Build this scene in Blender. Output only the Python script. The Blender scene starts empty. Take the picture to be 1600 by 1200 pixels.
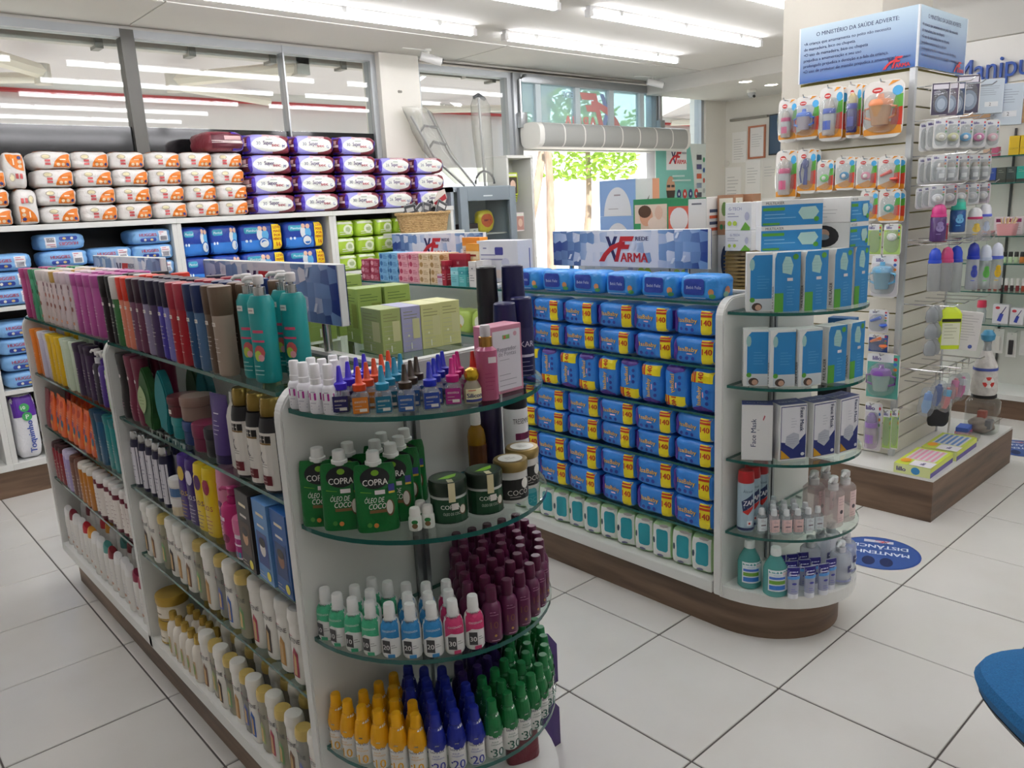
import bpy, bmesh, math, random
from mathutils import Matrix, Vector
PI = math.pi
random.seed(7)
SC = bpy.context.scene
COL = SC.collection

# ---------------------------------------------------------------- camera, light, exposure
def _camera():
    yaw, pitch, roll = math.radians(48.3), math.radians(-12.636), math.radians(-2.8815)
    f = Vector((math.cos(pitch)*math.cos(yaw), math.cos(pitch)*math.sin(yaw), math.sin(pitch)))
    r0 = Vector((math.sin(yaw), -math.cos(yaw), 0)); u0 = r0.cross(f)
    c, s = math.cos(roll), math.sin(roll)
    r = c*r0 + s*u0; u = -s*r0 + c*u0
    cd = bpy.data.cameras.new('camera'); co = bpy.data.objects.new('camera', cd); COL.objects.link(co)
    cd.sensor_width = 36; cd.lens = 1229.43/1600*36; cd.clip_start = .02; cd.clip_end = 200
    m = Matrix(((r.x, u.x, -f.x, 0), (r.y, u.y, -f.y, 0), (r.z, u.z, -f.z, 1.55), (0, 0, 0, 1)))
    co.matrix_world = m
    SC.camera = co
_camera()
w = bpy.data.worlds.new('sky'); SC.world = w; w.use_nodes = True
_nt = w.node_tree; _bg = _nt.nodes['Background']
_sky = _nt.nodes.new('ShaderNodeTexSky'); _sky.sky_type = 'NISHITA'; _sky.sun_disc = False
_sky.sun_elevation = math.radians(52); _sky.sun_rotation = math.radians(20); _sky.air_density = 1.2; _sky.dust_density = 3
_nt.links.new(_sky.outputs[0], _bg.inputs[0]); _bg.inputs[1].default_value = .5
_sd = bpy.data.lights.new('sun', 'SUN'); _so = bpy.data.objects.new('sun', _sd); COL.objects.link(_so)
_sd.energy = 9; _sd.angle = .02; _sd.color = (1, .95, .86)
_so.rotation_euler = (math.radians(38), math.radians(-14), 0)      # high sun behind the shop: street and far side lit, shop front in its own shade
TUBE = 17.0           # radiance of the ceiling tubes
SPOT = 14.0
SC.view_settings.view_transform = 'Standard'; SC.view_settings.look = 'None'
SC.view_settings.gamma = 1; SC.view_settings.use_curve_mapping = False
SC.view_settings.exposure = 0.42
SC.cycles.max_bounces = 9; SC.cycles.diffuse_bounces = 4; SC.cycles.glossy_bounces = 3
SC.cycles.transmission_bounces = 5; SC.cycles.transparent_max_bounces = 14
SC.cycles.caustics_reflective = False; SC.cycles.caustics_refractive = False
SC.cycles.use_denoising = True
SC.cycles.sample_clamp_indirect = 6

# ---------------------------------------------------------------- materials
def lin(h):
    h = h.lstrip('#'); o = []
    for i in (0, 2, 4):
        c = int(h[i:i+2], 16)/255
        o.append(c/12.92 if c <= .04045 else ((c+.055)/1.055)**2.4)
    return (*o, 1)
_M = {}
def M(col, rough=.45, metal=0, kind='', amt=0):
    """procedural material cache; kind: '' plastic/paper, glass, clear, emit, film, foil"""
    k = (col, rough, metal, kind, amt)
    if k in _M: return _M[k]
    m = bpy.data.materials.new(f'{kind or "plain"}_{col.lstrip("#")}'); m.use_nodes = True
    nt = m.node_tree; b = nt.nodes['Principled BSDF']; out = nt.nodes['Material Output']
    b.inputs['Base Color'].default_value = lin(col); b.inputs['Roughness'].default_value = rough
    b.inputs['Metallic'].default_value = metal
    if kind == 'emit':
        b.inputs['Emission Color'].default_value = lin(col); b.inputs['Emission Strength'].default_value = amt
    elif kind in ('glass', 'clear'):
        tr = nt.nodes.new('ShaderNodeBsdfTransparent'); tr.inputs[0].default_value = lin(col)
        gl = nt.nodes.new('ShaderNodeBsdfGlossy'); gl.inputs['Roughness'].default_value = rough
        fr = nt.nodes.new('ShaderNodeFresnel'); fr.inputs[0].default_value = 1.5
        mx = nt.nodes.new('ShaderNodeMixShader')
        ge = nt.nodes.new('ShaderNodeNewGeometry'); iv = nt.nodes.new('ShaderNodeMath'); iv.operation = 'SUBTRACT'; iv.inputs[0].default_value = 1
        mu = nt.nodes.new('ShaderNodeMath'); mu.operation = 'MULTIPLY'; nt.links.new(ge.outputs['Backfacing'], iv.inputs[1])
        nt.links.new(fr.outputs[0], mu.inputs[0]); nt.links.new(iv.outputs[0], mu.inputs[1]); nt.links.new(mu.outputs[0], mx.inputs[0])
        nt.links.new(tr.outputs[0], mx.inputs[1]); nt.links.new(gl.outputs[0], mx.inputs[2])
        last = mx
        if amt > 0:      # some body of its own (tinted or milky plastic)
            m2 = nt.nodes.new('ShaderNodeMixShader'); m2.inputs[0].default_value = amt
            nt.links.new(mx.outputs[0], m2.inputs[1]); nt.links.new(b.outputs[0], m2.inputs[2]); last = m2
        nt.links.new(last.outputs[0], out.inputs[0])
    elif kind == 'foil':     # soft printed wrapping with fine creases
        tc = nt.nodes.new('ShaderNodeTexCoord'); no = nt.nodes.new('ShaderNodeTexNoise'); bp = nt.nodes.new('ShaderNodeBump')
        no.inputs['Scale'].default_value = 28; no.inputs['Detail'].default_value = 3; no.inputs['Distortion'].default_value = 1.5
        bp.inputs['Strength'].default_value = .35; bp.inputs['Distance'].default_value = .01
        nt.links.new(tc.outputs['Object'], no.inputs['Vector']); nt.links.new(no.outputs[0], bp.inputs['Height'])
        nt.links.new(bp.outputs[0], b.inputs['Normal'])
    _M[k] = m
    return m
def ramp_mat(name, cols, scale, coord='Object', world=False, rough=.5, tex='noise', detail=4, stretch=(1, 1, 1), bump=0, pos=None):
    m = bpy.data.materials.new(name); m.use_nodes = True; nt = m.node_tree; b = nt.nodes['Principled BSDF']
    tc = nt.nodes.new('ShaderNodeTexCoord'); mp = nt.nodes.new('ShaderNodeMapping'); mp.inputs['Scale'].default_value = stretch
    t = nt.nodes.new({'noise': 'ShaderNodeTexNoise', 'voronoi': 'ShaderNodeTexVoronoi'}[tex]); t.inputs['Scale'].default_value = scale
    if tex == 'noise': t.inputs['Detail'].default_value = detail
    cr = nt.nodes.new('ShaderNodeValToRGB'); e = cr.color_ramp.elements
    n = len(cols)
    while len(e) < n: e.new(.5)
    for i, c in enumerate(cols):
        e[i].position = pos[i] if pos else .3+.4*i/(n-1); e[i].color = lin(c)
    if world: tc = nt.nodes.new('ShaderNodeNewGeometry'); coord = 'Position'
    nt.links.new(tc.outputs[coord], mp.inputs[0]); nt.links.new(mp.outputs[0], t.inputs['Vector'])
    nt.links.new(t.outputs[0], cr.inputs[0]); nt.links.new(cr.outputs[0], b.inputs['Base Color'])
    b.inputs['Roughness'].default_value = rough
    if bump:
        bp = nt.nodes.new('ShaderNodeBump'); bp.inputs['Strength'].default_value = bump; bp.inputs['Distance'].default_value = .01
        nt.links.new(t.outputs[0], bp.inputs['Height']); nt.links.new(bp.outputs[0], b.inputs['Normal'])
    return m
WHITE = M('#e4e3de', .4); PANEL = M('#dcdcd8', .35); CHROME = M('#c8c8c8', .18, 1); GREYMETAL = M('#a9acae', .35, .8)
GLASS = M('#eef5f2', .02, 0, 'glass'); GEDGE = M('#1e5a52', .12); PANE = M('#f2f6f6', .0, 0, 'glass')
WOOD = ramp_mat('brown_wood_laminate', ['#4f3d30', '#6b5442', '#7d6450'], 3.5, stretch=(.6, .6, 6), rough=.45, detail=8)
TILE = ramp_mat('pale_ceramic_tile', ['#d5d2cc', '#dad8d3', '#dddbd6'], 2.2, rough=.2, detail=6, world=True)
CEIL = ramp_mat('painted_ceiling', ['#cfcdc7', '#d6d4ce'], 1.2, rough=.9)
WALLP = ramp_mat('painted_wall', ['#dedbd2', '#e6e3da'], 1.5, rough=.85)

# ---------------------------------------------------------------- mesh helpers
def mesh(name, v, f, mats, mi=None, smooth=True, ang=38):
    me = bpy.data.meshes.new(name); me.from_pydata([tuple(p) for p in v], [], f)
    for m in (mats if isinstance(mats, (list, tuple)) else [mats]): me.materials.append(m)
    if mi: me.polygons.foreach_set('material_index', mi)
    if smooth:
        me.polygons.foreach_set('use_smooth', [True]*len(me.polygons)); me.set_sharp_from_angle(angle=math.radians(ang))
    me.update(); return me
def box(name, x0, y0, z0, x1, y1, z1, mat, bev=0.0, seg=2):
    bm = bmesh.new(); bmesh.ops.create_cube(bm, size=1)
    for v in bm.verts: v.co = Vector(((x0+x1)/2+v.co.x*(x1-x0), (y0+y1)/2+v.co.y*(y1-y0), (z0+z1)/2+v.co.z*(z1-z0)))
    if bev > 0: bmesh.ops.bevel(bm, geom=bm.edges[:], offset=bev, segments=seg, affect='EDGES', profile=.6)
    me = bpy.data.meshes.new(name); bm.to_mesh(me); bm.free(); me.materials.append(mat)
    if bev > 0 and seg > 1:
        me.polygons.foreach_set('use_smooth', [True]*len(me.polygons)); me.set_sharp_from_angle(angle=math.radians(50))
    return me
def join(name, meshes):
    """several meshes -> one mesh (one part made of several shapes)"""
    v = []; f = []; mi = []; mats = []
    for me in meshes:
        o = len(v); v += [tuple(p.co) for p in me.vertices]; idx = []
        for m in me.materials:
            if m not in mats: mats.append(m)
            idx.append(mats.index(m))
        for p in me.polygons: f.append([o+i for i in p.vertices]); mi.append(idx[p.material_index] if idx else 0)
    return mesh(name, v, f, mats, mi)
def _cs(a, p):
    c, s = math.cos(a), math.sin(a)
    if p == 2: return c, s
    return math.copysign(abs(c)**(2/p), c), math.copysign(abs(s)**(2/p), s)
def loft(name, secs, mat, seg=18, p=2, ends=True, off=(0, 0)):
    """stack of (z, ax, ay) superelliptic sections"""
    v = []; f = []
    for s in secs:
        pp = s[3] if len(s) > 3 else p
        for k in range(seg):
            c, sn = _cs(2*PI*k/seg, pp); v.append((off[0]+s[1]*c, off[1]+s[2]*sn, s[0]))
    for i in range(len(secs)-1):
        for k in range(seg):
            a, b = i*seg+k, i*seg+(k+1) % seg; f.append((a, b, b+seg, a+seg))
    if ends: f.append(tuple(range(seg-1, -1, -1))); f.append(tuple((len(secs)-1)*seg+k for k in range(seg)))
    return mesh(name, v, f, mat)
def lathe(name, prof, mat, seg=18, off=(0, 0), ends=True): return loft(name, [(z, r, r) for r, z in prof], mat, seg, 2, ends, off)
def tube(name, pts, r, mat, seg=8, closed=False):
    pts = [Vector(p) for p in pts]; v = []; f = []; n = len(pts)
    for i, p in enumerate(pts):
        a = pts[i-1] if i else (pts[-1] if closed else p); b = pts[(i+1) % n] if (i < n-1 or closed) else p
        d = (b-a).normalized(); up = Vector((0, 0, 1)) if abs(d.z) < .9 else Vector((1, 0, 0))
        s = d.cross(up).normalized(); t = s.cross(d)
        rr = r[i] if isinstance(r, (list, tuple)) else r
        for k in range(seg):
            q = 2*PI*k/seg; v.append(p+s*math.cos(q)*rr+t*math.sin(q)*rr)
    m = n if closed else n-1
    for i in range(m):
        for k in range(seg):
            a, b = i*seg+k, i*seg+(k+1) % seg; c, d = ((i+1) % n)*seg+(k+1) % seg, ((i+1) % n)*seg+k
            f.append((a, d, c, b))
    if not closed: f.append(tuple(range(seg))); f.append(tuple((n-1)*seg+k for k in range(seg-1, -1, -1)))
    return mesh(name, v, f, mat)
def prism(name, pts, y0, y1, mat, axis='y', bev=0):
    """extrude a polygon; pts in (x,z) for axis y, (x,y) for axis z, (y,z) for axis x"""
    n = len(pts); mk = {'y': lambda p, t: (p[0], t, p[1]), 'z': lambda p, t: (p[0], p[1], t), 'x': lambda p, t: (t, p[0], p[1])}[axis]
    v = [mk(p, y0) for p in pts]+[mk(p, y1) for p in pts]
    f = [tuple(range(n)), tuple(range(2*n-1, n-1, -1))]+[(i, i+n, (i+1) % n+n, (i+1) % n) for i in range(n)]
    me = mesh(name, v, f, mat, smooth=False)
    bm = bmesh.new(); bm.from_mesh(me); bmesh.ops.recalc_face_normals(bm, faces=bm.faces)
    if bev: bmesh.ops.bevel(bm, geom=bm.edges[:], offset=bev, segments=2, affect='EDGES')
    bm.to_mesh(me); bm.free(); me.update()
    return me
def rrect(w, h, r, cx=0, cy=0, n=5):
    o = []
    for sx, sy, a0 in ((1, -1, -PI/2), (1, 1, 0), (-1, 1, PI/2), (-1, -1, PI)):
        for k in range(n): a = a0+PI/2*k/(n-1); o.append((cx+sx*(w/2-r)+r*math.cos(a), cy+sy*(h/2-r)+r*math.sin(a)))
    return o
# soft pack: cube projected on a superquadric, with wrinkles
def _pn(X, Y, Z, sd, wr): return 1+wr*(math.sin(5.1*X+3*Z+sd)*.5+math.sin(9*Z-4*X*Y+2*sd)*.35+math.sin(13*X+7*Y*Z+sd*3)*.3)
def pack(name, w, d, h, mat, p=5, wr=.02, sd=0, N=9):
    bm = bmesh.new(); bmesh.ops.create_grid(bm, x_segments=N, y_segments=N, size=1)
    base = [(q.co.x, q.co.y) for q in bm.verts]; fc = [[q.index for q in g.verts] for g in bm.faces]; bm.free()
    v = []; f = []
    for mk, fl in ((lambda a, b: (a, b, 1), 0), (lambda a, b: (a, b, -1), 1), (lambda a, b: (a, 1, b), 1), (lambda a, b: (a, -1, b), 0), (lambda a, b: (1, a, b), 0), (lambda a, b: (-1, a, b), 1)):
        o = len(v)
        for a, b in base:
            X, Y, Z = mk(a, b); t = (abs(X)**p+abs(Y)**p+abs(Z)**p)**(-1/p); X, Y, Z = X*t, Y*t, Z*t; k = _pn(X, Y, Z, sd, wr)
            v.append((X*k*w/2, Y*k*d/2, max(0, Z*k*h/2+h/2)))
        f += [[o+i for i in (reversed(q) if fl else q)] for q in fc]
    me = mesh(name, v, f, mat, ang=60)
    bm = bmesh.new(); bm.from_mesh(me); bmesh.ops.remove_doubles(bm, verts=bm.verts, dist=1e-5); bmesh.ops.recalc_face_normals(bm, faces=bm.faces)
    bm.to_mesh(me); bm.free(); me.update(); return me
# ---------------------------------------------------------------- flat print
_TX = {}
def textgeo(s, bold=0.0):
    k = (s, bold)
    if k not in _TX:
        cu = bpy.data.curves.new('print', 'FONT'); cu.body = s; cu.size = 1; cu.align_x = 'CENTER'; cu.resolution_u = 2; cu.offset = bold
        ob = bpy.data.objects.new('print', cu); me = bpy.data.meshes.new_from_object(ob)
        v = [(p.co.x, p.co.y) for p in me.vertices]; f = [tuple(p.vertices) for p in me.polygons]
        bpy.data.objects.remove(ob); bpy.data.curves.remove(cu); bpy.data.meshes.remove(me)
        xs = [a for a, b in v] or [0, 1]
        _TX[k] = (v, f, min(xs), max(xs))
    return _TX[k]
# print too blurred to read in the photo is laid down as a plain bar of ink instead of words
BLUR = {'Lola', 'COSM', 'SKALA', 'Skala', 'Keramed', 'Gula', 'Kama', 'Kolor', 'nebul', 'termo', 'hidra', 'nutriol', 'HIGIENE', 'PRO V', 'SIP', 'BEBÊ', 'GELADA', 'Provance', 'pro', 'TRAT', 'oil', 'KUKA', 'Baby', 'A', 'B', 'C', 'D', 'E'}
class Art:
    def __init__(s, step=.012): s.v = []; s.f = []; s.m = []; s.mats = []; s.l = 0; s.step = step
    def _add(s, v, f, col, up=1):
        m = col if not isinstance(col, str) else M(col, .4)
        if m not in s.mats: s.mats.append(m)
        o = len(s.v); s.l += up; s.v += [(x, y, s.l) for x, y in v]; s.f += [tuple(o+i for i in q) for q in f]; s.m += [s.mats.index(m)]*len(f)
        return s
    def rect(s, x0, y0, x1, y1, col):
        nx = max(1, int(abs(x1-x0)/s.step+.5)); ny = max(1, int(abs(y1-y0)/s.step+.5))
        v = [(x0+(x1-x0)*i/nx, y0+(y1-y0)*j/ny) for j in range(ny+1) for i in range(nx+1)]
        f = [(j*(nx+1)+i, j*(nx+1)+i+1, (j+1)*(nx+1)+i+1, (j+1)*(nx+1)+i) for j in range(ny) for i in range(nx)]
        return s._add(v, f, col)
    def ell(s, cx, cy, rx, ry, col, n=20, a0=0, a1=2*PI):
        rings = max(1, int(max(rx, ry)/s.step/1.5)); v = [(cx, cy)]; f = []; m = n+1 if a1-a0 < 2*PI-.01 else n
        for r in range(1, rings+1): v += [(cx+rx*r/rings*math.cos(a0+(a1-a0)*k/n), cy+ry*r/rings*math.sin(a0+(a1-a0)*k/n)) for k in range(m)]
        for k in range(n):
            k2 = (k+1) % m; f.append((0, 1+k, 1+k2))
            for r in range(rings-1): f.append((1+r*m+k, 1+(r+1)*m+k, 1+(r+1)*m+k2, 1+r*m+k2))
        return s._add(v, f, col)
    def poly(s, pts, col):
        if s.step > .1: return s._add(pts, [tuple(range(len(pts)))], col)
        from mathutils.geometry import tessellate_polygon
        todo = [tuple(tuple(pts[i]) for i in t) for t in tessellate_polygon([[Vector((x, y, 0)) for x, y in pts]])]; v = []; f = []
        while todo:
            t = todo.pop(); e = [(math.dist(t[i], t[(i+1) % 3]), i) for i in range(3)]; d, i = max(e)
            if d > s.step:
                a, b, c = t[i], t[(i+1) % 3], t[(i+2) % 3]; m = ((a[0]+b[0])/2, (a[1]+b[1])/2); todo += [(a, m, c), (m, b, c)]
            else: o = len(v); v += t; f.append((o, o+1, o+2))
        return s._add(v, f, col)
    def text(s, t, cx, cy, h, col, w=None, rot=0, bold=.0, shear=0, wmax=None):
        v, f, a, b = textgeo(t); k = h/.72; kx = k
        if t in BLUR:
            ww = min((b-a)*k, w or 9, wmax or 9)*.45; return s.rect(cx-ww, cy-h*.22, cx+ww, cy+h*.22, col)
        if w: kx = w/max(b-a, .01)
        if wmax and (b-a)*kx > wmax: kx = wmax/(b-a)
        mx = (a+b)/2; c, sn = math.cos(rot), math.sin(rot); o = []
        for x, y in v: X = (x-mx)*kx+shear*y*k; Y = y*k-h/2; o.append((cx+X*c-Y*sn, cy+X*sn+Y*c))
        s._add(o, f, col)
        if bold:      # heavier strokes: a second print pass set off to the side
            d = bold*1.6*kx; s._add([(x+d*c, y+d*sn) for x, y in o], f, col, .5)
        return s
    def lines(s, x0, y0, x1, n, gap, col, th=.0016, sd=1):
        r = random.Random(sd)
        for i in range(n): s.rect(x0, y0-i*gap-th/2, x0+(x1-x0)*r.uniform(.55, 1), y0-i*gap+th/2, col); s.l -= 1
        s.l += 1; return s
    def build(s, name, fn, eps=.0003):
        return mesh(name, [fn(x, y, l*eps) for x, y, l in s.v], s.f, s.mats, s.m, smooth=False)
def on_front(y): return lambda a, b, e: (a, y-e, b)            # faces -y
def on_back(y): return lambda a, b, e: (-a, y+e, b)
def on_left(x): return lambda a, b, e: (x-e, -a, b)            # faces -x
def on_right(x): return lambda a, b, e: (x+e, a, b)            # faces +x
def on_top(z): return lambda a, b, e: (a, b, z+e)
def on_loft(secs, sign=1):
    zs = [q[0] for q in secs]
    def fn(a, b, e):
        i = 0
        while i < len(zs)-2 and b > zs[i+1]: i += 1
        t = 0 if zs[i+1] == zs[i] else min(1, max(0, (b-zs[i])/(zs[i+1]-zs[i])))
        ax = secs[i][1]*(1-t)+secs[i+1][1]*t+e+.0005; ay = secs[i][2]*(1-t)+secs[i+1][2]*t+e+.0005
        p = secs[i][3] if len(secs[i]) > 3 else 2
        if ay < .85*ax or p > 2.1:
            q = max(-.97, min(.97, a/ax)); th = math.asin(math.copysign(abs(q)**(p/2), q))
        else: th = max(-1.9, min(1.9, a/ax))
        c, sn = _cs(th-PI/2, p); return (ax*c, ay*sn*sign, b)
    return fn
def on_pack(w, d, h, p=5, wr=.02, sd=0, face='front'):
    def fn(a, b, e):
        if face == 'front':
            X = max(-.985, min(.985, a/(w/2))); Z = max(-.985, min(.985, (b-h/2)/(h/2))); Y = -max(.001, 1-abs(X)**p-abs(Z)**p)**(1/p); n = (0, -1, 0)
        elif face == 'top':
            X = max(-.985, min(.985, a/(w/2))); Y = max(-.985, min(.985, b/(d/2))); Z = max(.001, 1-abs(X)**p-abs(Y)**p)**(1/p); n = (0, 0, 1)
        else:
            s_ = -1 if face == 'left' else 1
            Y = max(-.985, min(.985, s_*a/(d/2))); Z = max(-.985, min(.985, (b-h/2)/(h/2))); X = s_*max(.001, 1-abs(Y)**p-abs(Z)**p)**(1/p); n = (s_, 0, 0)
        k = _pn(X, Y, Z, sd, wr); g = e*1.6+.0012+.006*max(w, h)
        return (X*k*w/2+n[0]*g, Y*k*d/2+n[1]*g, Z*k*h/2+h/2+n[2]*g)
    return fn
# ---------------------------------------------------------------- objects
def obj(name, me, parent=None, loc=(0, 0, 0), rot=(0, 0, 0)):
    o = bpy.data.objects.new(name, me); COL.objects.link(o); o.location = loc; o.rotation_euler = rot
    if parent: o.parent = parent
    return o
def struct(name, me, parent=None):
    o = obj(name, me, parent)
    if not parent: o['kind'] = 'structure'
    return o
def tag(o, label, cat, group=None):
    o['label'] = label; o['category'] = cat
    if group: o['group'] = group
    return o
def put(parts, name, label, cat, loc, rz=0, group=None, rx=0, ry=0, sc=None):
    """one thing: an Empty with its parts (parts: (name, mesh[, [(sub, mesh)...]]))"""
    e = obj(name, None, None, loc, (rx, ry, rz)); e.empty_display_size = .02
    if sc: e.scale = sc
    tag(e, label, cat, group)
    for q in parts:
        o = obj(q[0], q[1], e)
        if len(q) > 2:
            for sname, sme in q[2]: obj(sname, sme, o)
    return e
ORD = ['first', 'second', 'third', 'fourth', 'fifth', 'sixth', 'seventh', 'eighth', 'ninth', 'tenth', 'eleventh', 'twelfth', 'thirteenth', 'fourteenth', 'fifteenth', 'sixteenth']
def nth(i): return ORD[i] if i < 16 else f'{i+1}th'
def jit(a): return random.uniform(-a, a)
# ================================================================ room shell
YW = 5.75; XR = 8.84; CZ = 2.83
fl = struct('floor', box('floor', -3, -3, -.05, XR, YW+.15, -.0035, M('#55504c', .8)))
_tile = box('floor_tile', -.2355, -.2355, -.006, .2355, .2355, .0, TILE, .002, 1)
for i in range(-3, 17):
    for j in range(-1, 11):
        x = 2.1+.4765*(i-3)+.238; y = .665+.4765*j+.238
        if x+.24 < XR and y+.24 < YW: obj('floor_tile', _tile, fl, (x, y, jit(.0006)))
struct('ceiling', box('ceiling', -3, -3, CZ, XR, YW+.2, CZ+.08, CEIL))
for k, (x0, x1) in enumerate(((-3, 1.9), (1.91, 4.6), (4.61, XR))):    # border ceiling panels with a dark joint
    struct(f'trim_{k+1}', box('ceiling_panel', x0, 5.02, CZ-.006, x1-.004, YW-.06, CZ, CEIL))
struct('wall_near', box('wall_near', -3, -3.1, 0, XR, -3, CZ, WALLP))
struct('wall_left', box('wall_left', -3.1, -3, 0, -3, YW, CZ, WALLP))
struct('wall_right', box('wall_right', XR, -3, 0, XR+.1, YW, CZ, WALLP))
# soffits
struct('trim_4', box('soffit', 7.3, 2.9, 2.68, XR, YW-.02, CZ, CEIL, .004, 1))
struct('trim_5', box('soffit', 6.22, -3, 2.5, XR, 2.9, CZ, CEIL, .004, 1))
struct('wall_partition', box('wall_partition', 6.95, -3, 0, 7.05, 2.9, 2.5, WALLP))
struct('wall_partition_side', box('wall_partition_side', 6.6, 2.75, 0, XR, 2.9, 2.5, WALLP))
# street-side wall: pillar, sill bands, frames
DARK = M('#1b1b1d', .08); FRAME = M('#a8acae', .4, .3); FRAMED = M('#5b5a55', .5)
wb = struct('wall_back', join('wall_back', [
    box('a', 3.81, YW-.06, 0, 4.2, YW+.2, CZ, WALLP, .006), box('b', -3, YW, 0, 3.81, YW+.15, 1.55, WALLP),
    box('c', 4.2, YW, 0, 5.33, YW+.15, 1.2, WALLP), box('d', -3, YW, 2.81, 12.2, YW+.24, CZ+.2, M('#b5b3ac', .6)),
    box('e', 8.42, YW-.03, 0, XR, YW+.2, CZ, WALLP), box('f', 7.5, YW, 0, 8.42, YW+.15, .25, WALLP)]))
obj('spot_mark', join('spot_mark', [lathe('m', [(.012, 0), (.012, .004)], M('#7d7a70'), 8), lathe('m2', [(.011, 0), (.011, .004)], M('#7d7a70'), 8, (.02, -.0))]), wb, (3.98, YW-.06, 2.53), (PI/2, 0, 0))
def window(n, x0, x1, z0, z1, mull, dark=None, glass=PANE, w=.05, fr=FRAME):
    fm = [box('f', x0, YW, z1-w, x1, YW+.1, z1, fr), box('f', x0, YW, z0, x1, YW+.1, z0+w*.6, fr), box('f', x0, YW, z0+w*.6, x0+w, YW+.1, z1-w, fr), box('f', x1-w, YW, z0+w*.6, x1, YW+.1, z1-w, fr)]
    o = struct(f'window_{n}', join('frame', fm))
    xs = [x0+w]+[m for m, _ in mull]+[x1-w]
    for m, ww in mull: obj('mullion', box('mullion', m-ww/2, YW-.005, z0, m+ww/2, YW+.09, z1, FRAMED if ww > .05 else GREYMETAL), o)
    for a, b in zip(xs[:-1], xs[1:]):
        if dark: obj('dark_pane', box('dark_pane', a, YW+.03, z0, b, YW+.04, dark, DARK), o)
        obj('pane', box('pane', a, YW+.035, dark or z0, b, YW+.043, z1-w, glass), o)
    return o
window(1, -2.9, 3.81, 1.55, 2.81, [(-.6, .09), (.75, .012), (1.9, .085), (3.0, .012)], dark=2.2)
window(2, 4.2, 5.3, 1.2, 2.78, [])
window(3, 7.56, 8.42, .25, 2.78, [])
# entrance: steel portal, blue transom with the mirrored shop logo, open below
BLUEF = M('#cfe3e8', .25, 0, 'clear', .4)
tr = struct('door_1', join('portal', [box('p', 5.3, YW-.03, 0, 5.40, YW+.12, 2.78, GREYMETAL, .006), box('p', 7.46, YW-.03, 0, 7.56, YW+.12, 2.78, GREYMETAL, .006),
     box('p', 5.4, YW-.029, 2.7, 7.46, YW+.12, 2.78, GREYMETAL, .003), box('p', 5.4, YW, 2.08, 7.46, YW+.08, 2.2, M('#d9dcda', .4))]))
for a, b in ((5.42, 5.62), (5.68, 6.18), (6.24, 6.72), (6.75, 7.22), (7.27, 7.46)): obj('pane', box('pane', a, YW+.03, 2.2, b, YW+.036, 2.7, BLUEF), tr)
for a in (5.65, 6.21, 6.735, 7.245): obj('mullion', box('mullion', a-.035, YW-.002, 2.2, a+.035, YW+.06, 2.7, M('#c3ced1', .4)), tr)
def farma(a, cx, cy, k, red='#c8242c', navy='#2b2a5e', rede='#2b2a5e', mir=1):
    """the shop logo: X and F with a red swoosh, ARMA under the arm of the F, REDE above"""
    X = lambda x, y: (cx+mir*x*k, cy+y*k)
    a.poly([X(-.20, .42), X(-.06, .42), X(.30, -.38), X(.16, -.38)], navy)
    a.poly([X(.30, .42), X(.16, .42), X(-.02, .02), X(.06, -.10)], navy)
    a.poly([X(-.50, -.38), X(-.30, -.12), X(.0, .12), X(.35, .24), X(.60, .26), X(.60, .12), X(.36, .10), X(.08, -.02), X(-.14, -.20), X(-.26, -.38)], red)
    a.poly([X(.42, .42), X(.98, .42), X(.90, .27), X(.52, .27), X(.49, .16), X(.80, .16), X(.74, .02), X(.45, .02), X(.32, -.38), X(.16, -.38)], red)
    n = len(a.v); a.text('ARMA', cx+.95*k, cy-.23*k, .30*k, red, w=1.08*k, bold=.045)
    a.text('REDE', cx+1.28*k, cy+.35*k, .13*k, rede, w=.50*k, bold=.035)
    if mir < 0: a.v[n:] = [(2*cx-x, y, l) for x, y, l in a.v[n:]]
    return a
_a = Art(); farma(_a, 6.72, 2.47, .46, M('#cf8f8c', .5), M('#8f9fc4', .5), M('#9fb2c6', .5), -1); obj('logo', _a.build('logo', on_front(YW+.029)), tr)
for k, x in enumerate((5.37, 7.5)):
    obj('conduit', join('conduit', [tube('t', [(x, YW-.045, 2.2), (x, YW-.045, 2.72), (x+.08*(1-2*k), YW-.045, 2.76)], .016, GREYMETAL), box('b', x-.04, YW-.09, 2.28, x+.04, YW-.03, 2.42, GREYMETAL, .006),
        tube('w', [(x, YW-.06, 2.3), (x+.07, YW-.1, 2.31), (x+.16, YW-.1, 2.25), (x+.18, YW-.1, 2.14)], .006, M('#55585a'))]), tr)
# air curtain
LGREY = M('#cfcfca', .4); GRILLE = M('#9fa09c', .55)
ac = [('body', loft('body', [(0, .105, .12, 3), (.0, .118, .135, 3), (2.36, .118, .135, 3), (2.36, .105, .12, 3)], M('#e3e2dc', .35), 24))]
for k in range(8):
    z0 = .06+k*.283; ac.append(('grille', join('grille', [mesh('g', [(.1185*_cs(t-PI/2, 3)[0], .1355*_cs(t-PI/2, 3)[1]-.001, z) for z in (z0, z0+.266) for t in [-1.0+2.0*i/8-.0 for i in range(9)]], [(i, i+1, i+10, i+9) for i in range(8)], GRILLE)])))
e = put(ac, 'air_curtain', 'long white air curtain with grey grilles mounted above the entrance', 'air curtain', (5.35, YW-.18, 2.2), rx=0)
e.rotation_euler = (0, PI/2, 0); e.rotation_euler = Matrix(((0, 0, 1), (-0, 1, 0), (-1, 0, 0))).to_euler()
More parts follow.
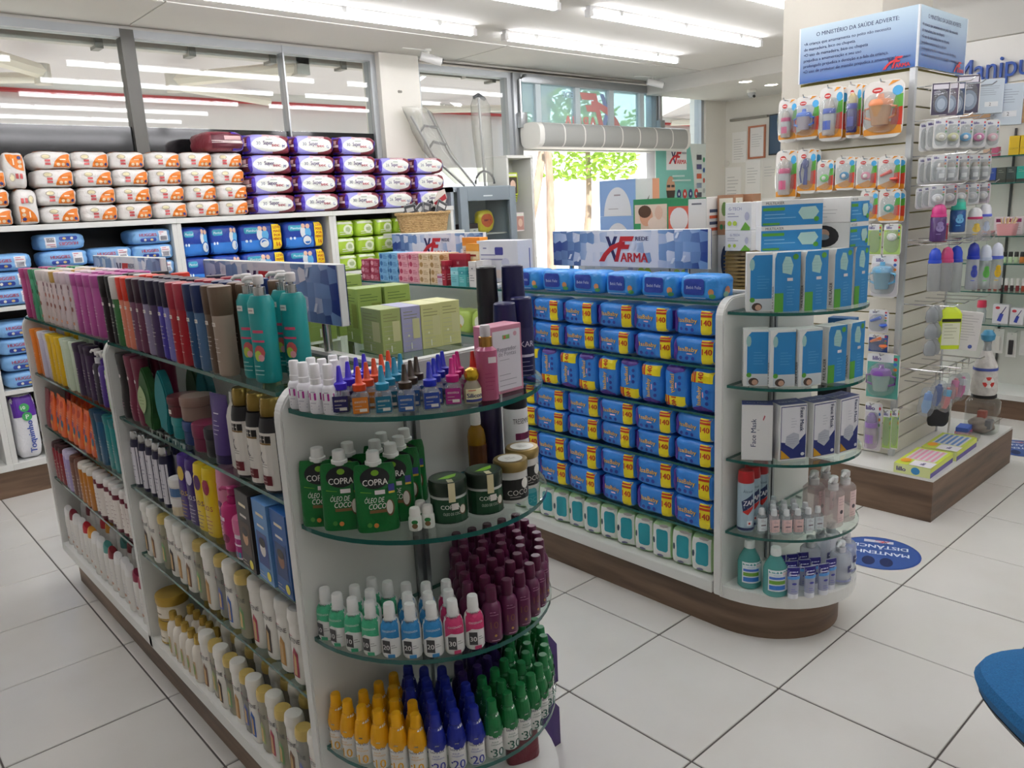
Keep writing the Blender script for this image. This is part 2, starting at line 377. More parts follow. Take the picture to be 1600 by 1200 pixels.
# ---------------------------------------------------------------- outside
PAVE = ramp_mat('pale_paving', ['#b9b3a8', '#cdc8bd'], 3, rough=.8)
struct('pavement', box('pavement', -12, YW+.2, -.16, 30, 12, -.06, PAVE))
struct('street', box('street', -30, 12, -.3, 60, 20, -.2, M('#9b9891', .9)))
struct('kerb', box('kerb', -12, 11.7, -.2, 30, 12, -.03, M('#e3c93e', .7)))
bld = tag(obj('building', box('building', -10, 20, -.2, 45, 21, 3.4, M('#dcd8cf', .8))), 'pale wall across the bright street beyond the entrance', 'building')
AWN = M('#cfc8c6', .8); 
def translucent(col, amt):
    m = bpy.data.materials.new('awning_fabric'); m.use_nodes = True; nt = m.node_tree; b = nt.nodes['Principled BSDF']; b.inputs['Base Color'].default_value = lin(col); b.inputs['Roughness'].default_value = .9
    t = nt.nodes.new('ShaderNodeBsdfTranslucent'); t.inputs[0].default_value = lin(col); mx = nt.nodes.new('ShaderNodeMixShader'); mx.inputs[0].default_value = amt
    nt.links.new(b.outputs[0], mx.inputs[1]); nt.links.new(t.outputs[0], mx.inputs[2]); nt.links.new(mx.outputs[0], nt.nodes['Material Output'].inputs[0]); return m
FAB = translucent('#d9d2d0', .05); RED = M('#b5383a', .6)
def awning(x0, x1, label, arms):
    P = [('fabric', mesh('fabric', [(x0, 5.98, 3.0), (x1, 5.98, 3.0), (x1, 7.25, 2.68), (x0, 7.25, 2.68)], [(0, 1, 2, 3)], FAB, smooth=False)),
         ('valance', mesh('valance', [(x0+(x1-x0)*i/40, 7.27+.012*math.sin(i*1.3), z) for z in (2.64, 2.02) for i in range(41)], [(i, i+1, i+42, i+41) for i in range(40)], FAB)),
         ('front_bar', join('front_bar', [box('b', x0, 7.2, 2.62, x1, 7.3, 2.71, M('#e9e7e2', .4), .01), box('r', x0, 7.19, 2.60, x1, 7.31, 2.622, RED)])),
         ('roller_bar', join('roller_bar', [box('b', x0, 5.98, 2.74, x1, 6.06, 2.80, M('#c9c5bb', .5)), box('r', x0, 5.96, 2.80, x1, 6.0, 2.87, RED)]+[box('c', x, 5.96, 2.72, x+.05, 6.08, 2.84, M('#8b8880', .5)) for x in [x0+.3+.62*i for i in range(int((x1-x0-.3)/.62))]]))]
    for ax, d in arms:
        P.append(('arm', join('arm', [tube('a', [(ax, 6.05, 2.72), (ax-d*.95, 6.7, 2.67)], .055, M('#ece2d0', .4)), tube('a', [(ax-d*.95, 6.7, 2.63), (ax+d*.35, 7.2, 2.62)], .038, M('#f0e8da', .4)), lathe('k', [(.06, 2.58), (.06, 2.72)], M('#d8d1c4', .4), 12, (ax-d*.95, 6.7)), box('m', ax-.05, 5.98, 2.66, ax+.06, 6.1, 2.84, M('#b5b0a5', .4))])))
    put(P, 'awning', label, 'awning', (0, 0, 0))
awning(-3.5, 4.9, 'white fabric awning with folding arms outside the long shop window', [(3.28, .8), (.83, -.8)])
awning(4.95, 6.8, 'white awning with red edge outside the window beside the pillar', [(5.6, -1)])
awning(9.45, 12, 'white awning outside the narrow window right of the entrance', [(10.0, -.8)])
BARK = ramp_mat('bark', ['#8b7663', '#b09a85'], 12, rough=.9, stretch=(1, 1, .3)); LEAF = translucent('#8fae4a', .5); LEAF.name = 'leaf'
def tree(x, y, lean, h, r, crown, label, sd):
    rd = random.Random(sd); pts = [(lean*t*h+.05*math.sin(5*t), .04*math.sin(7*t), h*t) for t in [i/8 for i in range(9)]]
    P = [('trunk', tube('trunk', pts, [r*(1.15-.5*i/8) for i in range(9)], BARK, 10))]
    if crown:
        v = []; f = []
        for i in range(700):
            a = rd.uniform(0, 2*PI); rr = crown*rd.random()**.5; c = Vector((lean*h+rr*math.cos(a), rr*math.sin(a)*.8, h*crown_z(rd)))
            d = Vector((rd.uniform(-1, 1), rd.uniform(-1, 1), rd.uniform(-.6, .6))).normalized()*.10; s_ = d.cross(Vector((rd.uniform(-1, 1), rd.uniform(-1, 1), 1))).normalized()*.055
            o = len(v); v += [c-d, c+s_, c+d, c-s_]; f.append((o, o+1, o+2, o+3))
        P.append(('foliage', mesh('foliage', v, f, LEAF, smooth=False)))
    e = put(P, 'street_tree', label, 'tree', (x, y, -.1))
    for c in e.children:
        if c.name.startswith('foliage'): c['kind'] = 'stuff'
def crown_z(rd): return rd.uniform(.78, 1.25)
tree(9.0, 9.0, -.01, 3.8, .07, 0, 'rough pale tree trunk at the left edge of the doorway', 1)
tree(8.75, 9.7, .32, 3.6, .085, .9, 'leaning bare tree trunk seen through the open doorway', 2)
tree(12.1, 11.2, .12, 2.75, .075, 1.1, 'slim tree with bright green leaves seen through the doorway', 3)
tree(14.75, 10.5, .02, 2.55, .06, .45, 'leafy street tree seen through the narrow right window', 4)
# ---------------------------------------------------------------- ceiling lights
EM = M('#fcfbff', .5, 0, 'emit', TUBE)
_lt = [('housing', join('housing', [box('h', 0, -.022, -.022, 2.14, .022, 0, M('#e8e8e6', .4), .004), box('c', .3, -.026, -.034, .33, .026, .0, M('#b8b8b6', .4)), box('c', 1.05, -.026, -.034, 1.08, .026, .0, M('#b8b8b6', .4)), box('c', 1.8, -.026, -.034, 1.83, .026, .0, M('#b8b8b6', .4))])),
       ('tube', join('tube', [tube('t', [(.03, 0, -.046), (2.11, 0, -.046)], .021, EM, 10)])),
       ('end_cap', box('e', -.01, -.024, -.068, .03, .024, -.02, M('#d8d8d6', .4), .004)), ('end_cap', box('e', 2.11, -.024, -.068, 2.15, .024, -.02, M('#d8d8d6', .4), .004))]
RN = ['window-side', 'second', 'third', 'fourth', 'fifth', 'sixth']; SN = ['leftmost', 'left-hand', 'right-hand', 'rightmost']
for r_, y in enumerate((4.63, 3.79, 2.95, 2.11, 1.27, .43, -1.0)):
    for s_, x in enumerate((-2.95, -.66, 1.79, 4.22)):
        if r_ >= 2 and s_ == 3 and y < 2.9: x = 4.0
        if s_ == 0 and r_ > 0 or (s_ == 1 and r_ in (3, 5)) or (s_ == 3 and r_ in (3, 4)): continue
        nm = RN[r_] if r_ < 6 else 'rear'
        put(_lt, 'tube_light', f'{SN[s_]} long white ceiling tube light in the {nm} row from the windows', 'light', (x, y, CZ), 0, 'ceiling tube lights')
_sp = [('trim_ring', lathe('ring', [(.075, -.006), (.075, 0), (.062, 0), (.062, -.006)], WHITE, 24, ends=False)), ('diffuser', lathe('d', [(.062, -.004), (.062, -.002)], M('#fff6ea', .5, 0, 'emit', SPOT), 24))]
for x, y, z, t in ((7.49, 4.62, 2.68, 'round recessed downlight in the soffit, left of the pair'), (7.99, 4.62, 2.68, 'round recessed downlight in the soffit beside the dome camera'), (6.32, 2.0, 2.5, 'round recessed downlight above the blue lettering, left one'), (6.78, 1.98, 2.5, 'round recessed downlight above the blue lettering, right one')):
    put(_sp, 'downlight', t, 'light', (x, y, z))
# cctv
_cc = [('mount', lathe('m', [(.03, 0), (.03, -.012), (.014, -.016), (.014, -.06)], WHITE, 14)), ('housing', tube('h', [(-.06, .03, -.055), (.06, -.09, -.1)], .034, M('#e2e2e0', .35), 16)), ('lens', tube('l', [(.058, -.088, -.099), (.064, -.094, -.102)], .027, M('#20252c', .1), 14)),
       ('cable', tube('c', [(0, 0, -.01), (-.08, .05, -.004), (-.2, .1, -.002)], .005, WHITE))]
put(_cc, 'bullet_camera', 'white bullet security camera on the ceiling above the pillar', 'camera', (4.1, 5.42, CZ-.006), .3)
put(_cc, 'bullet_camera', 'white bullet security camera on the ceiling above the entrance', 'camera', (7.05, 5.45, CZ-.006), .1)
put([('base', lathe('b', [(.05, 0), (.05, -.03)], WHITE, 18)), ('dome', lathe('d', [(.042, -.03), (.04, -.055), (.024, -.075), (.004, -.082)], M('#b9bbbd', .2), 18)), ('lens', tube('l', [(.0, -.02, -.06), (-.012, -.045, -.075)], .014, M('#222', .1) if 0 else M('#222222', .1), 12))], 'dome_camera', 'small white dome camera hanging under the soffit', 'camera', (8.15, 4.95, 2.68))
# ================================================================ gondolas
def half_ell(xc, yc, rx, ry, n=26): return [(xc+rx*math.cos(a), yc+ry*math.sin(a)) for a in [PI+PI*k/n for k in range(n+1)]]
def glass_plate(name, pts, z0, z1):
    n = len(pts); v = [(x, y, z0) for x, y in pts]+[(x, y, z1) for x, y in pts]
    f = [tuple(range(n-1, -1, -1)), tuple(range(n, 2*n))]+[(i, (i+1) % n, (i+1) % n+n, i+n) for i in range(n)]
    return mesh(name, v, f, [GLASS, GEDGE], [0, 0]+[1]*n, smooth=False)
CAPZ = (1.178, .928, .668, .40)
def gondola(xc, zL, label, ends=(2.66, 3.82), zR=(1.205, .9)):
    x0, x1, y0 = xc-.31, xc+.31, 1.47
    P = [('plinth', join('plinth', [prism('p', half_ell(xc, y0+.02, .27, .295)+[(xc+.27, ends[-1]-.03), (xc-.27, ends[-1]-.03)], 0, .15, WOOD, 'z')])),
         ('base_board', join('base_board', [prism('b', [(x0, y0+.025), (x1, y0+.025), (x1, ends[-1]), (x0, ends[-1])], .15, .193, PANEL, 'z', .002)])),
         ('cap_board', prism('c', half_ell(xc, y0-.0, .30, .335), .142, .19, PANEL, 'z', .002)),
         ('spine_panel', box('s', xc-.014, y0+.02, .19, xc+.014, ends[-1], 1.213, PANEL)),
         ('slotted_rail', join('slotted_rail', [box('r', xc-.018, y0-.026, .2, xc-.006, y0-.014, 1.17, GREYMETAL), box('r', xc+.006, y0-.026, .2, xc+.018, y0-.014, 1.17, GREYMETAL), box('r', xc-.018, y0-.017, .2, xc+.018, y0-.013, 1.17, M('#8f9496', .4, .6))]))]
    def endp(y): 
        r = .07; pts = [(x0, .15), (x1, .15)]+[(x1-r+r*math.cos(a), 1.222-r+r*math.sin(a)) for a in [PI/2*k/6 for k in range(7)]]+[(x0+r+r*math.cos(a), 1.222-r+r*math.sin(a)) for a in [PI/2+PI/2*k/6 for k in range(7)]]
        return prism('end', pts, y-.014, y+.02, PANEL, 'y', .004)
    for y in (y0, *ends): P.append(('end_panel', endp(y)))
    for a, b in zip((y0+.022, ends[0]+.022), (ends[0]-.016, ends[-1]-.016)):
        for z in zL: P.append(('glass_shelf', glass_plate('g', [(x0+.012, a), (xc-.016, a), (xc-.016, b), (x0+.012, b)], z-.009, z)))
        for z in zR: P.append(('glass_shelf', glass_plate('g', [(xc+.016, a), (x1-.012, a), (x1-.012, b), (xc+.016, b)], z-.009, z)))
    for z in CAPZ:
        P.append(('cap_shelf', glass_plate('g', half_ell(xc, y0-.018, .293, .315), z-.01, z)))
        for s in (-1, 1): P.append(('shelf_clip', tube('k', [(xc+s*.2, y0-.02, z-.017), (xc+s*.2, y0-.045, z-.017)], .006, CHROME)))
    return put(P, 'gondola_shelf', label, 'shelf', (0, 0, 0), group='island shelf units')
ZL = (1.205, .965, .735, .50); ZR = (1.205, .983, .813, .61, .375)
gondola(.98, ZL, 'white gondola with glass shelves full of shampoo and hair care in the foreground')
gondola(2.56, ZR, 'white gondola with glass shelves stocked with blue wet wipe packs')
# blue logo signs standing on the gondolas
def hexmat():
    m = bpy.data.materials.new('blue_hexagon_print'); m.use_nodes = True; nt = m.node_tree; b = nt.nodes['Principled BSDF']; L = nt.links.new
    tc = nt.nodes.new('ShaderNodeTexCoord'); sp = nt.nodes.new('ShaderNodeSeparateXYZ'); L(tc.outputs['Object'], sp.inputs[0])
    ab = nt.nodes.new('ShaderNodeMath'); ab.operation = 'ABSOLUTE'; L(sp.outputs[0], ab.inputs[0])
    vo = nt.nodes.new('ShaderNodeTexVoronoi'); vo.inputs['Scale'].default_value = 26; vo.inputs['Randomness'].default_value = .35; L(tc.outputs['Object'], vo.inputs[0])
    s2 = nt.nodes.new('ShaderNodeSeparateColor'); L(vo.outputs['Color'], s2.inputs[0])
    ma = nt.nodes.new('ShaderNodeMath'); ma.operation = 'MULTIPLY_ADD'; ma.inputs[1].default_value = .30; L(s2.outputs[0], ma.inputs[0]); L(ab.outputs[0], ma.inputs[2])
    cr = nt.nodes.new('ShaderNodeValToRGB'); e = cr.color_ramp.elements; e[0].position = .28; e[0].color = lin('#e7e9f2'); e[1].position = .62; e[1].color = lin('#1f3f86'); q = e.new(.42); q.color = lin('#7d9fcb')
    L(ma.outputs[0], cr.inputs[0]); L(cr.outputs[0], b.inputs['Base Color']); b.inputs['Roughness'].default_value = .3
    return m
HEX = hexmat()
def gsign(x, ya, yb, label):
    w = yb-ya; a = Art(.2); a.rect(-w/2, .002, w/2, .150, HEX)
    farma(a, -.07, .072, .13)
    for s_ in (-1, 1):
        for dx, dy in ((.27, .118), (.25, .02), (.3, .03)): a.poly([(s_*dx-.012, dy), (s_*dx, dy), (s_*dx+.012, dy+.022), (s_*dx, dy+.022)], '#dfe6f2')
    P = [('board', box('b', -.011, -w/2, 0, .011, w/2, .152, M('#e8e8e6', .4), .002, 1)), ('face', a.build('face', lambda u, v, e: (u, -e-.0005, v)))]
    e = put([P[0]], 'shop_sign', label, 'sign', (x, (ya+yb)/2, 1.285), group='blue shelf-top signs')
    o = obj('printed_face', P[1][1], e, (-.0115, 0, 0), (0, 0, -PI/2)); o2 = obj('printed_face', P[1][1], e, (.0115, 0, 0), (0, 0, PI/2))
    for y in (-w/2+.1, w/2-.1): obj('post', lathe('post', [(.011, -.0715), (.011, 0)], CHROME, 12), e, (0, y, 0))
gsign(.98, 1.70, 2.53, 'blue logo sign on chrome posts behind the teal pump bottles'); gsign(.98, 2.93, 3.76, 'blue logo sign behind the pink bottles on the far end')
gsign(2.56, 1.72, 2.535, 'blue logo sign standing above the blue wet wipes'); gsign(2.56, 3.02, 3.82, 'blue logo sign partly hidden behind the orange cartons')
# ================================================================ wall shelving under the windows
INNER = M('#35322f', .6)
def wall_unit(x0, label):
    x1 = x0+1.15; ya, yb = 5.36, YW-.01
    P = [('top_board', box('t', x0, ya-.01, 1.555, x1, yb, 1.588, PANEL, .002, 1)), ('back_panel', box('b', x0, yb-.02, .17, x1, yb, 1.555, INNER)),
         ('side_panel', box('s', x0, ya, .17, x0+.03, yb-.02, 1.555, PANEL, .002, 1)), ('side_panel', box('s', x1-.03, ya, .17, x1, yb-.02, 1.555, PANEL, .002, 1)),
         ('base_board', box('bb', x0, ya-.01, .165, x1, yb, .205, PANEL, .002, 1)), ('plinth', box('p', x0, ya+.01, 0, x1, yb, .165, WOOD))]
    for z in (1.13, .64): P.append(('shelf', box('sh', x0+.03, ya, z-.025, x1-.03, yb-.02, z, PANEL, .002, 1)))
    put(P, 'wall_shelf', label, 'shelf', (0, 0, 0), group='white wall shelves under the window')
for x, l in ((-.39, 'white wall shelf at the left picture edge holding light blue diaper packs'), (.76, 'white wall shelf under the window with light blue diaper packs inside'), (1.91, 'white wall shelf holding dark blue adult diaper packs'), (3.06, 'white wall shelf holding lime green pads beside the fridge')): wall_unit(x, l)
# ================================================================ pillar tower with slatwall
struct('column', box('column', 4.03, 1.76, .2125, 4.62, 2.27, CZ, ramp_mat('column_paint', ['#c2bdb1', '#cac5ba'], 1.5, rough=.85), .006))
TX, TY = 3.992, 1.581
P = [('side_skirt', join('sk', [box('s', 3.756, 1.295, 0, 4.90, 2.42, .2, WOOD, .001, 1)])), ('top_board', box('t', 3.757, 1.296, .2, 4.899, 2.419, .212, M('#d9d8d4', .3)))]
put(P, 'display_platform', 'low wood-sided display platform around the pillar of baby accessories', 'platform', (0, 0, 0))
SLAT = M('#d8d4c8', .45); _p = [('corner_strip', box('c', TX-.004, TY-.004, .212, TX+.022, TY+.022, 2.09, M('#c9ccce', .3, .5))), ('back_board', join('bb', [box('a', TX+.014, TY+.02, .212, TX+.03, 2.15, 2.09, M('#8a8038', .6)), box('a', TX+.02, TY+.014, .212, 4.57, TY+.03, 2.09, M('#8a8038', .6))])), ('end_strip', box('e', 4.565, TY-.004, .212, 4.58, TY+.03, 2.09, M('#c9ccce', .3, .5)))]
_sA = box('slat', TX+.001, TY+.022, 0, TX+.016, 2.15, .074, SLAT, .002, 1); _sB = box('slat', TX+.022, TY+.001, 0, 4.565, TY+.016, .074, SLAT, .002, 1)
tw = put(_p, 'slatwall_tower', 'white slatwall tower wrapped around the pillar, hung with baby accessories', 'display tower', (0, 0, 0))
for k in range(23):
    obj('slat', _sA, tw, (0, 0, .216+k*.0812)); obj('slat', _sB, tw, (0, 0, .216+k*.0812))
def gradmat(name, c0, c1, z0, z1):
    m = bpy.data.materials.new(name); m.use_nodes = True; nt = m.node_tree; b = nt.nodes['Principled BSDF']; L = nt.links.new
    tc = nt.nodes.new('ShaderNodeTexCoord'); sp = nt.nodes.new('ShaderNodeSeparateXYZ'); mr = nt.nodes.new('ShaderNodeMapRange'); cr = nt.nodes.new('ShaderNodeValToRGB')
    L(tc.outputs['Object'], sp.inputs[0]); L(sp.outputs[2], mr.inputs[0]); mr.inputs[1].default_value = z0; mr.inputs[2].default_value = z1; L(mr.outputs[0], cr.inputs[0])
    cr.color_ramp.elements[0].color = lin(c0); cr.color_ramp.elements[1].color = lin(c1); L(cr.outputs[0], b.inputs['Base Color']); b.inputs['Roughness'].default_value = .25; return m
GR = gradmat('blue_poster_print', '#1c559f', '#c2d7e0', .0, .30)
def warning(w):
    a = Art(.5); a.rect(-w/2, 0, w/2, .265, GR); k = w/.565; D = '#1d2350'
    a.text('O MINISTÉRIO DA SAÚDE ADVERTE:', .0, .225, .019, D, w=.40*k, bold=.015)
    for i, t in enumerate(('•A criança que amamamenta no peito não necessita', 'de mamadeira, bico ou chupeta.', '•O uso da mamadeira, bico ou chupeta', 'prejudica a amamentação e seu uso', 'prolongado prejudica a dentição e a fala da criança.', '•O uso de protetor do mamilo prejudica a amamentação.')):
        g = textgeo(t, .012); wd = min(.505, (g[3]-g[2])*.0205)*k
        a.text(t, -w/2+.02*k+wd/2, .187-i*.0262, .0145, D, w=wd, bold=.012)
    a.rect(w/2-.165*k, .004, w/2-.012*k, .062, '#e9eef4') if 0 else None
    farma(a, w/2-.115*k, .030, .062*k)
    return a
e = put([('board', join('b', [box('a', TX-.012, TY-.012, 2.09, TX+.004, 2.15, 2.355, M('#dfe3e6', .3)), box('a', TX+.004, TY-.012, 2.09, 4.575, TY+.004, 2.355, M('#dfe3e6', .3))]))], 'warning_sign', 'blue two-sided health ministry warning sign on top of the slatwall tower', 'sign', (0, 0, 0))
obj('printed_face', warning(.565).build('f', lambda u, v, e: (u, -e, v)), e, (TX-.0125, (TY-.012+2.15)/2, 2.09), (0, 0, -PI/2))
obj('printed_face', warning(.575).build('f', lambda u, v, e: (u, -e, v)), e, ((TX-.012+4.575)/2, TY-.0125, 2.09))
# ================================================================ cabinet with glass shelves along the right partition
BACK = M('#d6d4cd', .5)
P = [('plinth', box('p', 5.86, -1.2, 0, 6.2, 2.6, .13, WOOD)), ('base_board', box('b', 5.845, -1.2, .13, 6.2, 2.6, .165, PANEL)), ('back_panel', box('k', 6.2, -1.2, .13, 6.24, 2.6, 2.19, BACK)),
     ('wood_band', box('w', 6.185, -1.2, 1.93, 6.2, 2.6, 2.08, ramp_mat('light_wood', ['#a07c5a', '#b8946e'], 4, stretch=(1, .5, 9)))), ('logo_band', box('l', 6.185, -1.2, 2.085, 6.199, 2.6, 2.17, M('#eceae6', .4)))]
for y in (1.3, 1.78, 2.26): P.append(('slotted_rail', box('r', 6.188, y-.006, .165, 6.2, y+.006, 1.9, M('#4a4a4a', .4, .5))))
for z in (1.72, 1.55, 1.21, 1.03, .84, .62): P.append(('glass_shelf', glass_plate('g', [(5.9, -1.2), (6.185, -1.2), (6.185, 2.6), (5.9, 2.6)], z-.008, z)))
_a = Art(); farma(_a, 0, 2.127, .07)
e = put(P, 'wall_cabinet', 'white cabinet with glass shelves of cosmetics along the right partition', 'cabinet', (0, 0, 0))
for y in (1.88, 1.1): obj('logo', _a.build('logo', lambda u, v, e: (u, -e, v)), e, (6.1845, y, 0), (0, 0, -PI/2))
_a = Art(.3)
tx = textgeo('Manipulação', .012)
e = put([('board', box('b', 6.19, -.6, 2.2, 6.24, 2.6, 2.49, M('#efede8', .4)))], 'lettered_header', 'white header board with large raised blue lettering above the right cabinet', 'sign', (0, 0, 0))
cu = bpy.data.curves.new('letters', 'FONT'); cu.body = 'Manipulação'; cu.size = .2; cu.extrude = .012; cu.offset = .0; cu.align_x = 'LEFT'
_o = bpy.data.objects.new('letters', cu); _me = bpy.data.meshes.new_from_object(_o); _me.materials.clear(); _me.materials.append(M('#2a52a8', .35)); bpy.data.objects.remove(_o)
_rl = obj('raised_letters', _me, e, (6.178, 2.185, 2.235), (PI/2, 0, -PI/2)); _rl.scale = (.8, 1, 1)
# ================================================================ product builders
_C = {}
def memo(fn):
    def g(*a, **k):
        key = (fn.__name__, repr(a), repr(k))
        if key not in _C: _C[key] = (fn(*a, **k), a, k)      # keep the arguments alive with the result
        return _C[key][0]
    return g
STICK = '#e9e4dc'
def tag_art(a, x, z, w=.014, h=.009): a.rect(x-w/2, z-h/2, x+w/2, z+h/2, STICK); a.rect(x-w*.35, z-h*.1, x+w*.3, z+h*.15, '#b9a7a2'); return a
@memo
def flat_bottle(body, cap, h=.205, w=.0236, d=.024, frac=.68, txt='#e8e2dc', sticker=True, art=None):
    zb = h*frac; S = [(0, w*.82, d*.82), (.004, w*.93, d*.95), (zb, w, d)]
    a = Art(); 
    if art == 'floral':
        for i, (x, z) in enumerate(((-.008, .09), (.006, .11), (-.004, .13), (.008, .075), (-.007, .06), (.004, .15))): a.ell(x, z, .007, .009, ('#9c5a4a', '#c47a6a', '#7d4a52')[i % 3], 9)
        a.rect(-.012, .02, .012, .03, '#c98a6a')
    elif art == 'leafy':
        for i in range(7): a.ell(-.012+.004*i, .05+.016*(i*3 % 7), .006, .010, ('#1f6a44', '#2d8a55')[i % 2], 8)
    else:
        a.lines(-.010, zb*.62, .012, 4, .010, txt, .0014, len(body)+ord(body[2])); a.rect(-.010, zb*.25, .008, zb*.26, txt)
    if sticker: tag_art(a, .002, zb*.86)
    return [('body', loft('body', S, M(body, .3), 16), [('print', a.build('print', on_loft(S)))]),
            ('cap', loft('cap', [(zb, w*1.0, d*1.02), (zb+.001, w*1.03, d*1.05), (h-.006, w*1.1, d*1.12), (h-.001, w*1.07, d*1.08), (h, w*.98, d*.98)], M(cap, .28), 16))]
@memo
def round_bottle(body, cap, h, r, neck=.45, capr=.5, caph=.2, label=None, lz=(.15, .62), p=2, d=1.0, shoulder=.75, ridge=False, metal=0, art=None, clear=0, seg=18):
    """round or oval bottle: body, cap, printed label. label = (bg, [(kind...)])"""
    hb = h*(1-caph); S = [(0, r*.9, r*.9*d, p), (.004, r, r*d, p), (hb*shoulder, r, r*d, p), (hb*(shoulder+.12), r*.86, r*.86*d, 2), (hb*.965, r*neck, r*neck*min(1, d*1.1), 2), (hb, r*neck, r*neck*min(1, d*1.1), 2)]
    bm = M(body, .25, 0, 'clear', clear) if clear else M(body, .3)
    P = [('body', loft('body', S, bm, seg))]
    cr = r*capr; cd = min(1, d*1.15)
    P.append(('cap', loft('cap', [(hb-.004, cr, cr*cd), (hb+h*caph*.12, cr*1.04, cr*1.04*cd), (h-.003, cr*.95, cr*.95*cd), (h, cr*.84, cr*.84*cd)], M(cap, .3 if not metal else .2, metal), seg)))
    if label:
        a = Art(); z0, z1 = hb*lz[0], hb*lz[1]; bg = label
        if bg != 'none': a.rect(-r*1.25, z0, r*1.25, z1, bg)
        if art: art(a, r, z0, z1)
        P.append(('label', a.build('label', on_loft(S))))
    return P
@memo
def pump_bottle(body, h, r, head='#e8e4e2', collar='#b8babc', d=.8, p=2.6, art=None, cm=1, clear=0, hf=.26):
    hb = h*(1-hf); S = [(0, r*.9, r*.9*d, p), (.005, r, r*d, p), (hb*.92, r, r*d, p), (hb, r*.8, r*.8*d, 2)]
    P = [('body', loft('body', S, M(body, .25, 0, 'clear', clear) if clear else M(body, .3), 18)), ('collar', lathe('c', [(r*.46, hb-.003), (r*.46, hb+h*hf*.4), (r*.2, hb+h*hf*.42), (r*.2, hb+h*hf*.6)], M(collar, .2, cm), 16)),
         ('pump_head', join('ph', [lathe('a', [(r*.36, h-h*hf*.46), (r*.40, h-h*hf*.38), (r*.40, h-h*hf*.06), (r*.3, h)], M(head, .35), 14), tube('n', [(0, 0, h-h*hf*.16), (-r*.8, -r*.4, h-h*hf*.14), (-r*1.05, -r*.5, h-h*hf*.28)], [r*.2, r*.17, r*.14], M(head, .35), 8)]))]
    a = Art()
    if art: art(a, r, 0, hb)
    if a.v: P.append(('label', a.build('label', on_loft(S))))
    return P
@memo
def jar(body, lid, h, r, label=None, art=None, clear=0, lidm=0, lf=.34, lz=(.1, .8), lidr=1.06):
    hb = h*(1-lf); S = [(0, r*.92, r*.92), (.004, r, r), (hb*.88, r, r), (hb, r*.9, r*.9)]
    P = [('body', loft('body', S, M(body, .2, 0, 'clear', clear) if clear else M(body, .3), 24)), ('lid', lathe('lid', [(r*lidr*.97, hb-.003), (r*lidr, hb+.003), (r*lidr, h-.004), (r*lidr*.95, h), (0.001, h)], M(lid, .3, lidm), 24))]
    if label:
        a = Art(); a.rect(-r*1.5, hb*lz[0], r*1.5, hb*lz[1], label)
        if art: art(a, r, hb*lz[0], hb*lz[1])
        P.append(('label', a.build('label', on_loft(S))))
    return P
@memo
def squeeze_tube(body, cap, h=.17, w=.03, d=.019, txt='#d8d0e0', capf=.13, art=None, topw=None, clear=0):
    """tube standing on its cap, crimped flat at the top"""
    c = h*capf; tw = topw or w*1.08; S = [(c, w*.86, d*.95), (h*.5, w*.95, d*.75), (h*.85, tw, d*.34), (h*.97, tw, .0016), (h, tw, .0016)]
    a = Art()
    if art: art(a, w, c, h)
    else: a.lines(-.012, h*.62, .014, 4, .011, txt); a.rect(-.012, h*.72, .01, h*.735, txt)
    return [('body', loft('body', S, M(body, .35, 0, 'clear', clear) if clear else M(body, .35), 18), [('print', a.build('print', on_loft(S)))]), ('cap', loft('cap', [(0, w*.82, d*.9), (c-.001, w*.84, d*.93), (c, w*.8, d*.88)], M(cap, .35), 18))]
@memo
def pouch(body, h=.15, w=.055, d=.02, art=None, top='', spout=None):
    S = [(0, w*.96, d), (.006, w, d*1.05), (h*.45, w*.97, d*.85), (h*.85, w*.96, d*.3), (h*.97, w*.9, .002), (h, w*.86, .002)]
    a = Art()
    if art: art(a, w, 0, h)
    P = [('body', loft('body', S, M(body, .3, 0, 'foil'), 24, 2.8))]
    if a.v: P[0] = (*P[0], [('print', a.build('print', on_loft([(q[0], q[1], q[2], 2.8) for q in S])))])
    if spout: P.append(('spout_cap', lathe('sp', [(.009, h-.004), (.010, h), (.0165, h+.001), (.0165, h+.007), (.0135, h+.008), (.0125, h+.026), (.0115, h+.027)], M(spout, .35), 16)))
    return P
@memo
def carton(w, d, h, col, front=None, left=None, right=None, top=None, rough=.4, bev=.0012, back=None):
    P = [('carton', box('carton', -w/2, -d/2, 0, w/2, d/2, h, M(col, rough), bev, 1))]
    for art, mp, nm, ww, hh in ((front, on_front(-d/2), 'front_print', w, h), (left, on_left(-w/2), 'side_print', d, h), (right, on_right(w/2), 'side_print', d, h), (top, on_top(h), 'top_print', w, d), (back, on_back(d/2), 'back_print', w, h)):
        if art:
            a = Art(.5); art(a, ww, hh); P.append((nm, a.build(nm, mp)))
    return P
FACE_L = -PI/2      # towards -x
def shelf_run(name, cat, items, z, x, where, rows=1, dx=.07, rz=FACE_L, jx=.004, ja=.06, grp=None, dz=0):
    """items: (parts, description, y); further rows stand behind (larger x). Labels count along the shelf from the far end."""
    tot = {}; seen = {}
    for _, dsc, _y in items: tot[dsc] = tot.get(dsc, 0)+1
    for r_ in range(rows):
        seen = {}
        for parts, dsc, y in items:
            i = seen.get(dsc, 0); seen[dsc] = i+1; n = tot[dsc]
            l = dsc if n == 1 else f'{nth(i)} {dsc}'
            l += ('' if n == 1 else ' from far end') + ('' if rows == 1 else ', '+('front', 'second', 'third', 'fourth')[r_]+' row') + f', {where}'
            put(parts, name, l, cat, (x+r_*dx+jit(jx), y+jit(.002), z+.0003), rz+jit(ja), grp or f'{cat}s, {where}')
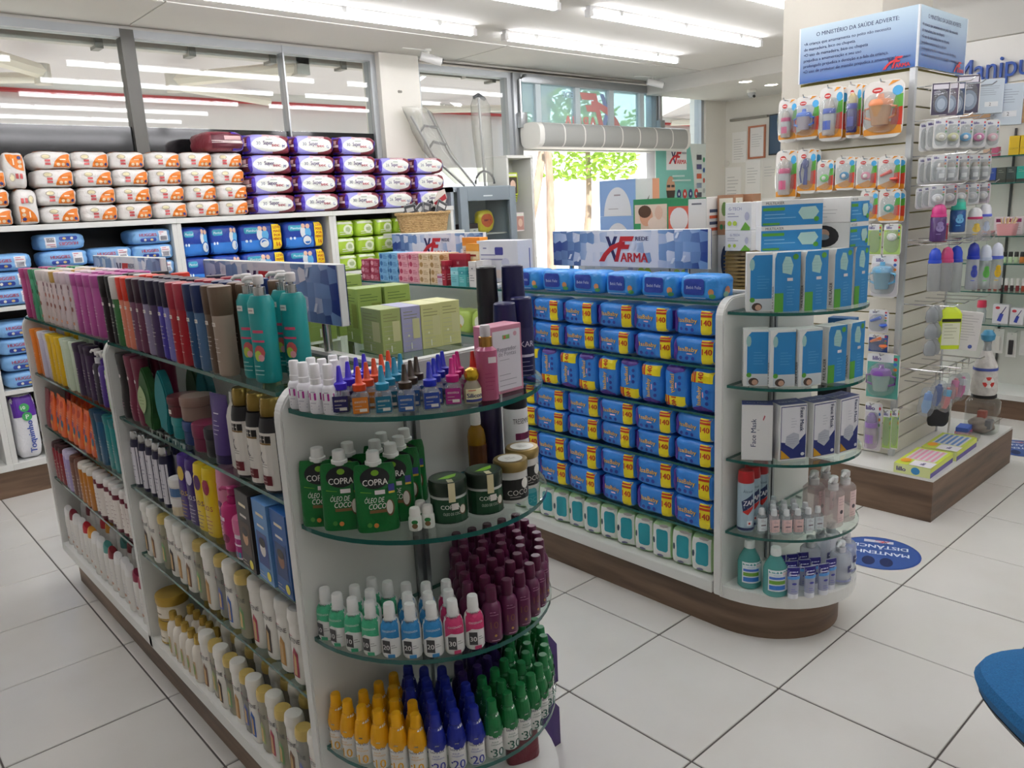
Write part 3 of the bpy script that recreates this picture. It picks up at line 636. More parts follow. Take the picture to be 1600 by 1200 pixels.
# ================================================================ left gondola, near bay (y 1.49-2.64), far bay (y 2.69-3.80)
A_ = flat_bottle
cols = [('#221019', '#181013', 'black bottle with pink print'), ('#1d1b22', '#17161a', 'plain black bottle'), ('#3f7a45', '#dcd9d4', 'green bottle with white cap'), ('#e58a70', '#de3a26', 'coral bottle with red cap'), ('#e58a70', '#de3a26', 'coral bottle with red cap'),
        ('#7a4a64', '#35192b', 'plum bottle with dark cap'), ('#6e3a52', '#35192b', 'plum bottle with dark cap'), ('#958ba8', '#1d1738', 'grey lilac bottle with navy cap'), ('#4d3a60', '#1c1632', 'dusky purple bottle with navy cap'), ('#4b3fa6', '#1c1632', 'violet bottle with navy cap'), ('#7f7cc4', '#1b1533', 'periwinkle bottle with navy cap'),
        ('#b01c2c', '#ab3346', 'red bottle'), ('#b01c2c', '#ab3346', 'red bottle'), ('#28507c', '#14295a', 'steel blue bottle with navy cap'), ('#4f7197', '#14295a', 'steel blue bottle with navy cap'), ('#6a5546', '#5f4a3a', 'brown bottle'), ('#ab998a', '#6f5b4a', 'taupe bottle with brown cap')]
shelf_run('hair_bottle', 'bottle', [(A_(b, c), d, 2.612-.0530*i) for i, (b, c, d) in enumerate(cols)], 1.205, .705, 'near bay top shelf', rows=2, dx=.068, ja=.03)
shelf_run('hair_bottle', 'bottle', [(A_(b, c), d, 2.612-.0530*i) for i, (b, c, d) in enumerate(cols) if i in (1, 4, 9, 11, 14, 16)], 1.205, .845, 'third row, near bay top shelf', ja=.03)
def teal_art(a, r, z0, z1):
    a.text('Lola', .004, z1*.60, .014, '#d04a6a', bold=.02); a.text('COSM', .002, z1*.49, .010, '#d8436a', bold=.02); a.ell(.004, z1*.36, .014, .016, '#c95a5a', 10); a.ell(.0, z1*.32, .010, .012, '#b9c94a', 10); a.ell(.008, z1*.30, .008, .008, '#e0a0a8', 8)
    a.lines(-.016, z1*.2, .014, 3, .009, '#bfe0dd'); tag_art(a, -.006, z1*.84, .018, .012)
for i, (x, y) in enumerate(((.735, 1.685), (.728, 1.612), (.812, 1.678), (.792, 1.592))):
    put(pump_bottle('#1f9494', .232, .0285, art=teal_art, d=.8, hf=.19), 'pump_bottle', f'teal pump bottle with chrome collar, {nth(i)} of four from the far end, top shelf', 'bottle', (x, y, 1.2053), FACE_L+.35, 'teal pump bottles')
cols = [('#b2457f', '#b2457f', 'pink sachet bottle', None)]*2+[('#4aa57c', '#3f9a6a', 'green leafy bottle', 'leafy')]*2+[('#e6d6d4', '#e4dad6', 'cream floral bottle', 'floral')]*3+[('#e2cfce', '#c9a050', 'floral bottle with gold cap', 'floral')]+[('#e2d2d4', '#e0ccd4', 'pale pink floral bottle', 'floral')]*3+[('#b8559c', '#b8559c', 'magenta bottle', None)]*4
shelf_run('hair_bottle', 'bottle', [(A_(b, c, .2, .0318, .022, .8, '#f0dce6', False, ar), d, 3.76-.0715*i) for i, (b, c, d, ar) in enumerate(cols)], 1.205, .71, 'far bay top shelf', rows=3, dx=.07, ja=.04)
# near bay, second shelf
W2 = 'second shelf, near bay'; z = ZL[1]
def wavy(col, cap):
    S = [(0, .026, .02), (.005, .03, .023), (.05, .031, .024), (.1, .026, .02), (.15, .028, .021), (.17, .03, .022)]
    a = Art(); a.lines(-.008, .06, .012, 4, .01, '#c99aa6'); a.ell(.002, .135, .006, .006, '#e8e2e0', 10)
    return [('body', loft('body', S, M(col, .28), 18), [('print', a.build('print', on_loft(S)))]), ('cap', loft('cap', [(.17, .0305, .0225), (.2, .032, .024), (.205, .03, .022)], M(cap, .3), 18))]
shelf_run('hair_bottle', 'bottle', [(wavy('#1c1518', '#161214'), 'slim black bottle', 2.60), (wavy('#6e1838', '#6e1a3a'), 'tall maroon bottle', 2.535), (wavy('#6e1838', '#6e1a3a'), 'tall maroon bottle', 2.455)], z, .715, W2, rows=2, dx=.075)
def leafpouch(col, tagc):
    pts = [(.032*math.sin(PI*t)**.8*s_, .19*t) for s_, rng in ((1, range(0, 11)), (-1, range(9, 0, -1))) for t in [k/10 for k in rng]]
    pts = [(x if z_ > .02 else math.copysign(.02, x or 1), z_) for x, z_ in pts]
    P = [('body', prism('body', pts, -.014, .014, M(col, .32), 'y', .004))]
    if tagc:
        a = Art(.5); a.poly([(.022*math.sin(PI*t)**.8*s_-.012, .05+.085*t) for s_, rng in ((1, range(0, 11)), (-1, range(9, 0, -1))) for t in [k/10 for k in rng]], tagc); a.lines(-.024, .1, .0, 3, .01, '#6f8a55')
        P.append(('leaf_tag', a.build('leaf_tag', on_front(-.016))))
    return P
for x, y, c, t, l in ((.70, 2.375, '#2f5a2e', '#a9bb8c', 'leaf-shaped dark green pack with pale leaf tag, second shelf'), (.715, 2.285, '#1b7a80', None, 'leaf-shaped teal pack beside the pale leaf tag, second shelf'), (.82, 2.33, '#23472a', None, 'leaf-shaped dark green pack behind the stacked jars'), (.82, 2.25, '#1a6a74', None, 'leaf-shaped teal pack behind the stacked jars')):
    put(leafpouch(c, t), 'leaf_pack', l, 'package', (x, y, z+.0003), FACE_L+.2)
def band(c): return lambda a, r, z0, z1: (a.lines(-r*.5, (z0+z1)/2, r*.6, 2, .008, c), None)
for parts, x, y, zz, l in ((jar('#187a7c', '#1c8486', .062, .040), .745, 2.215, z, 'teal jar at the bottom of the jar stack, second shelf'), (jar('#1f3566', '#203a70', .066, .043), .745, 2.122, z, 'navy jar under the taupe jar, second shelf'),
        (jar('#4a1118', '#5a1520', .058, .044, '#5a1420', lambda a, r, q, t: tag_art(a, .0, (q+t)/2, .02, .012)), .745, 2.215, z+.0625, 'dark red jar with price sticker stacked on the teal jar'), (jar('#8d7468', '#96796c', .066, .042), .745, 2.122, z+.0665, 'taupe jar stacked on the navy jar'),
        (jar('#6d1c3e', '#7a1f45', .075, .040, lf=.45), .735, 2.035, z, 'magenta jar with large lid beside the black jar'), (jar('#1c1b20', '#26242a', .075, .032), .73, 1.962, z, 'black jar beside the purple tube')):
    put(parts, 'hair_mask_jar', l, 'jar', (x, y, zz+.0004), FACE_L)
put(squeeze_tube('#4b3478', '#2a1c4a', .175, .036, .022), 'cream_tube', 'purple cream tube standing on its cap, second shelf', 'tube', (.715, 1.888, z+.0003), FACE_L+.15)
put(round_bottle('#cfc9c2', '#d8d4ce', .19, .028, caph=.1, p=3, d=.7), 'hair_bottle', 'plain off-white bottle beside the black gold-capped bottles', 'bottle', (.725, 1.815, z+.0003), FACE_L)
def kart(a, r, z0, z1):
    a.rect(-r*.9, z1-.022, r*.9, z1-.006, '#1b1818'); a.text('Keramed', 0, z1-.014, .006, '#d8d2c8', wmax=.03); a.rect(-r*.9, z1-.026, r*.9, z1-.022, '#8a6a3a'); a.text('K', -.006, (z0+z1)/2+.01, .026, '#2a2426', bold=.01); a.lines(-.004, (z0+z1)/2, .016, 3, .006, '#9c9690')
    a.rect(-r*.55, z0+.012, r*.75, z0+.034, '#6a1622'); a.lines(-.008, z0+.028, .012, 2, .008, '#d8b8b4')
shelf_run('shampoo_bottle', 'bottle', [(round_bottle('#17151a', '#8d7436', .212, .031, capr=.78, caph=.17, label='#e6e0d8', lz=(.04, .78), art=kart, shoulder=.84, metal=.6), 'white-labelled black bottle with gold cap', y) for y in (1.742, 1.665, 1.588)], z, .715, W2, rows=2, dx=.075)
# near bay, third shelf
W3 = 'third shelf, near bay'; z = ZL[2]
def navyart(a, r, z0, z1): a.text('C', 0, z1-.02, .012, '#2a2a50', bold=.02); a.lines(-r*.5, z1-.05, r*.7, 5, .012, '#55557a')
shelf_run('shampoo_bottle', 'bottle', [(round_bottle('#1a1838', '#c4c4c8', .185, .0215, neck=.7, capr=.86, caph=.14, label='#dcd8e0', lz=(.08, .85), art=navyart, shoulder=.9, metal=1), 'slim navy bottle with chrome cap', 2.60-.066*i) for i in range(5)], z, .71, W3, rows=2, dx=.06)
for k in range(2): put(jar('#e4ddd8', '#e8e4e0', .055, .030, '#4a6f9c' if k else '#d8c8a8'), 'cream_jar', ('lower', 'upper')[k]+' small white jar stacked beside the slim navy bottles', 'jar', (.71, 2.245, z+.0003+k*.0556), FACE_L)
def sill(c, bg=None):
    def f(a, r, z0, z1): a.ell(.002, z1*.85, r*.55, r*.75, c, 12); a.text('S.O.S', 0, z1*.5, .014, c, rot=0, bold=.02, wmax=.04); a.lines(-r*.5, z1*.35, r*.6, 5, .011, c)
    return f
for cnt, (b, c, d, y, art) in enumerate((('#3d1f78', '#4a2a88', 'purple bottle', 2.19, sill('#d8b84a')), ('#341a6c', '#402078', 'purple bottle', 2.13, sill('#e0d8ea')), ('#e2c21a', '#e8c820', 'yellow bottle', 2.07, sill('#5a2a6a')), ('#e2c21a', '#e8c820', 'yellow bottle', 2.01, sill('#a02a4a')))):
    put(round_bottle(b, c, .19, .029, caph=.14, capr=.9, neck=.85, p=3, d=.72, label='none', lz=(0, 1), art=art, shoulder=.92), 'hair_bottle', ('far ', 'near ')[cnt % 2]+d+' with flip cap on the third shelf', 'bottle', (.715, y, z+.0003), FACE_L+.15)
put(round_bottle('#d98aa8', '#e59ab8', .20, .03, caph=.22, capr=.95, neck=.9, label='#e2a8bc', lz=(.1, .7), art=sill('#6a2a5a'), shoulder=.95), 'spray_bottle', 'pale pink spray bottle beside the yellow bottles', 'bottle', (.735, 1.95, z+.0003), FACE_L)
put(pump_bottle('#b51f6a', .165, .034, '#b02468', '#b52a6c', 1, 2, art=lambda a, r, q, t: (a.text('SIP', -.006, t*.72, .022, '#f0d8e6', bold=.03), a.ell(.006, t*.3, .014, .012, '#7a1448', 12)), cm=0), 'pump_bottle', 'magenta pump bottle on the third shelf', 'bottle', (.718, 1.885, z+.0003), FACE_L)
put(squeeze_tube('#2a201c', '#e0b020', .17, .03, .02, '#e0b020'), 'cream_tube', 'black and yellow tube behind the magenta pump bottle', 'tube', (.80, 1.88, z+.0003), FACE_L)
for k, (y, x) in enumerate(((1.815, .715), (1.795, .785))): put(jar('#e0d2dc', '#d8739c', .105, .031, '#b02a80', lambda a, r, q, t: (a.rect(-r, q, r, q+.014, '#4a9ab0'), a.text('SKALA', 0, (q+t)/2+.008, .011, '#f4e4ee', wmax=.045)), lf=.34), 'cream_jar', ('far', 'near')[k]+' pink-lidded jar with magenta label on the third shelf', 'jar', (x, y, z+.0003), FACE_L+.15)
def dyebox(bg, pic, skin):
    def f(a, w, h):
        a.rect(-w/2, 0, w/2, h, bg); a.text('Kama', 0, h*.84, .016, '#e6d8b8', wmax=w*.8, shear=.2); a.text('Kolor', 0, h*.70, .014, '#e6e0d8', wmax=w*.8, shear=.2); a.rect(-w*.36, h*.2, w*.36, h*.62, pic); a.ell(0, h*.42, w*.2, h*.10, skin, 14); a.ell(0, h*.50, w*.22, h*.06, '#1c1414', 12); a.ell(w*.25, h*.1, w*.14, h*.06, '#e8d84a', 14); a.lines(-w*.4, h*.1, w*.05, 2, .008, '#c8c0b0')
    return f
for y, bg, pic, sk, l in ((1.735, '#2a2220', '#4a3020', '#c9956a', 'black hair dye carton on the third shelf'), (1.642, '#5d8ec4', '#1f3f88', '#e8e0d8', 'light blue hair dye carton with white cushion picture'), (1.55, '#24599c', '#12386e', '#8a5a3c', 'blue hair dye carton with a face nearest the end panel')):
    f = dyebox(bg, pic, sk); put(carton(.084, .085, .195, bg, f, f, f), 'hair_dye_box', l, 'box', (.722, y, z+.0003), FACE_L-.06)
# near bay, fourth shelf and base
def pantart(sw):
    def f(a, r, z0, z1):
        a.poly([(-r*.45, z0+.01), (r*.5, z0+.01), (r*.55, z1*.62), (r*.1, z1*.74), (-r*.2, z1*.6)], sw); a.poly([(-r*.2, z0+.014), (r*.25, z0+.014), (r*.3, z1*.55), (0, z1*.62)], '#c9a46a'); a.text('PANTENE', 0, z1*.88, .0115, '#3a3636', wmax=r*1.7, bold=.02); a.lines(-r*.4, z1*.96, r*.4, 1, .01, '#c9506a')
    return f
WB = [round_bottle('#ece8e0', '#eae6de', .185, .0275, caph=.14, capr=1.0, neck=.95, p=2.4, d=.72, label='none', lz=(.05, .8), art=pantart(s_), shoulder=.95) for s_ in ('#7a5232', '#3a2a22', '#b9863c', '#2f5fae', '#a8324a')]
CB = [round_bottle(c, '#c8ad62', .175, .026, caph=.12, capr=.98, neck=.95, p=2.4, d=.72, label='none', lz=(.1, .8), art=pantart(s_), shoulder=.95, clear=.6) for c, s_ in (('#b9b39a', '#5d8a4a'), ('#c8c2ae', '#8a9a5a'), ('#b4b2aa', '#4a5a9a'))]
seq = [1, 0, 9, 1, 2, 0, 9, 2, 8, 3, 9, 4, 1, 2, 4]
it = [(WB[k] if k < 5 else CB[k % 3], 'white bottle with coloured swoosh' if k < 5 else 'clear bottle with gold cap', 2.60-.0735*i) for i, k in enumerate(seq)]
shelf_run('shampoo_bottle', 'bottle', it, ZL[3], .71, 'fourth shelf, near bay', rows=2, dx=.07)
z = .193
for k in range(2): put(jar('#e2d8c2', '#b8963e', .085, .050, '#e6dccb', lambda a, r, q, t: (a.text('PRO V', 0, (q+t)/2, .012, '#8a7a5a'), a.rect(-r, q, r, q+.006, '#b8963e')), lidm=.5), 'hair_mask_jar', ('lower', 'upper')[k]+' gold-lidded white jar stacked on the base board', 'jar', (.735, 2.575, z+.0003+k*.0855), FACE_L)
for r_ in range(3):
    for i in range(5): put(round_bottle('#e6ded2', '#c2a04c', .15, .023, neck=.42, capr=.52, caph=.16, label='none', lz=(.1, .7), art=lambda a, r, q, t: (a.rect(-r*.5, q, r*.5, t*.8, '#c9ab84'), a.ell(0, t*.5, r*.35, .02, '#8aa85a', 10)), metal=.5), 'leave_in_bottle', f'{nth(i)} white bottle with gold dome cap from far end, {("front", "second", "third")[r_]} row, base board', 'bottle', (.70+r_*.055, 2.475-.0525*i-.004*r_, z+.0003), FACE_L+jit(.1), 'white bottles with gold caps')
it = []
for i in range(13): it.append((WB[(0, 3, 1, 4, 2)[i % 5]] if i % 2 == 0 else CB[i % 3], 'white bottle with white cap' if i % 2 == 0 else 'clear bottle with gold cap', 2.195-.0545*i))
shelf_run('shampoo_bottle', 'bottle', it, z, .705, 'base board, near bay', rows=3, dx=.066)
# far bay
FB = lambda b, c, ar=None, h=.19, w=.0292, d=.022: flat_bottle(b, c, h, w, d, .84, '#e8e0d8', False, ar)
c2 = [('#e07a20', '#e08020', 'orange bottle')]*2+[('#cfc8dc', '#d8d4e0', 'lilac white bottle')]*2+[('#e0b41a', '#e2b81e', 'yellow bottle')]*3+[('#cfdcc4', '#d4e0cc', 'pale green bottle')]*3+[('#3a2048', '#2c1838', 'dark purple bottle')]*3
shelf_run('shampoo_bottle', 'bottle', [(FB(b, c), d, 3.765-.066*i) for i, (b, c, d) in enumerate(c2)], ZL[1], .71, 'second shelf, far bay', rows=3, dx=.07)
for i, (b, y, l) in enumerate((('#241a2c', 2.89, 'black pump bottle with white head on the far bay second shelf'), ('#4a2a86', 2.825, 'purple pump bottle with white head on the far bay second shelf'), ('#b9d89a', 2.755, 'lime green bottle next to the middle end panel'))): put(pump_bottle(b, .19, .027, '#e6e2e0', '#d8d6d8' if b[1] == '2' else b, .8, 2.4, art=lambda a, r, q, t: (a.ell(0, t*.8, r*.3, r*.3, '#e8e4ea', 10), a.lines(-r*.4, t*.6, r*.5, 5, .012, '#b8a8c8')), cm=0), 'pump_bottle', l, 'bottle', (.71, y, ZL[1]+.0003), FACE_L)
def por(a, w, z0, h):
    a.ell(0, h*.82, w*.6, h*.09, '#c23a20', 14); a.ell(-.008, h*.5, .016, .014, '#8a3a6a', 10); a.ell(.014, h*.35, .012, .016, '#3a6a8a', 10); a.ell(.004, h*.22, .014, .01, '#e8b060', 10); a.lines(-w*.5, h*.68, w*.5, 3, .009, '#f4d8b8')
it = [(pouch('#7a1f30', .165, .036, .02), 'wine red pouch', 3.755)]+[(pouch('#e0642a', .16, .04, .022, por), 'orange printed pouch', 3.675-.083*i) for i in range(8)]+[(FB('#17506c', '#123c58'), 'dark teal bottle', 3.02), (FB('#1c5a80', '#1a3f60'), 'dark teal bottle', 2.95), (FB('#1a8a8c', '#157478'), 'bright teal bottle', 2.88), (FB('#1a8a8c', '#157478'), 'bright teal bottle', 2.81), (FB('#a02a3a', '#8a2030'), 'crimson bottle', 2.74)]
shelf_run('refill_pouch', 'pouch', it, ZL[2], .71, 'third shelf, far bay', rows=2, dx=.075)
rb = lambda b, c, lab=None: round_bottle(b, c, .165, .027, caph=.13, capr=.95, neck=.9, label=lab or 'none', lz=(.1, .85), art=lambda a, r, q, t: a.lines(-r*.5, t*.8, r*.6, 6, .015, '#7a2a3a' if lab else '#e8d8c0'), shoulder=.93)
c4 = [('#8c1c2c', '#3a1218', None, 'dark red bottle')]*3+[('#a89ac8', '#c4bcd8', None, 'lilac bottle')]*2+[('#7d5648', '#6a4438', None, 'brown bottle')]*2+[('#b9741c', '#d8d2c8', None, 'amber bottle with white cap')]*3+[('#6a1a2c', '#e2dcd8', '#e6ddd6', 'white labelled wine bottle')]*7
shelf_run('shampoo_bottle', 'bottle', [(rb(b, c, l), d, 3.765-.0625*i) for i, (b, c, l, d) in enumerate(c4)], ZL[3], .71, 'fourth shelf, far bay', rows=3, dx=.066)
def dove(col, lid):
    h = .165; S = [(0, .024, .017), (.004, .028, .02), (.11, .029, .02), (.135, .027, .018)]
    L = [(.135, .0275, .0185), (.15, .026, .0175), (.158, .024, .016), (.165, .018, .012)]
    me = loft('lid', L, M(lid, .3), 16)
    for v in me.vertices: v.co.z += -v.co.x*.55 if v.co.z > .14 else 0
    a = Art(); a.lines(-.012, .09, .014, 5, .012, '#b9b4c0'); a.ell(.004, .035, .009, .006, '#c9a08a', 10)
    return [('body', loft('body', S, M(col, .3), 16), [('print', a.build('print', on_loft(S)))]), ('lid', me)]
lids = ['#e6e4e2', '#7c2a34', '#e6e4e2', '#e6e4e2', '#b92a34', '#d8963a', '#e6e4e2', '#e6e4e2', '#4a8a84', '#7c2a30', '#e6e4e2', '#e6e4e2', '#e6e4e2', '#8a2a44', '#a03048']
dn = {'#e6e4e2': 'white bottle with white slanted lid', '#7c2a34': 'white bottle with wine lid', '#b92a34': 'white bottle with red lid', '#d8963a': 'white bottle with orange lid', '#4a8a84': 'white bottle with teal lid', '#7c2a30': 'white bottle with dark red lid', '#8a2a44': 'white bottle with plum lid', '#a03048': 'white bottle with crimson lid'}
shelf_run('shampoo_bottle', 'bottle', [(dove('#e0ddd8', l), dn[l], 3.76-.0715*i) for i, l in enumerate(lids)], .193, .705, 'base board, far bay', rows=3, dx=.068)
# right-hand side of the left gondola: tall green and short pale cartons on the glass
def gbox(txt='#3f5a20'):
    def f(a, w, h): a.lines(-w*.38, h*.88, w*.38, 3, .008, txt); a.lines(-w*.38, h*.62, w*.3, 7, .011, '#a6bd7c' if txt[1] == '3' else '#b9b9a0', .001); a.rect(w*.05, h*.28, w*.42, h*.72, '#7e8b3a' if txt[1] == '3' else '#d0cf9a'); a.ell(-.01, h*.36, .003, .003, '#e6e8c8', 8); a.rect(-w*.1, h*.06, -w*.04, h*.2, '#e2e6d4')
    return f
G1 = gbox(); G2 = gbox('#8a8a5a')
for x, y, w, d, h, c, l in ((1.09, 2.06, .085, .085, .175, '#96ad58', 'tall lime green carton standing nearest the sign end'), (1.20, 2.08, .085, .085, .175, '#96ad58', 'tall lime green carton behind the other tall one'), (1.155, 1.90, .075, .085, .15, '#90a852', 'medium lime green carton, left of the pair'), (1.235, 1.885, .08, .09, .15, '#90a852', 'medium lime green carton, right of the pair'),
        (1.08, 1.70, .055, .11, .115, '#a5b26e', 'short pale green carton at the left of the row'), (1.137, 1.695, .055, .11, .115, '#a9a8c8', 'short lavender carton between pale green cartons'), (1.196, 1.69, .06, .11, .115, '#cdcd8c', 'short pale yellow carton, left of two'), (1.258, 1.69, .06, .11, .115, '#cdcd8c', 'short pale yellow carton at the gondola edge'), (1.03, 2.19, .05, .09, .17, '#d8d69a', 'cream and yellow carton beside the chrome sign post'), (1.06, 2.32, .09, .09, .2, '#d9dcae', 'cream topped carton behind the tall lime green ones')):
    put(carton(w, d, h, c, G1 if c[1:3] in ('96', '90') else G2, G1 if c[1:3] in ('96', '90') else G2), 'hair_dye_box', l, 'box', (x, y, 1.2053), -.1)
# ================================================================ rounded end of the left gondola
LC = (.98, 1.452); ERX, ERY = .293, .315
CAMA = math.atan2(-.75, -.66)
def arc_spots(inset, pitch, a0=184, a1=352, C=LC):
    """spots along an ellipse parallel to the glass edge, from left to right"""
    rx, ry = ERX-inset, ERY-inset; o = []; a = math.radians(a0); last = None; n = 900
    for k in range(n+1):
        t = math.radians(a0+(a1-a0)*k/n); p = (C[0]+rx*math.cos(t), C[1]+ry*math.sin(t))
        if last is None or math.hypot(p[0]-last[0], p[1]-last[1]) >= pitch: o.append((p[0], p[1], t)); last = p
    return o
def facing(t, mix=.5, x=0): 
    a = t*(1-mix)+(CAMA+2*PI)*mix; return a+PI/2
ROWN = ('front', 'second', 'third', 'fourth', 'fifth', 'sixth')
# --- top glass
z = CAPZ[0]+.0004
def spray_art(a, r, z0, z1): a.rect(-r*.8, z0+.024, r*.75, z0+.038, '#b02a92'); a.lines(-r*.7, z0+.018, r*.5, 3, .006, '#b9b4c4'); a.lines(-r*.5, z1-.006, r*.4, 1, .01, '#a9a4b4')
SPRAY = [('body', loft('body', [(0, .0135, .0135), (.003, .0155, .0155), (.05, .0155, .0155), (.056, .012, .012), (.058, .0085, .0085)], M('#e9e7ec', .3), 18)), ('cap', lathe('cap', [(.0105, .057), (.0108, .068), (.0098, .069), (.0098, .094), (.0085, .097)], M('#efedee', .35), 16)),
         ('label', (lambda a: (spray_art(a, .0155, .004, .05), a.build('label', lambda u, v, e: ((.0158+e)*math.sin(u/.0155), -(.0158+e)*math.cos(u/.0155), v)))[1])(Art()))]
for i, (x, y) in enumerate(((.702, 1.437), (.703, 1.402), (.709, 1.366), (.722, 1.338))): put(SPRAY, 'spray_bottle', f'small white spray bottle with magenta stripe, {nth(i)} from left, front row', 'bottle', (x, y, z), -.75, 'small white spray bottles')
for i, (x, y) in enumerate(((.738, 1.434), (.744, 1.400), (.752, 1.366), (.779, 1.418), (.784, 1.383))): put(SPRAY, 'spray_bottle', f'small white spray bottle with magenta stripe, {nth(i)} from left, back rows', 'bottle', (x, y, z), -.75, 'small white spray bottles')
def dropper(cap, lab, tx):
    a = Art(); a.rect(-.0145, .005, .0145, .036, lab); a.text(tx, 0, .028, .0055, '#e4dcd0', wmax=.025, shear=.15, bold=.02); a.lines(-.011, .019, .011, 2, .006, '#d8d0c0', .001); a.rect(-.002, .008, .012, .014, '#e9e4dc')
    S = [(0, .016, .016, 4), (.003, .0175, .0175, 4), (.036, .0175, .0175, 4), (.043, .0125, .0125, 2.5), (.047, .0085, .0085)]
    return [('body', loft('body', S, M('#e6eaf0', .05, 0, 'clear', .18), 20)), ('oil', loft('oil', [(.003, .0155, .0155, 4), (.028, .0155, .0155, 4)], M(lab, .2, 0, 'clear', .35), 20)),
            ('nozzle_cap', lathe('cap', [(.0125, .046), (.013, .049), (.013, .058), (.0085, .060), (.0068, .062), (.0038, .090), (.0028, .0925)], M(cap, .3), 16)), ('label', a.build('label', on_front(-.0178)))]
DR = [('violet blue', '#3b23c6', '#1f1c5c', 'exotica'), ('orange', '#d8481c', '#d07a24', 'exotica'), ('teal', '#1b86a8', '#1a6c88', 'exotica'), ('dark brown', '#3a2b1c', '#2c5ca0', 'exotica'), ('royal blue', '#1c2bb0', '#23439c', 'exotica'), ('pink', '#c41b7a', '#a82a80', 'exotica')]
dspots = [((.739, 1.327), (.772, 1.350), (.805, 1.373), (.838, 1.396)), ((.757, 1.287), (.790, 1.311), (.823, 1.335), (.856, 1.359), (.889, 1.383)), ((.789, 1.257), (.820, 1.281), (.851, 1.305), (.882, 1.329)), ((.822, 1.228), (.853, 1.252), (.884, 1.276)), ((.864, 1.206), (.893, 1.230), (.922, 1.254), (.951, 1.278)), ((.914, 1.200), (.940, 1.224), (.966, 1.248))]
for (nm, c, l, t), sp in zip(DR, dspots):
    pr = dropper(c, l, t)
    for i, (x, y) in enumerate(sp): put(pr, 'dropper_bottle', f'small clear oil bottle with {nm} nozzle cap, {nth(i)} from the shelf front', 'bottle', (x, y, z), -.62+jit(.1), f'oil bottles with {nm} caps')
put(dropper('#c22a18', '#5a1418', 'oil'), 'dropper_bottle', 'small clear bottle with wide red cap behind the gold-topped bottle', 'bottle', (.985, 1.222, z), -.5)
put([('body', loft('body', [(0, .017, .013), (.003, .0185, .0145), (.03, .0185, .0145), (.042, .012, .010), (.046, .008, .008)], M('#e8e0c8', .1, 0, 'clear', .35), 18)), ('gold_cap', lathe('cap', [(.008, .044), (.0135, .047), (.0155, .056), (.0125, .066), (.004, .07)], M('#d8b030', .25, .8), 14)),
     ('label', (lambda a: (a.rect(-.016, .004, .016, .030, '#ece2b8'), a.rect(-.016, .004, .016, .009, '#2a3580'), a.text('Silicon', 0, .017, .009, '#23306c', wmax=.03, bold=.03), a.lines(-.012, .027, .012, 1, .01, '#c23a2a'), a.build('label', on_loft([(0, .0185, .0145), (.04, .0185, .0145)])))[-1])(Art(.004)))], 'silicone_bottle', 'small bottle with crumpled gold top and Silicon label', 'bottle', (.947, 1.181, z), -.4)
PINK = '#dd7fa6'
put([('body', loft('body', [(0, .019, .019, 3), (.003, .0205, .0205, 3), (.1, .0205, .0205, 3), (.108, .012, .012)], M(PINK, .1, 0, 'clear', .5), 20)), ('collar', lathe('c', [(.0135, .107), (.0135, .126), (.012, .127)], M('#b98a4a', .2, 1), 18)), ('spray_head', lathe('s', [(.0105, .127), (.0105, .145), (.009, .149)], M('#e6e2e4', .3, 0, 'clear', .7), 16)),
     ('label', (lambda a: (a.lines(-.01, .055, .012, 5, .008, '#8a2a5a'), a.rect(-.002, .076, .014, .088, '#e9dfe2'), a.build('label', on_front(-.0208)))[-1])(Art(.5)))], 'spray_bottle', 'tall pink spray bottle with gold collar beside the pink framed carton', 'bottle', (.985, 1.178, z), -.45)
put(carton(.088, .05, .14, '#c9849a', lambda a, w, h: (a.rect(-w*.42, h*.05, w*.44, h*.93, '#ddd8e0'), a.ell(w*.28, h*.86, .005, .005, '#c99aa8', 12), a.rect(-w*.12, h*.80, w*.1, h*.86, '#7fae62'), a.rect(-w*.08, h*.81, -w*.02, h*.85, '#c85a4a'), a.text('Reparador', 0, h*.66, .009, '#8d8894'), a.text('de Pontas', 0, h*.59, .009, '#8d8894'), a.lines(-w*.25, h*.5, w*.25, 1, .01, '#9d98a4', .001), a.lines(-w*.28, h*.28, w*.3, 4, .011, '#9a95a2', .0012))), 'hair_oil_carton', 'pink carton with pale lilac panel reading Reparador de Pontas', 'box', (1.045, 1.21, z), .02)
def kart2(a, r, z0, z1): a.text('TRAT', 0, z1*.42, .013, '#d6d4e4', wmax=.045); a.text('KAR', 0, z1*.66, .013, '#d6d4e4', wmax=.045, bold=.01); a.lines(-r*.5, z1*.3, r*.6, 4, .010, '#9a98b8')
for x, y, h, r, c, l in ((1.125, 1.275, .172, .026, '#1d1c50', 'navy bottle with domed cap, left of the shorter pair'), (1.186, 1.288, .176, .026, '#1d1c50', 'navy bottle with domed cap at the shelf edge'), (1.232, 1.362, .242, .027, '#1c1b4c', 'tall navy bottle with domed cap behind the shorter navy pair'), (1.183, 1.398, .242, .025, '#232226', 'tall black bottle beside the tall navy one')):
    put(round_bottle(c, c, h, r, neck=.92, capr=.97, caph=.36, label='none', lz=(0, 1), art=kart2, shoulder=.95), 'hair_spray_can', l, 'bottle', (x, y, z), -.35)
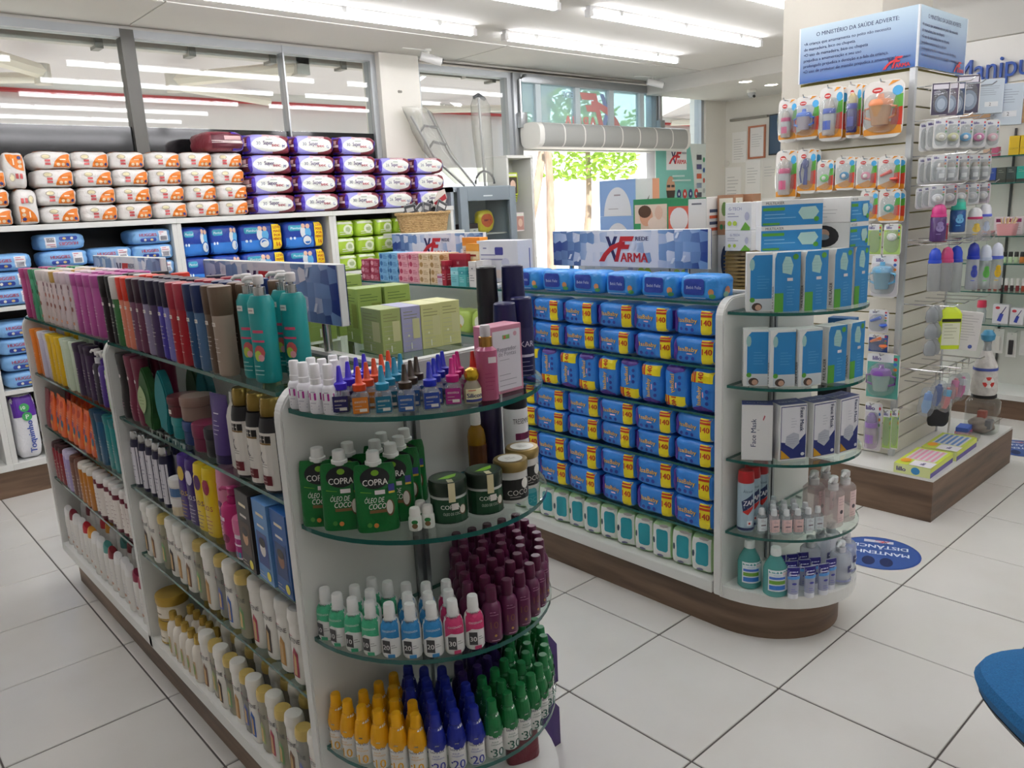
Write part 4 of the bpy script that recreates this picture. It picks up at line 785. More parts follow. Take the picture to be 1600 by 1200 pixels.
# --- second glass
z = CAPZ[1]+.0004
def copra(a, w, z0, h):
    a.ell(0, h*.80, w*.68, h*.155, '#16191c', 22); a.ell(.001, h*.875, .008, .006, '#7fb52c', 10); a.text('COPRA', 0, h*.745, .0125, '#eceae4', wmax=w*1.15, bold=.02)
    a.text('ÓLEO DE', -w*.12, h*.49, .0105, '#eef0e6', wmax=w*.9, shear=.2, bold=.01); a.text('COCO', 0, h*.40, .0115, '#eef0e6', wmax=w*.8, shear=.2, bold=.02); a.rect(-w*.35, h*.30, w*.42, h*.345, '#7a5a34'); a.ell(w*.60, h*.36, w*.20, h*.125, '#6a4a30', 16); a.ell(w*.58, h*.37, w*.15, h*.105, '#ded8cc', 16)
    a.rect(-w*.05, h*.57, w*.42, h*.63, '#e9dfe0'); a.rect(w*.58, h*.57, w*.86, h*.70, '#3a3f8a'); a.rect(w*.58, h*.57, w*.86, h*.60, '#d8b83a'); a.ell(-w*.4, h*.13, .005, .005, '#4a8a3a', 8); a.ell(-w*.1, h*.12, .005, .005, '#c87a3a', 8); a.poly([(-w*.7, h*.62), (-w*.2, h*.60), (-w*.2, h*.605), (-w*.7, h*.63)], '#7fb52c')
CP = pouch('#0f6a2e', .138, .043, .018, copra, spout='#e8e8e4')
for i, (x, y, a) in enumerate(((.722, 1.418, -.72), (.742, 1.366, -.62), (.783, 1.305, -.55), (.836, 1.322, -.6), (.782, 1.40, -.62), (.828, 1.368, -.6), (.876, 1.352, -.6), (.868, 1.405, -.6), (.918, 1.392, -.6))):
    put(CP, 'coconut_oil_pouch', ('green coconut oil pouch partly hidden at the far left', 'green coconut oil pouch, second from the left', 'frontmost green coconut oil pouch with full coconut picture', 'green coconut oil pouch right behind the frontmost one', 'green coconut oil pouch behind the two left ones', 'green coconut oil pouch in the middle of the second row', 'green coconut oil pouch at the right of the second row', 'green coconut oil pouch in the back row, left', 'green coconut oil pouch in the back row, right')[i], 'pouch', (x, y, z), a, 'coconut oil pouches')
def vial_art(a, r, z0, z1): a.ell(0, z1*.75, r*.5, r*.35, '#1f7a3a', 10); a.ell(0, z1*.45, r*.45, r*.4, '#7a5a3a', 10)
for i, (x, y) in enumerate(((.832, 1.246), (.858, 1.238), (.862, 1.268))): put(round_bottle('#e4e6de', '#eceae4', .046, .0135, neck=.7, capr=.82, caph=.28, label='#e9ebe2', lz=(.05, .8), art=vial_art), 'coconut_oil_vial', ('small white coconut oil vial, front left of three', 'small white coconut oil vial beside the green jar', 'small white coconut oil vial behind the front two')[i], 'bottle', (x, y, z), -.7)
def cj(a, r, z0, z1): a.rect(-r*1.5, z0, r*1.5, z1, '#17452a'); a.text('COPRA', -.004, z1*.72, .009, '#e6e8de', wmax=.05, bold=.02); a.text('ÓLEO DE COCO', 0, z1*.45, .006, '#cfd8c8', wmax=.04); a.ell(.024, z1*.55, .009, .011, '#6a4a30', 14); a.ell(.023, z1*.57, .007, .009, '#e0dacc', 14); a.rect(-.002, z1*.6, .013, z1*.85, '#e9e2dc'); a.rect(-r*1.5, z0, r*1.5, z0+.003, '#0f3320')
CJ = jar('#e9ebe6', '#1b2a1e', .09, .0375, '#17452a', cj, clear=.75, lz=(.06, .86), lf=.3)
CJ = CJ+[('lid_print', (lambda a: (a.ell(0, 0, .03, .03, '#24401f', 20), a.poly([(-.022, -.008), (.0, .006), (.022, .014), (.016, -.004), (.0, -.012)], '#8ac926'), a.rect(-.006, -.037, .006, -.018, '#d8cfa8'), a.build('lp', on_top(.0904)))[-1])(Art(.5))), ('seal_strip', box('ss', -.007, -.0412, .05, .007, -.0398, .09, M('#d6cba2', .4)))]
put(CJ, 'coconut_oil_jar', 'green labelled coconut oil jar next to the small vials', 'jar', (.912, 1.238, z), -.45); put(CJ, 'coconut_oil_jar', 'green labelled coconut oil jar, second from the small vials', 'jar', (.993, 1.219, z), -.35)
def bj(a, r, z0, z1): a.text('COCO', 0, (z0+z1)/2-.006, .012, '#d8d4cc', wmax=.05); a.ell(.018, (z0+z1)/2+.012, .010, .012, '#e4e2da', 14); a.lines(-.02, (z0+z1)/2-.016, .02, 1, .01, '#a8a49c')
BJ = jar('#ecece8', '#a8905a', .092, .036, '#222120', bj, clear=.7, lidm=.7, lf=.2, lz=(.12, .74))
BJ = BJ+[('lid_print', (lambda a: (a.ell(0, 0, .027, .027, '#e6e4dc', 20), a.lines(-.012, .006, .012, 3, .006, '#8a8478', .0014), a.build('lp', on_top(.0924)))[-1])(Art(.5)))]
put(BJ, 'coconut_jar', 'gold-lidded coconut jar with black label, nearer one', 'jar', (1.074, 1.224, z), -.3); put(BJ, 'coconut_jar', 'gold-lidded coconut jar with black label at the shelf edge', 'jar', (1.150, 1.268, z), -.2)
def tres(a, r, z0, z1): a.text('TRESEMMÉ', 0, z1*.80, .013, '#3a3638', w=r*1.5); a.rect(-r*.6, z1*.52, r*1.0, z1*.62, '#6a1a48'); a.text('3x', -.004, z1*.42, .016, '#3a3638'); a.lines(-r*.5, z1*.28, r*.8, 2, .012, '#a02a6a', .004)
put(round_bottle('#e9e8ea', '#15141c', .215, .030, neck=.95, capr=.97, caph=.24, label='none', lz=(0, 1), art=tres, shoulder=.95), 'hair_spray_can', 'white hairspray can with black cap on the second glass', 'can', (1.21, 1.352, z), -.2)
put(round_bottle('#241c40', '#15141c', .215, .028, neck=.95, capr=.97, caph=.24, shoulder=.95), 'hair_spray_can', 'dark purple can behind the white hairspray can', 'can', (1.185, 1.415, z), -.2)
put(round_bottle('#b98a22', '#eae6de', .165, .022, neck=.5, capr=.55, caph=.22, label='#5a3418', lz=(.2, .6), clear=.5), 'oil_spray_bottle', 'amber oil bottle with white spray top beside the hairspray can', 'bottle', (1.13, 1.405, z), -.4)
# --- third glass: peroxide bottles
z = CAPZ[2]+.0004
def fart(c, num):
    def f(a, r, z0, z1):
        a.poly([(-r*1.1, z1*.44), (-r*.4, z1*.56), (r*1.1, z1*.50), (r*1.1, z1*.93), (-r*1.1, z1*.93)], c); a.text('FARMAX', 0, z1*.93, .0042, '#3a3a3a', wmax=r*.9, bold=.02); a.text('OXIGENADA', .001, z1*.72, .0045, '#eef2f0', wmax=r*1.5); a.rect(-r*.75, z1*.14, r*.1, z1*.47, '#3b3b3d'); a.text(num, -r*.33, z1*.305, .011, '#e8e8e6', bold=.02); a.rect(-r*.2, z1*.02, r*.5, z1*.12, c); a.lines(r*.2, z1*.35, r*.8, 2, .005, '#8a8a8a', .0012)
    return f
FX = {n: round_bottle('#ebebe9', '#efefed', .113, .0208, neck=.5, capr=.56, caph=.23, label='none', lz=(.02, .98), art=fart(c, k), shoulder=.72) for n, c, k in (('green', '#3fae80', '10'), ('blue', '#2a86c2', '20'), ('pink', '#c8326a', '30'))}
def marart(a, r, z0, z1): a.lines(-r*.5, z1*.78, r*.5, 2, .006, '#b98aa4', .001); a.text('10', -.002, z1*.47, .016, '#7a4a3a'); a.ell(0, z1*.2, .003, .003, '#b98a4a', 8); a.text('Provance', 0, z1*.08, .004, '#b98aa4', wmax=r*1.2)
MB = round_bottle('#5c1b44', '#541638', .12, .0208, neck=.5, capr=.58, caph=.24, label='none', lz=(.02, .98), art=marart, shoulder=.76)
cnt = {}
for k, ins in enumerate((.024, .068, .112, .156, .20)):
    sp = arc_spots(ins, .0425); i = j = 0
    for x, y, t in sp:
        if y > LC[1]-.018: continue
        if x < .912+.012*k:
            if k >= 3 or (k == 2 and x < .80 and i % 2): i += 1; continue
            if k == 1 and i in (2,): i += 1; continue
            dg = math.degrees(t); c = 'green' if dg < 212 else ('blue' if dg < 238 else 'pink')
            put(FX[c], 'peroxide_bottle', f'white peroxide bottle with {c} label, {nth(i)} from left in {ROWN[k]} row', 'bottle', (x, y, z), facing(t, .55)+jit(.12), 'white peroxide bottles'); i += 1
        else:
            put(MB, 'peroxide_bottle', f'maroon peroxide bottle, {nth(j)} from left in {ROWN[k]} row, third glass', 'bottle', (x, y, z), facing(t, .4)+jit(.15), 'maroon peroxide bottles'); j += 1
# --- fourth glass: yellow, blue and green peroxide bottles
z = CAPZ[3]+.0004
def beira(c, num, lt):
    h, r = .13, .0195; hb = h*.8
    S = [(0, r*.9, r*.9), (.003, r, r), (.074, r, r), (.086, r*.86, r*.86), (.096, r*.74, r*.74), (.101, r*.5, r*.5), (.104, r*.5, r*.5)]
    a = Art(.006); a.rect(-r*2.6, .066, r*2.6, .1005, c); n = 9
    for k in range(n): x = -r*2.4+k*r*4.8/(n-1); a.ell(x, .066-.004*((k*5) % 3), r*.42, .007+.003*(k % 2), c, 10)
    a.text('beira alta', 0, .053, .0062, '#4a4a68', w=r*1.55, bold=.01); a.text('ÁGUA', -.003, .043, .004, lt, bold=0); a.text('OXIGENADA', .001, .037, .004, lt, wmax=r*1.4); a.text(num, .003, .018, .0205, lt, bold=.015); a.ell(-.0125, .022, .0022, .0022, lt, 8); a.lines(-r*.5, .006, r*.3, 1, .01, lt, .001)
    return [('body', loft('body', S, M('#ecebe8', .3), 18), [('print', a.build('print', on_loft(S)))]), ('cap', lathe('cap', [(r*.66, .101), (r*.68, .104), (r*.60, .106), (r*.56, .127), (r*.48, .13)], M(c, .3), 16))]
BE = {'yellow': beira('#e8a80c', '10', '#d8a020'), 'blue': beira('#1c2a94', '20', '#2a3a9c'), 'green': beira('#17733c', '30', '#1d5a4a')}
PU = round_bottle('#2c1a52', '#301c5a', .13, .0195, neck=.5, capr=.58, caph=.22, label='none', lz=(0, 1), art=lambda a, r, q, t: a.lines(-r*.5, t*.6, r*.5, 4, .01, '#8a7ab0'))
for k, ins in enumerate((.0225, .064, .1055, .147, .188)):
    cc = {}
    for x, y, t in arc_spots(ins, .041):
        if y > LC[1]-.018: continue
        c = 'yellow' if x < .800+.016*k else ('blue' if x < .925+.008*k else 'green')
        if c == 'yellow' and k >= 1 and x < .735: continue
        if c == 'green' and k >= 3: c = 'purple'
        i = cc.get(c, 0); cc[c] = i+1
        put(PU if c == 'purple' else BE[c], 'peroxide_bottle', f'{c} capped peroxide bottle, {nth(i)} from left in {ROWN[k]} row, fourth glass', 'bottle', (x, y, z), facing(t, .5)+jit(.12), f'{c} capped peroxide bottles')
# --- display trays and bags low on the right side of the left gondola
def tray(c, inner):
    side = [(-.062, 0), (.062, 0), (.062, .12), (.03, .165), (-.02, .19), (-.062, .19)]; ins = [(-.06, .003), (.06, .003), (.06, .118), (.028, .162), (-.02, .187), (-.06, .187)]
    return [('base', box('b', -.07, -.062, 0, .07, .062, .003, M(c, .5))), ('front_flap', box('f', -.07, .0595, 0, .07, .062, .09, M(c, .5))), ('back_flap', box('k', -.07, -.062, 0, .07, -.0595, .19, M(c, .5))),
            ('side_flap', prism('s', side, -.07, -.0675, M(c, .5), 'x'), [('lining', prism('l', ins, -.067, -.0665, M(inner, .7), 'x'))]), ('side_flap', prism('s', side, .0675, .07, M(c, .5), 'x'), [('lining', prism('l', ins, .0665, .067, M(inner, .7), 'x'))])]
for (x, y, zz, c, i, l) in ((1.36, 1.53, .205, '#3b2166', '#a2958a', 'purple cardboard display tray beside the green capped bottles'), (1.355, 1.69, .255, '#6a1a2c', '#a2958a', 'wine red cardboard tray behind the upper purple display tray'), (1.36, 1.53, .0, '#3b2166', '#a2958a', 'purple cardboard tray on the floor below the other purple tray'), (1.355, 1.69, .03, '#1f7a80', '#a2958a', 'teal cardboard tray behind the lower purple tray')):
    e = put(tray(c, i), 'display_tray', l, 'tray', (x, y, zz), -PI/2)
    if zz in (.255, .03): obj('riser', box('riser', -.045, -.055, -.05 if zz > .1 else -.03, .045, .055, 0, M(c, .5)), e)
put(pouch('#5d4594', .15, .04, .018, lambda a, w, q, h: a.lines(-w*.5, h*.6, w*.6, 4, .012, '#b9a8d8')), 'refill_pouch', 'violet pouch standing in the lower purple tray', 'pouch', (1.37, 1.53, .0045), -.6)
put(pouch('#6a1a2a', .15, .045, .018, lambda a, w, q, h: (a.text('Skala', 0, h*.5, .016, '#d8b8b0', wmax=w*1.4, shear=.2), a.rect(-.014, h*.8, .004, h*.88, STICK))), 'refill_pouch', 'wine red pouch on the base board under the green capped bottles', 'pouch', (1.14, 1.31, .1905), -.3)
# ================================================================ right gondola: blue wet wipes
def isa(a, w, h):
    a.poly([(-w*.5, h*.10), (-w*.40, h*.10), (-w*.34, h*.5), (-w*.40, h*.9), (-w*.5, h*.9)], '#4b2a8c'); a.rect(w*.20, h*.06, w*.44, h*.94, '#ecd91c'); a.rect(w*.20, h*.72, w*.44, h*.80, '#c2381c'); a.rect(w*.20, h*.84, w*.44, h*.90, '#c2381c'); a.text('140', w*.32, h*.52, h*.22, '#c22a1c', wmax=w*.22, bold=.03)
    a.text('IsaBaby', -w*.10, h*.58, h*.17, '#1d2a70', w=w*.45, bold=.03); a.text('IsaBaby', -w*.10, h*.58, h*.17, '#f6c23a', w=w*.445, bold=.012); a.rect(-w*.13, h*.38, w*.0, h*.43, '#e8b8cc')
    for k in (-.26, -.12, .02): a.ell(w*k, h*.24, h*.07, h*.07, '#2b3f9c', 12)
BLU = '#3384da'
def isapack(w, d, h, sd, upright=False):
    a = Art(.012); isa(a, w, h) if not upright else None
    if upright:
        isa(a, h, w); a.v = [(y-w/2, h/2+(-x if sd % 2 else x), l) if not sd % 2 else (-(y-w/2), h/2-x, l) for x, y, l in a.v]; a.v = [(-x, z_, l) if not sd % 2 else (x, z_, l) for x, z_, l in a.v]
    b = Art(.012); b.rect(-d*.3, h*.15, d*.3, h*.85, '#4b2a8c') if not upright else b.rect(-d*.3, h*.3, d*.3, h*.7, '#4b8ad8')
    return [('wrapper', pack('wrapper', w, d, h, M(BLU, .3, 0, 'foil'), 6, .022, sd)), ('front_print', a.build('fp', on_pack(w, d, h, 6, .022, sd))), ('end_print', b.build('ep', on_pack(w, d, h, 6, .022, sd, 'right')))]
IP = [isapack(.172, .12, .094, s_) for s_ in range(4)]; IP2 = [isapack(.172, .12, .108, s_+4) for s_ in range(4)]; IU = [isapack(.098, .12, .155, s_, True) for s_ in range(4)]
def cap1(s): return s
for sh, zz, hh, ps, nm in ((1, ZR[1], .1005, IP, 'second'), (3, ZR[3], .0955, IP, 'fourth'), (4, ZR[4], .1115, IP2, 'fifth')):
    for lv in range(2):
        for i in range(6):
            put(ps[(i*3+lv*2+sh) % 4], 'wet_wipes_pack', f'blue wet wipes pack, {nth(i)} from end panel, {("lower", "upper")[lv]} layer of {nm} shelf', 'wet wipes', (2.325+jit(.006), 1.588+.181*i+jit(.004), zz+.001+lv*hh), FACE_L+jit(.09), 'blue wet wipes lying flat')
for i in range(10): put(IU[(i*3) % 4], 'wet_wipes_pack', f'blue wet wipes pack standing upright, {nth(i)} from end panel, third shelf', 'wet wipes', (2.325+jit(.004), 1.555+.1075*i+jit(.003), ZR[2]+.001), FACE_L+jit(.05), 'blue wet wipes standing upright')
def isaback(): pass
for i in range(6):
    w, d, h = .158, .11, .088; a = Art(.012); a.poly(rrect(w*.52, h*.62, .01, -w*.1, h*.54), '#1c3a9c'); a.text('Bebê Feliz', -w*.1, h*.52, .011, '#c8d2f0', wmax=w*.4); a.ell(w*.33, h*.35, .011, .012, '#c98a5a', 10); a.ell(w*.36, h*.2, .012, .008, '#4a9a5a', 10); a.rect(-w*.36, h*.1, w*.2, h*.13, '#a8c8e8')
    b = Art(.012); b.ell(.0, h*.4, .016, .014, '#c98a6a', 12); b.ell(-.01, h*.25, .016, .01, '#7fb0a0', 10)
    put([('wrapper', pack('wrapper', w, d, h, M('#3a8fdc', .25, 0, 'foil'), 6, .02, i)), ('front_print', a.build('fp', on_pack(w, d, h, 6, .02, i))), ('end_print', b.build('ep', on_pack(w, d, h, 6, .02, i, 'right')))], 'wet_wipes_pack', f'blue wipes pack with navy lid panel, {nth(i)} from the rounded end, below the logo sign', 'wet wipes', (2.33, 1.575+.172*i, ZR[0]+.001), FACE_L+jit(.05), 'wipes packs under the sign')
for i in range(12):
    w, d, h = .088, .062, .15; a = Art(.012); a.rect(-w*.42, .012, w*.42, h-.012, '#e6e6e2'); a.poly(rrect(w*.56, h*.60, .012, w*.04, h*.52), '#1d95a4'); a.ell(-w*.36, h*.5, .005, .014, '#3a4a5a', 8); a.ell(-.005, h*.1, .014, .006, '#7a7a9a', 8); a.ell(.01, h*.92, .02, .006, '#b0a8a4', 8)
    b = Art(.012); b.lines(-d*.3, h*.8, d*.3, 4, .02, '#6a9a5a', .003); b.ell(.0, h*.4, .009, .012, '#5a7a4a', 10)
    put([('wrapper', pack('wrapper', w, d, h, M('#a9cf94', .3, 0, 'foil'), 5, .025, i % 4)), ('front_print', a.build('fp', on_pack(w, d, h, 5, .025, i % 4))), ('end_print', b.build('ep', on_pack(w, d, h, 5, .025, i % 4, 'right')))], 'wet_wipes_pack', f'green and white wipes pack with teal lid, {nth(i)} from the end panel, base board', 'wet wipes', (2.315+.004*(i % 2), 1.568+.0905*i, .1935), FACE_L+.22+jit(.06), 'teal lidded wipes packs')
# far bay of the right gondola
def soap(c, c2):
    def f(a, w, h): a.rect(-w/2, 0, w/2, h, c); a.ell(-w*.28, h*.5, h*.38, h*.34, c2, 12); a.text('SOAP', w*.14, h*.55, h*.3, c2, wmax=w*.5) if 0 else a.lines(-w*.05, h*.65, w*.42, 3, h*.22, c2, h*.08)
    return f
SO = {'pink': carton(.085, .055, .036, '#e8a9b4', soap('#e8a9b4', '#b83a5a'), soap('#dc8f9c', '#f0d0d4'), soap('#dc8f9c', '#b83a5a')), 'cream': carton(.085, .055, .036, '#e9d2b0', soap('#e9d2b0', '#b08850'), soap('#dcc49c', '#a87a44'), soap('#e0c8a0', '#b08850')), 'blue': carton(.085, .055, .036, '#7fb6dc', soap('#7fb6dc', '#2f6aa8'), soap('#6aa8d4', '#e0ecf4'), soap('#8fc0e0', '#2f6aa8')), 'crimson': carton(.085, .055, .036, '#a8324e', soap('#a8324e', '#e0a8b4'), soap('#98284a', '#d898a4'))}
k = 0
for col, ys, nl in (('crimson', (3.73, 3.64), 3), ('blue', (3.55, 3.46), 4), ('pink', (3.37, 3.28), 4), ('cream', (3.19, 3.10), 4)):
    for i, y in enumerate(ys):
        for lv in range(nl):
            for rw in range(1 if col == 'crimson' else 2): put(SO[col], 'soap_box', f'{col} soap carton, {("far", "near")[i]} {("front", "back")[rw]} stack, {nth(lv)} from the bottom', 'box', (2.33+.06*rw+jit(.003), y+jit(.002), ZR[0]+.0006+lv*.0364), FACE_L+jit(.03), f'{col} soap cartons')
def hip(bg, t, tc, st):
    def f(a, w, h): a.rect(-w/2, 0, w/2, h, bg); a.rect(-w/2, h*.62, w/2, h*.82, st); a.text(t, 0, h*.72, h*.11, tc, wmax=w*.85, bold=.02); a.lines(-w*.35, h*.45, w*.3, 3, h*.1, tc if bg != '#f0ece6' else '#8a8a8a', h*.02)
    return f
for x, y, w, d, h, c, f, l in ((2.42, 2.93, .13, .05, .215, '#e8952a', hip('#e8952a', 'HIPOGLÓS', '#8a2a1c', '#f0e4d0'), 'tall orange ointment carton reading Hipoglós'), (2.36, 2.85, .09, .05, .19, '#e8952a', hip('#e8a03a', 'BEBÊ', '#8a2a1c', '#f4dcb0'), 'smaller orange ointment carton beside the tall one'), (2.34, 2.93, .13, .06, .145, '#a8283a', hip('#a8283a', 'H', '#f0d8d8', '#8f1c30'), 'crimson ointment carton in front of the tall orange carton'), (2.29, 2.985, .03, .05, .115, '#a8283a', hip('#a8283a', 'H', '#f0d8d8', '#8f1c30'), 'slim crimson ointment carton at the far side'),
        (2.285, 2.905, .055, .04, .085, '#7cc4cc', hip('#7cc4cc', 'A', '#1c5a78', '#a8dce0'), 'small aqua carton in front of the crimson carton'), (2.285, 2.848, .05, .04, .088, '#58b4b4', hip('#58b4b4', 'B', '#e0f0f0', '#3a98a0'), 'small teal carton beside the small aqua carton'), (2.30, 2.785, .05, .05, .115, '#e6e2de', hip('#e6e2de', 'C', '#6a6a72', '#d8d4d2'), 'plain white carton with grey print, far one'), (2.30, 2.73, .045, .05, .12, '#e6e2de', hip('#e2dedc', 'D', '#6a6a72', '#d8d4d2'), 'plain white carton with grey print beside the end panel'), (2.31, 3.04, .05, .05, .05, '#e0d0d8', hip('#e0d0d8', 'E', '#8a3a9a', '#c86a8a'), 'small pink and white carton near the cream soap')):
    put(carton(w, d, h, c, f, f, f), 'ointment_carton', l, 'box', (x, y, ZR[0]+.0006), FACE_L)
def pumpbox(a, w, h): a.text('pro', -w*.3, h*.82, h*.07, '#7a7a9a'); a.poly(rrect(.05, .035, .006, w*.05, h*.75), '#3f4190'); a.lines(-w*.4, h*.66, w*.2, 2, .02, '#8f8fb0', .006); a.ell(w*.2, h*.48, .025, .02, '#c8c8dc', 12); a.rect(-w*.4, h*.1, w*.1, h*.3, '#e8d8d0'); a.ell(-w*.2, h*.25, .03, .022, '#dcb8a8', 12)
put(carton(.25, .10, .185, '#e0e0e6', pumpbox, None, lambda a, w, h: a.rect(w*.25, h*.2, w*.32, h*.8, '#5a6aa8')), 'breast_pump_box', 'large white carton with violet print behind the navy bottles', 'box', (2.40, 2.70, 1.223), FACE_L+.1)
for i in range(6): put([('wrapper', pack('w', .12, .10, .11, M('#b4cc62', .35, 0, 'foil'), 5, .03, i)), ('front_print', (lambda a: (a.ell(0, .06, .03, .028, '#e6e8d4', 14), a.ell(.0, .035, .012, .01, '#d8a83a', 10), a.build('p', on_pack(.12, .10, .11, 5, .03, i)))[-1])(Art(.012)))], 'wet_wipes_pack', f'lime green pack, {nth(i)} from middle panel, far bay of the wipes gondola', 'wet wipes', (2.325, 2.76+.135*i, ZR[1]+.001), FACE_L, 'lime green packs')
for lv in range(2):
    for i in range(3): put(IP[(i+lv) % 4], 'wet_wipes_pack', f'blue wet wipes pack in far bay, {nth(i)} from middle panel, {("lower", "upper")[lv]} layer', 'wet wipes', (2.325, 2.79+.181*i, ZR[3]+.001+lv*.0955), FACE_L, 'blue wet wipes lying flat')
# boxed devices behind the sign, on the far side of the top shelf
def neb(a, w, h): a.rect(-w/2, 0, w/2, h, '#8fb0dc'); a.ell(0, h*.0, w*.38, h*.8, '#e6e6e6', 20, 0, PI); a.text('nebul', 0, h*.58, h*.09, '#a89a9a'); a.lines(-w*.25, h*.2, w*.2, 1, .01, '#b0a8a8', .003)
def nebs(a, w, h): a.rect(-w/2, 0, w*.2, h, '#d6d6d6'); a.rect(w*.2, 0, w*.5, h, '#d99a78'); a.poly([(-.01, h*.4), (.012, h*.55), (.002, h*.35)], '#7a7a72')
def gt(a, w, h): a.text('G-TECH', -w*.12, h*.78, h*.11, '#6a6a9c', wmax=w*.5); a.lines(-w*.4, h*.6, w*.05, 2, h*.1, '#9a9ab0', h*.03); a.ell(-w*.32, h*.25, h*.09, h*.09, '#b8d04a', 12); a.ell(-w*.12, h*.25, h*.09, h*.09, '#b8d04a', 12); a.poly([(w*.1, 0), (w*.46, 0), (w*.46, h*.1), (w*.28, h*.3)], '#6fae3a'); a.ell(w*.34, h*.5, h*.1, h*.16, '#b9b9cc', 10)
def babyf(a, w, h): a.rect(-w/2, 0, w/2, h, '#2f8a58'); a.rect(-w*.46, h*.08, w*.48, h*.84, '#e2cdb8'); a.ell(-w*.12, h*.5, h*.24, h*.28, '#d8a080', 18); a.ell(-w*.16, h*.64, h*.24, h*.18, '#5a3c28', 16); a.ell(w*.2, h*.3, h*.34, h*.2, '#e8d4c4', 16); a.rect(-w*.46, h*.1, -w*.28, h*.3, '#3a9a60'); a.ell(w*.25, h*.6, h*.14, h*.2, '#dcb8a0', 12)
def cushf(a, w, h): a.rect(-w/2, 0, w/2, h, '#2f8a58'); a.rect(-w*.48, h*.05, w*.05, h*.8, '#d8604a'); a.ell(-w*.2, h*.45, h*.3, h*.32, '#e6e0dc', 18); a.rect(w*.05, h*.03, w*.5, h*.97, '#e0ddd8'); a.text('termo', w*.26, h*.84, h*.1, '#6a6a72', wmax=w*.35)
def cushr(a, w, h):
    for k in range(4): a.rect(w*.1-w/2+.01, h*(.12+.16*k), w*.35, h*(.2+.16*k), '#3a4560' if k % 2 else '#c85a3a')
def woodf(a, w, h): a.rect(-w/2, 0, w/2, h, '#a87c5e'); a.rect(-w*.4, h*.35, w*.4, h*.92, '#dcd6c4'); a.ell(-w*.1, h*.65, w*.16, h*.18, '#6a8a4a', 12); a.ell(w*.14, h*.62, w*.16, h*.16, '#c8503a', 12); [a.ell(w*q, h*.2, w*.1, h*.07, '#2f7a4a', 10) for q in (-.25, 0, .25)]
zt = 1.2056
for x, y, zz, w, d, h, c, f, r_, l in ((2.74, 2.25, zt, .2, .16, .14, '#e2e2e0', gt, None, 'lowest white device carton in the tall stack behind the sign'), (2.74, 2.25, zt+.1406, .2, .16, .145, '#dcdcdc', neb, nebs, 'middle blue and white carton in the stack behind the sign'), (2.74, 2.25, zt+.286, .2, .16, .15, '#dcdcdc', neb, nebs, 'topmost blue and white carton in the stack behind the sign'), (2.74, 2.43, zt, .14, .14, .21, '#e9e9e6', lambda a, w, h: (a.rect(-w*.2, h*.2, w*.25, h*.5, '#d0d4d4'), a.rect(-w*.15, h*.45, w*.2, h*.5, '#7aaab4')), None, 'plain white carton left of the stacked device cartons'),
        (2.70, 2.055, zt, .17, .12, .21, '#d8d8d6', gt, None, 'white carton under the baby picture carton'), (2.68, 2.055, zt+.2106, .175, .09, .14, '#2f8a58', babyf, babyf, 'green carton with a sleeping baby picture'), (2.70, 1.87, zt, .18, .12, .2, '#d8d8d6', gt, None, 'white carton under the red cushion carton'), (2.68, 1.87, zt+.2006, .18, .11, .145, '#e2dfda', cushf, cushr, 'red and white cushion carton beside the baby carton'), (2.72, 1.735, zt, .07, .06, .2, '#e6e4e0', lambda a, w, h: (a.ell(0, h*.5, w*.3, h*.3, '#2a3a5a', 16), a.rect(w*.3, 0, w*.5, h, '#4aa0b0')), None, 'slim white and teal carton behind the sign edge'), (2.72, 1.735, zt+.2006, .075, .06, .15, '#a87c5e', woodf, woodf, 'brown carton with coloured pictures on the slim carton'), (2.79, 1.70, zt+.0, .07, .06, .35, '#a87c5e', woodf, woodf, 'tall brown carton behind the white device cartons'),
        (2.66, 1.635, zt+.145, .11, .09, .075, '#e4e4e4', gt, None, 'lower small white device carton beside the mask boxes'), (2.66, 1.635, zt+.2206, .11, .09, .10, '#e4e4e4', gt, None, 'upper small white device carton beside the mask boxes')):
    put(carton(w, d, h, c, f, None, r_), 'device_carton', l, 'box', (x, y, zz), FACE_L)
for i, (x, y) in enumerate(((2.66, 1.60), (2.66, 1.66))): put([('body', loft('b', [(0, .045, .028, 5), (.135, .045, .028, 5), (.144, .04, .024, 5)], M('#8d7440', .4), 24)), ('ribs', join('r', [box('r', -.046, -.0285+.0, .01+.014*k, .046, .0285, .014+.014*k, M('#7a6234', .5)) for k in range(9)]))], 'brown_carton', ('nearer', 'farther')[i]+' ribbed brown package under the small device cartons', 'package', (x, y, zt), FACE_L)
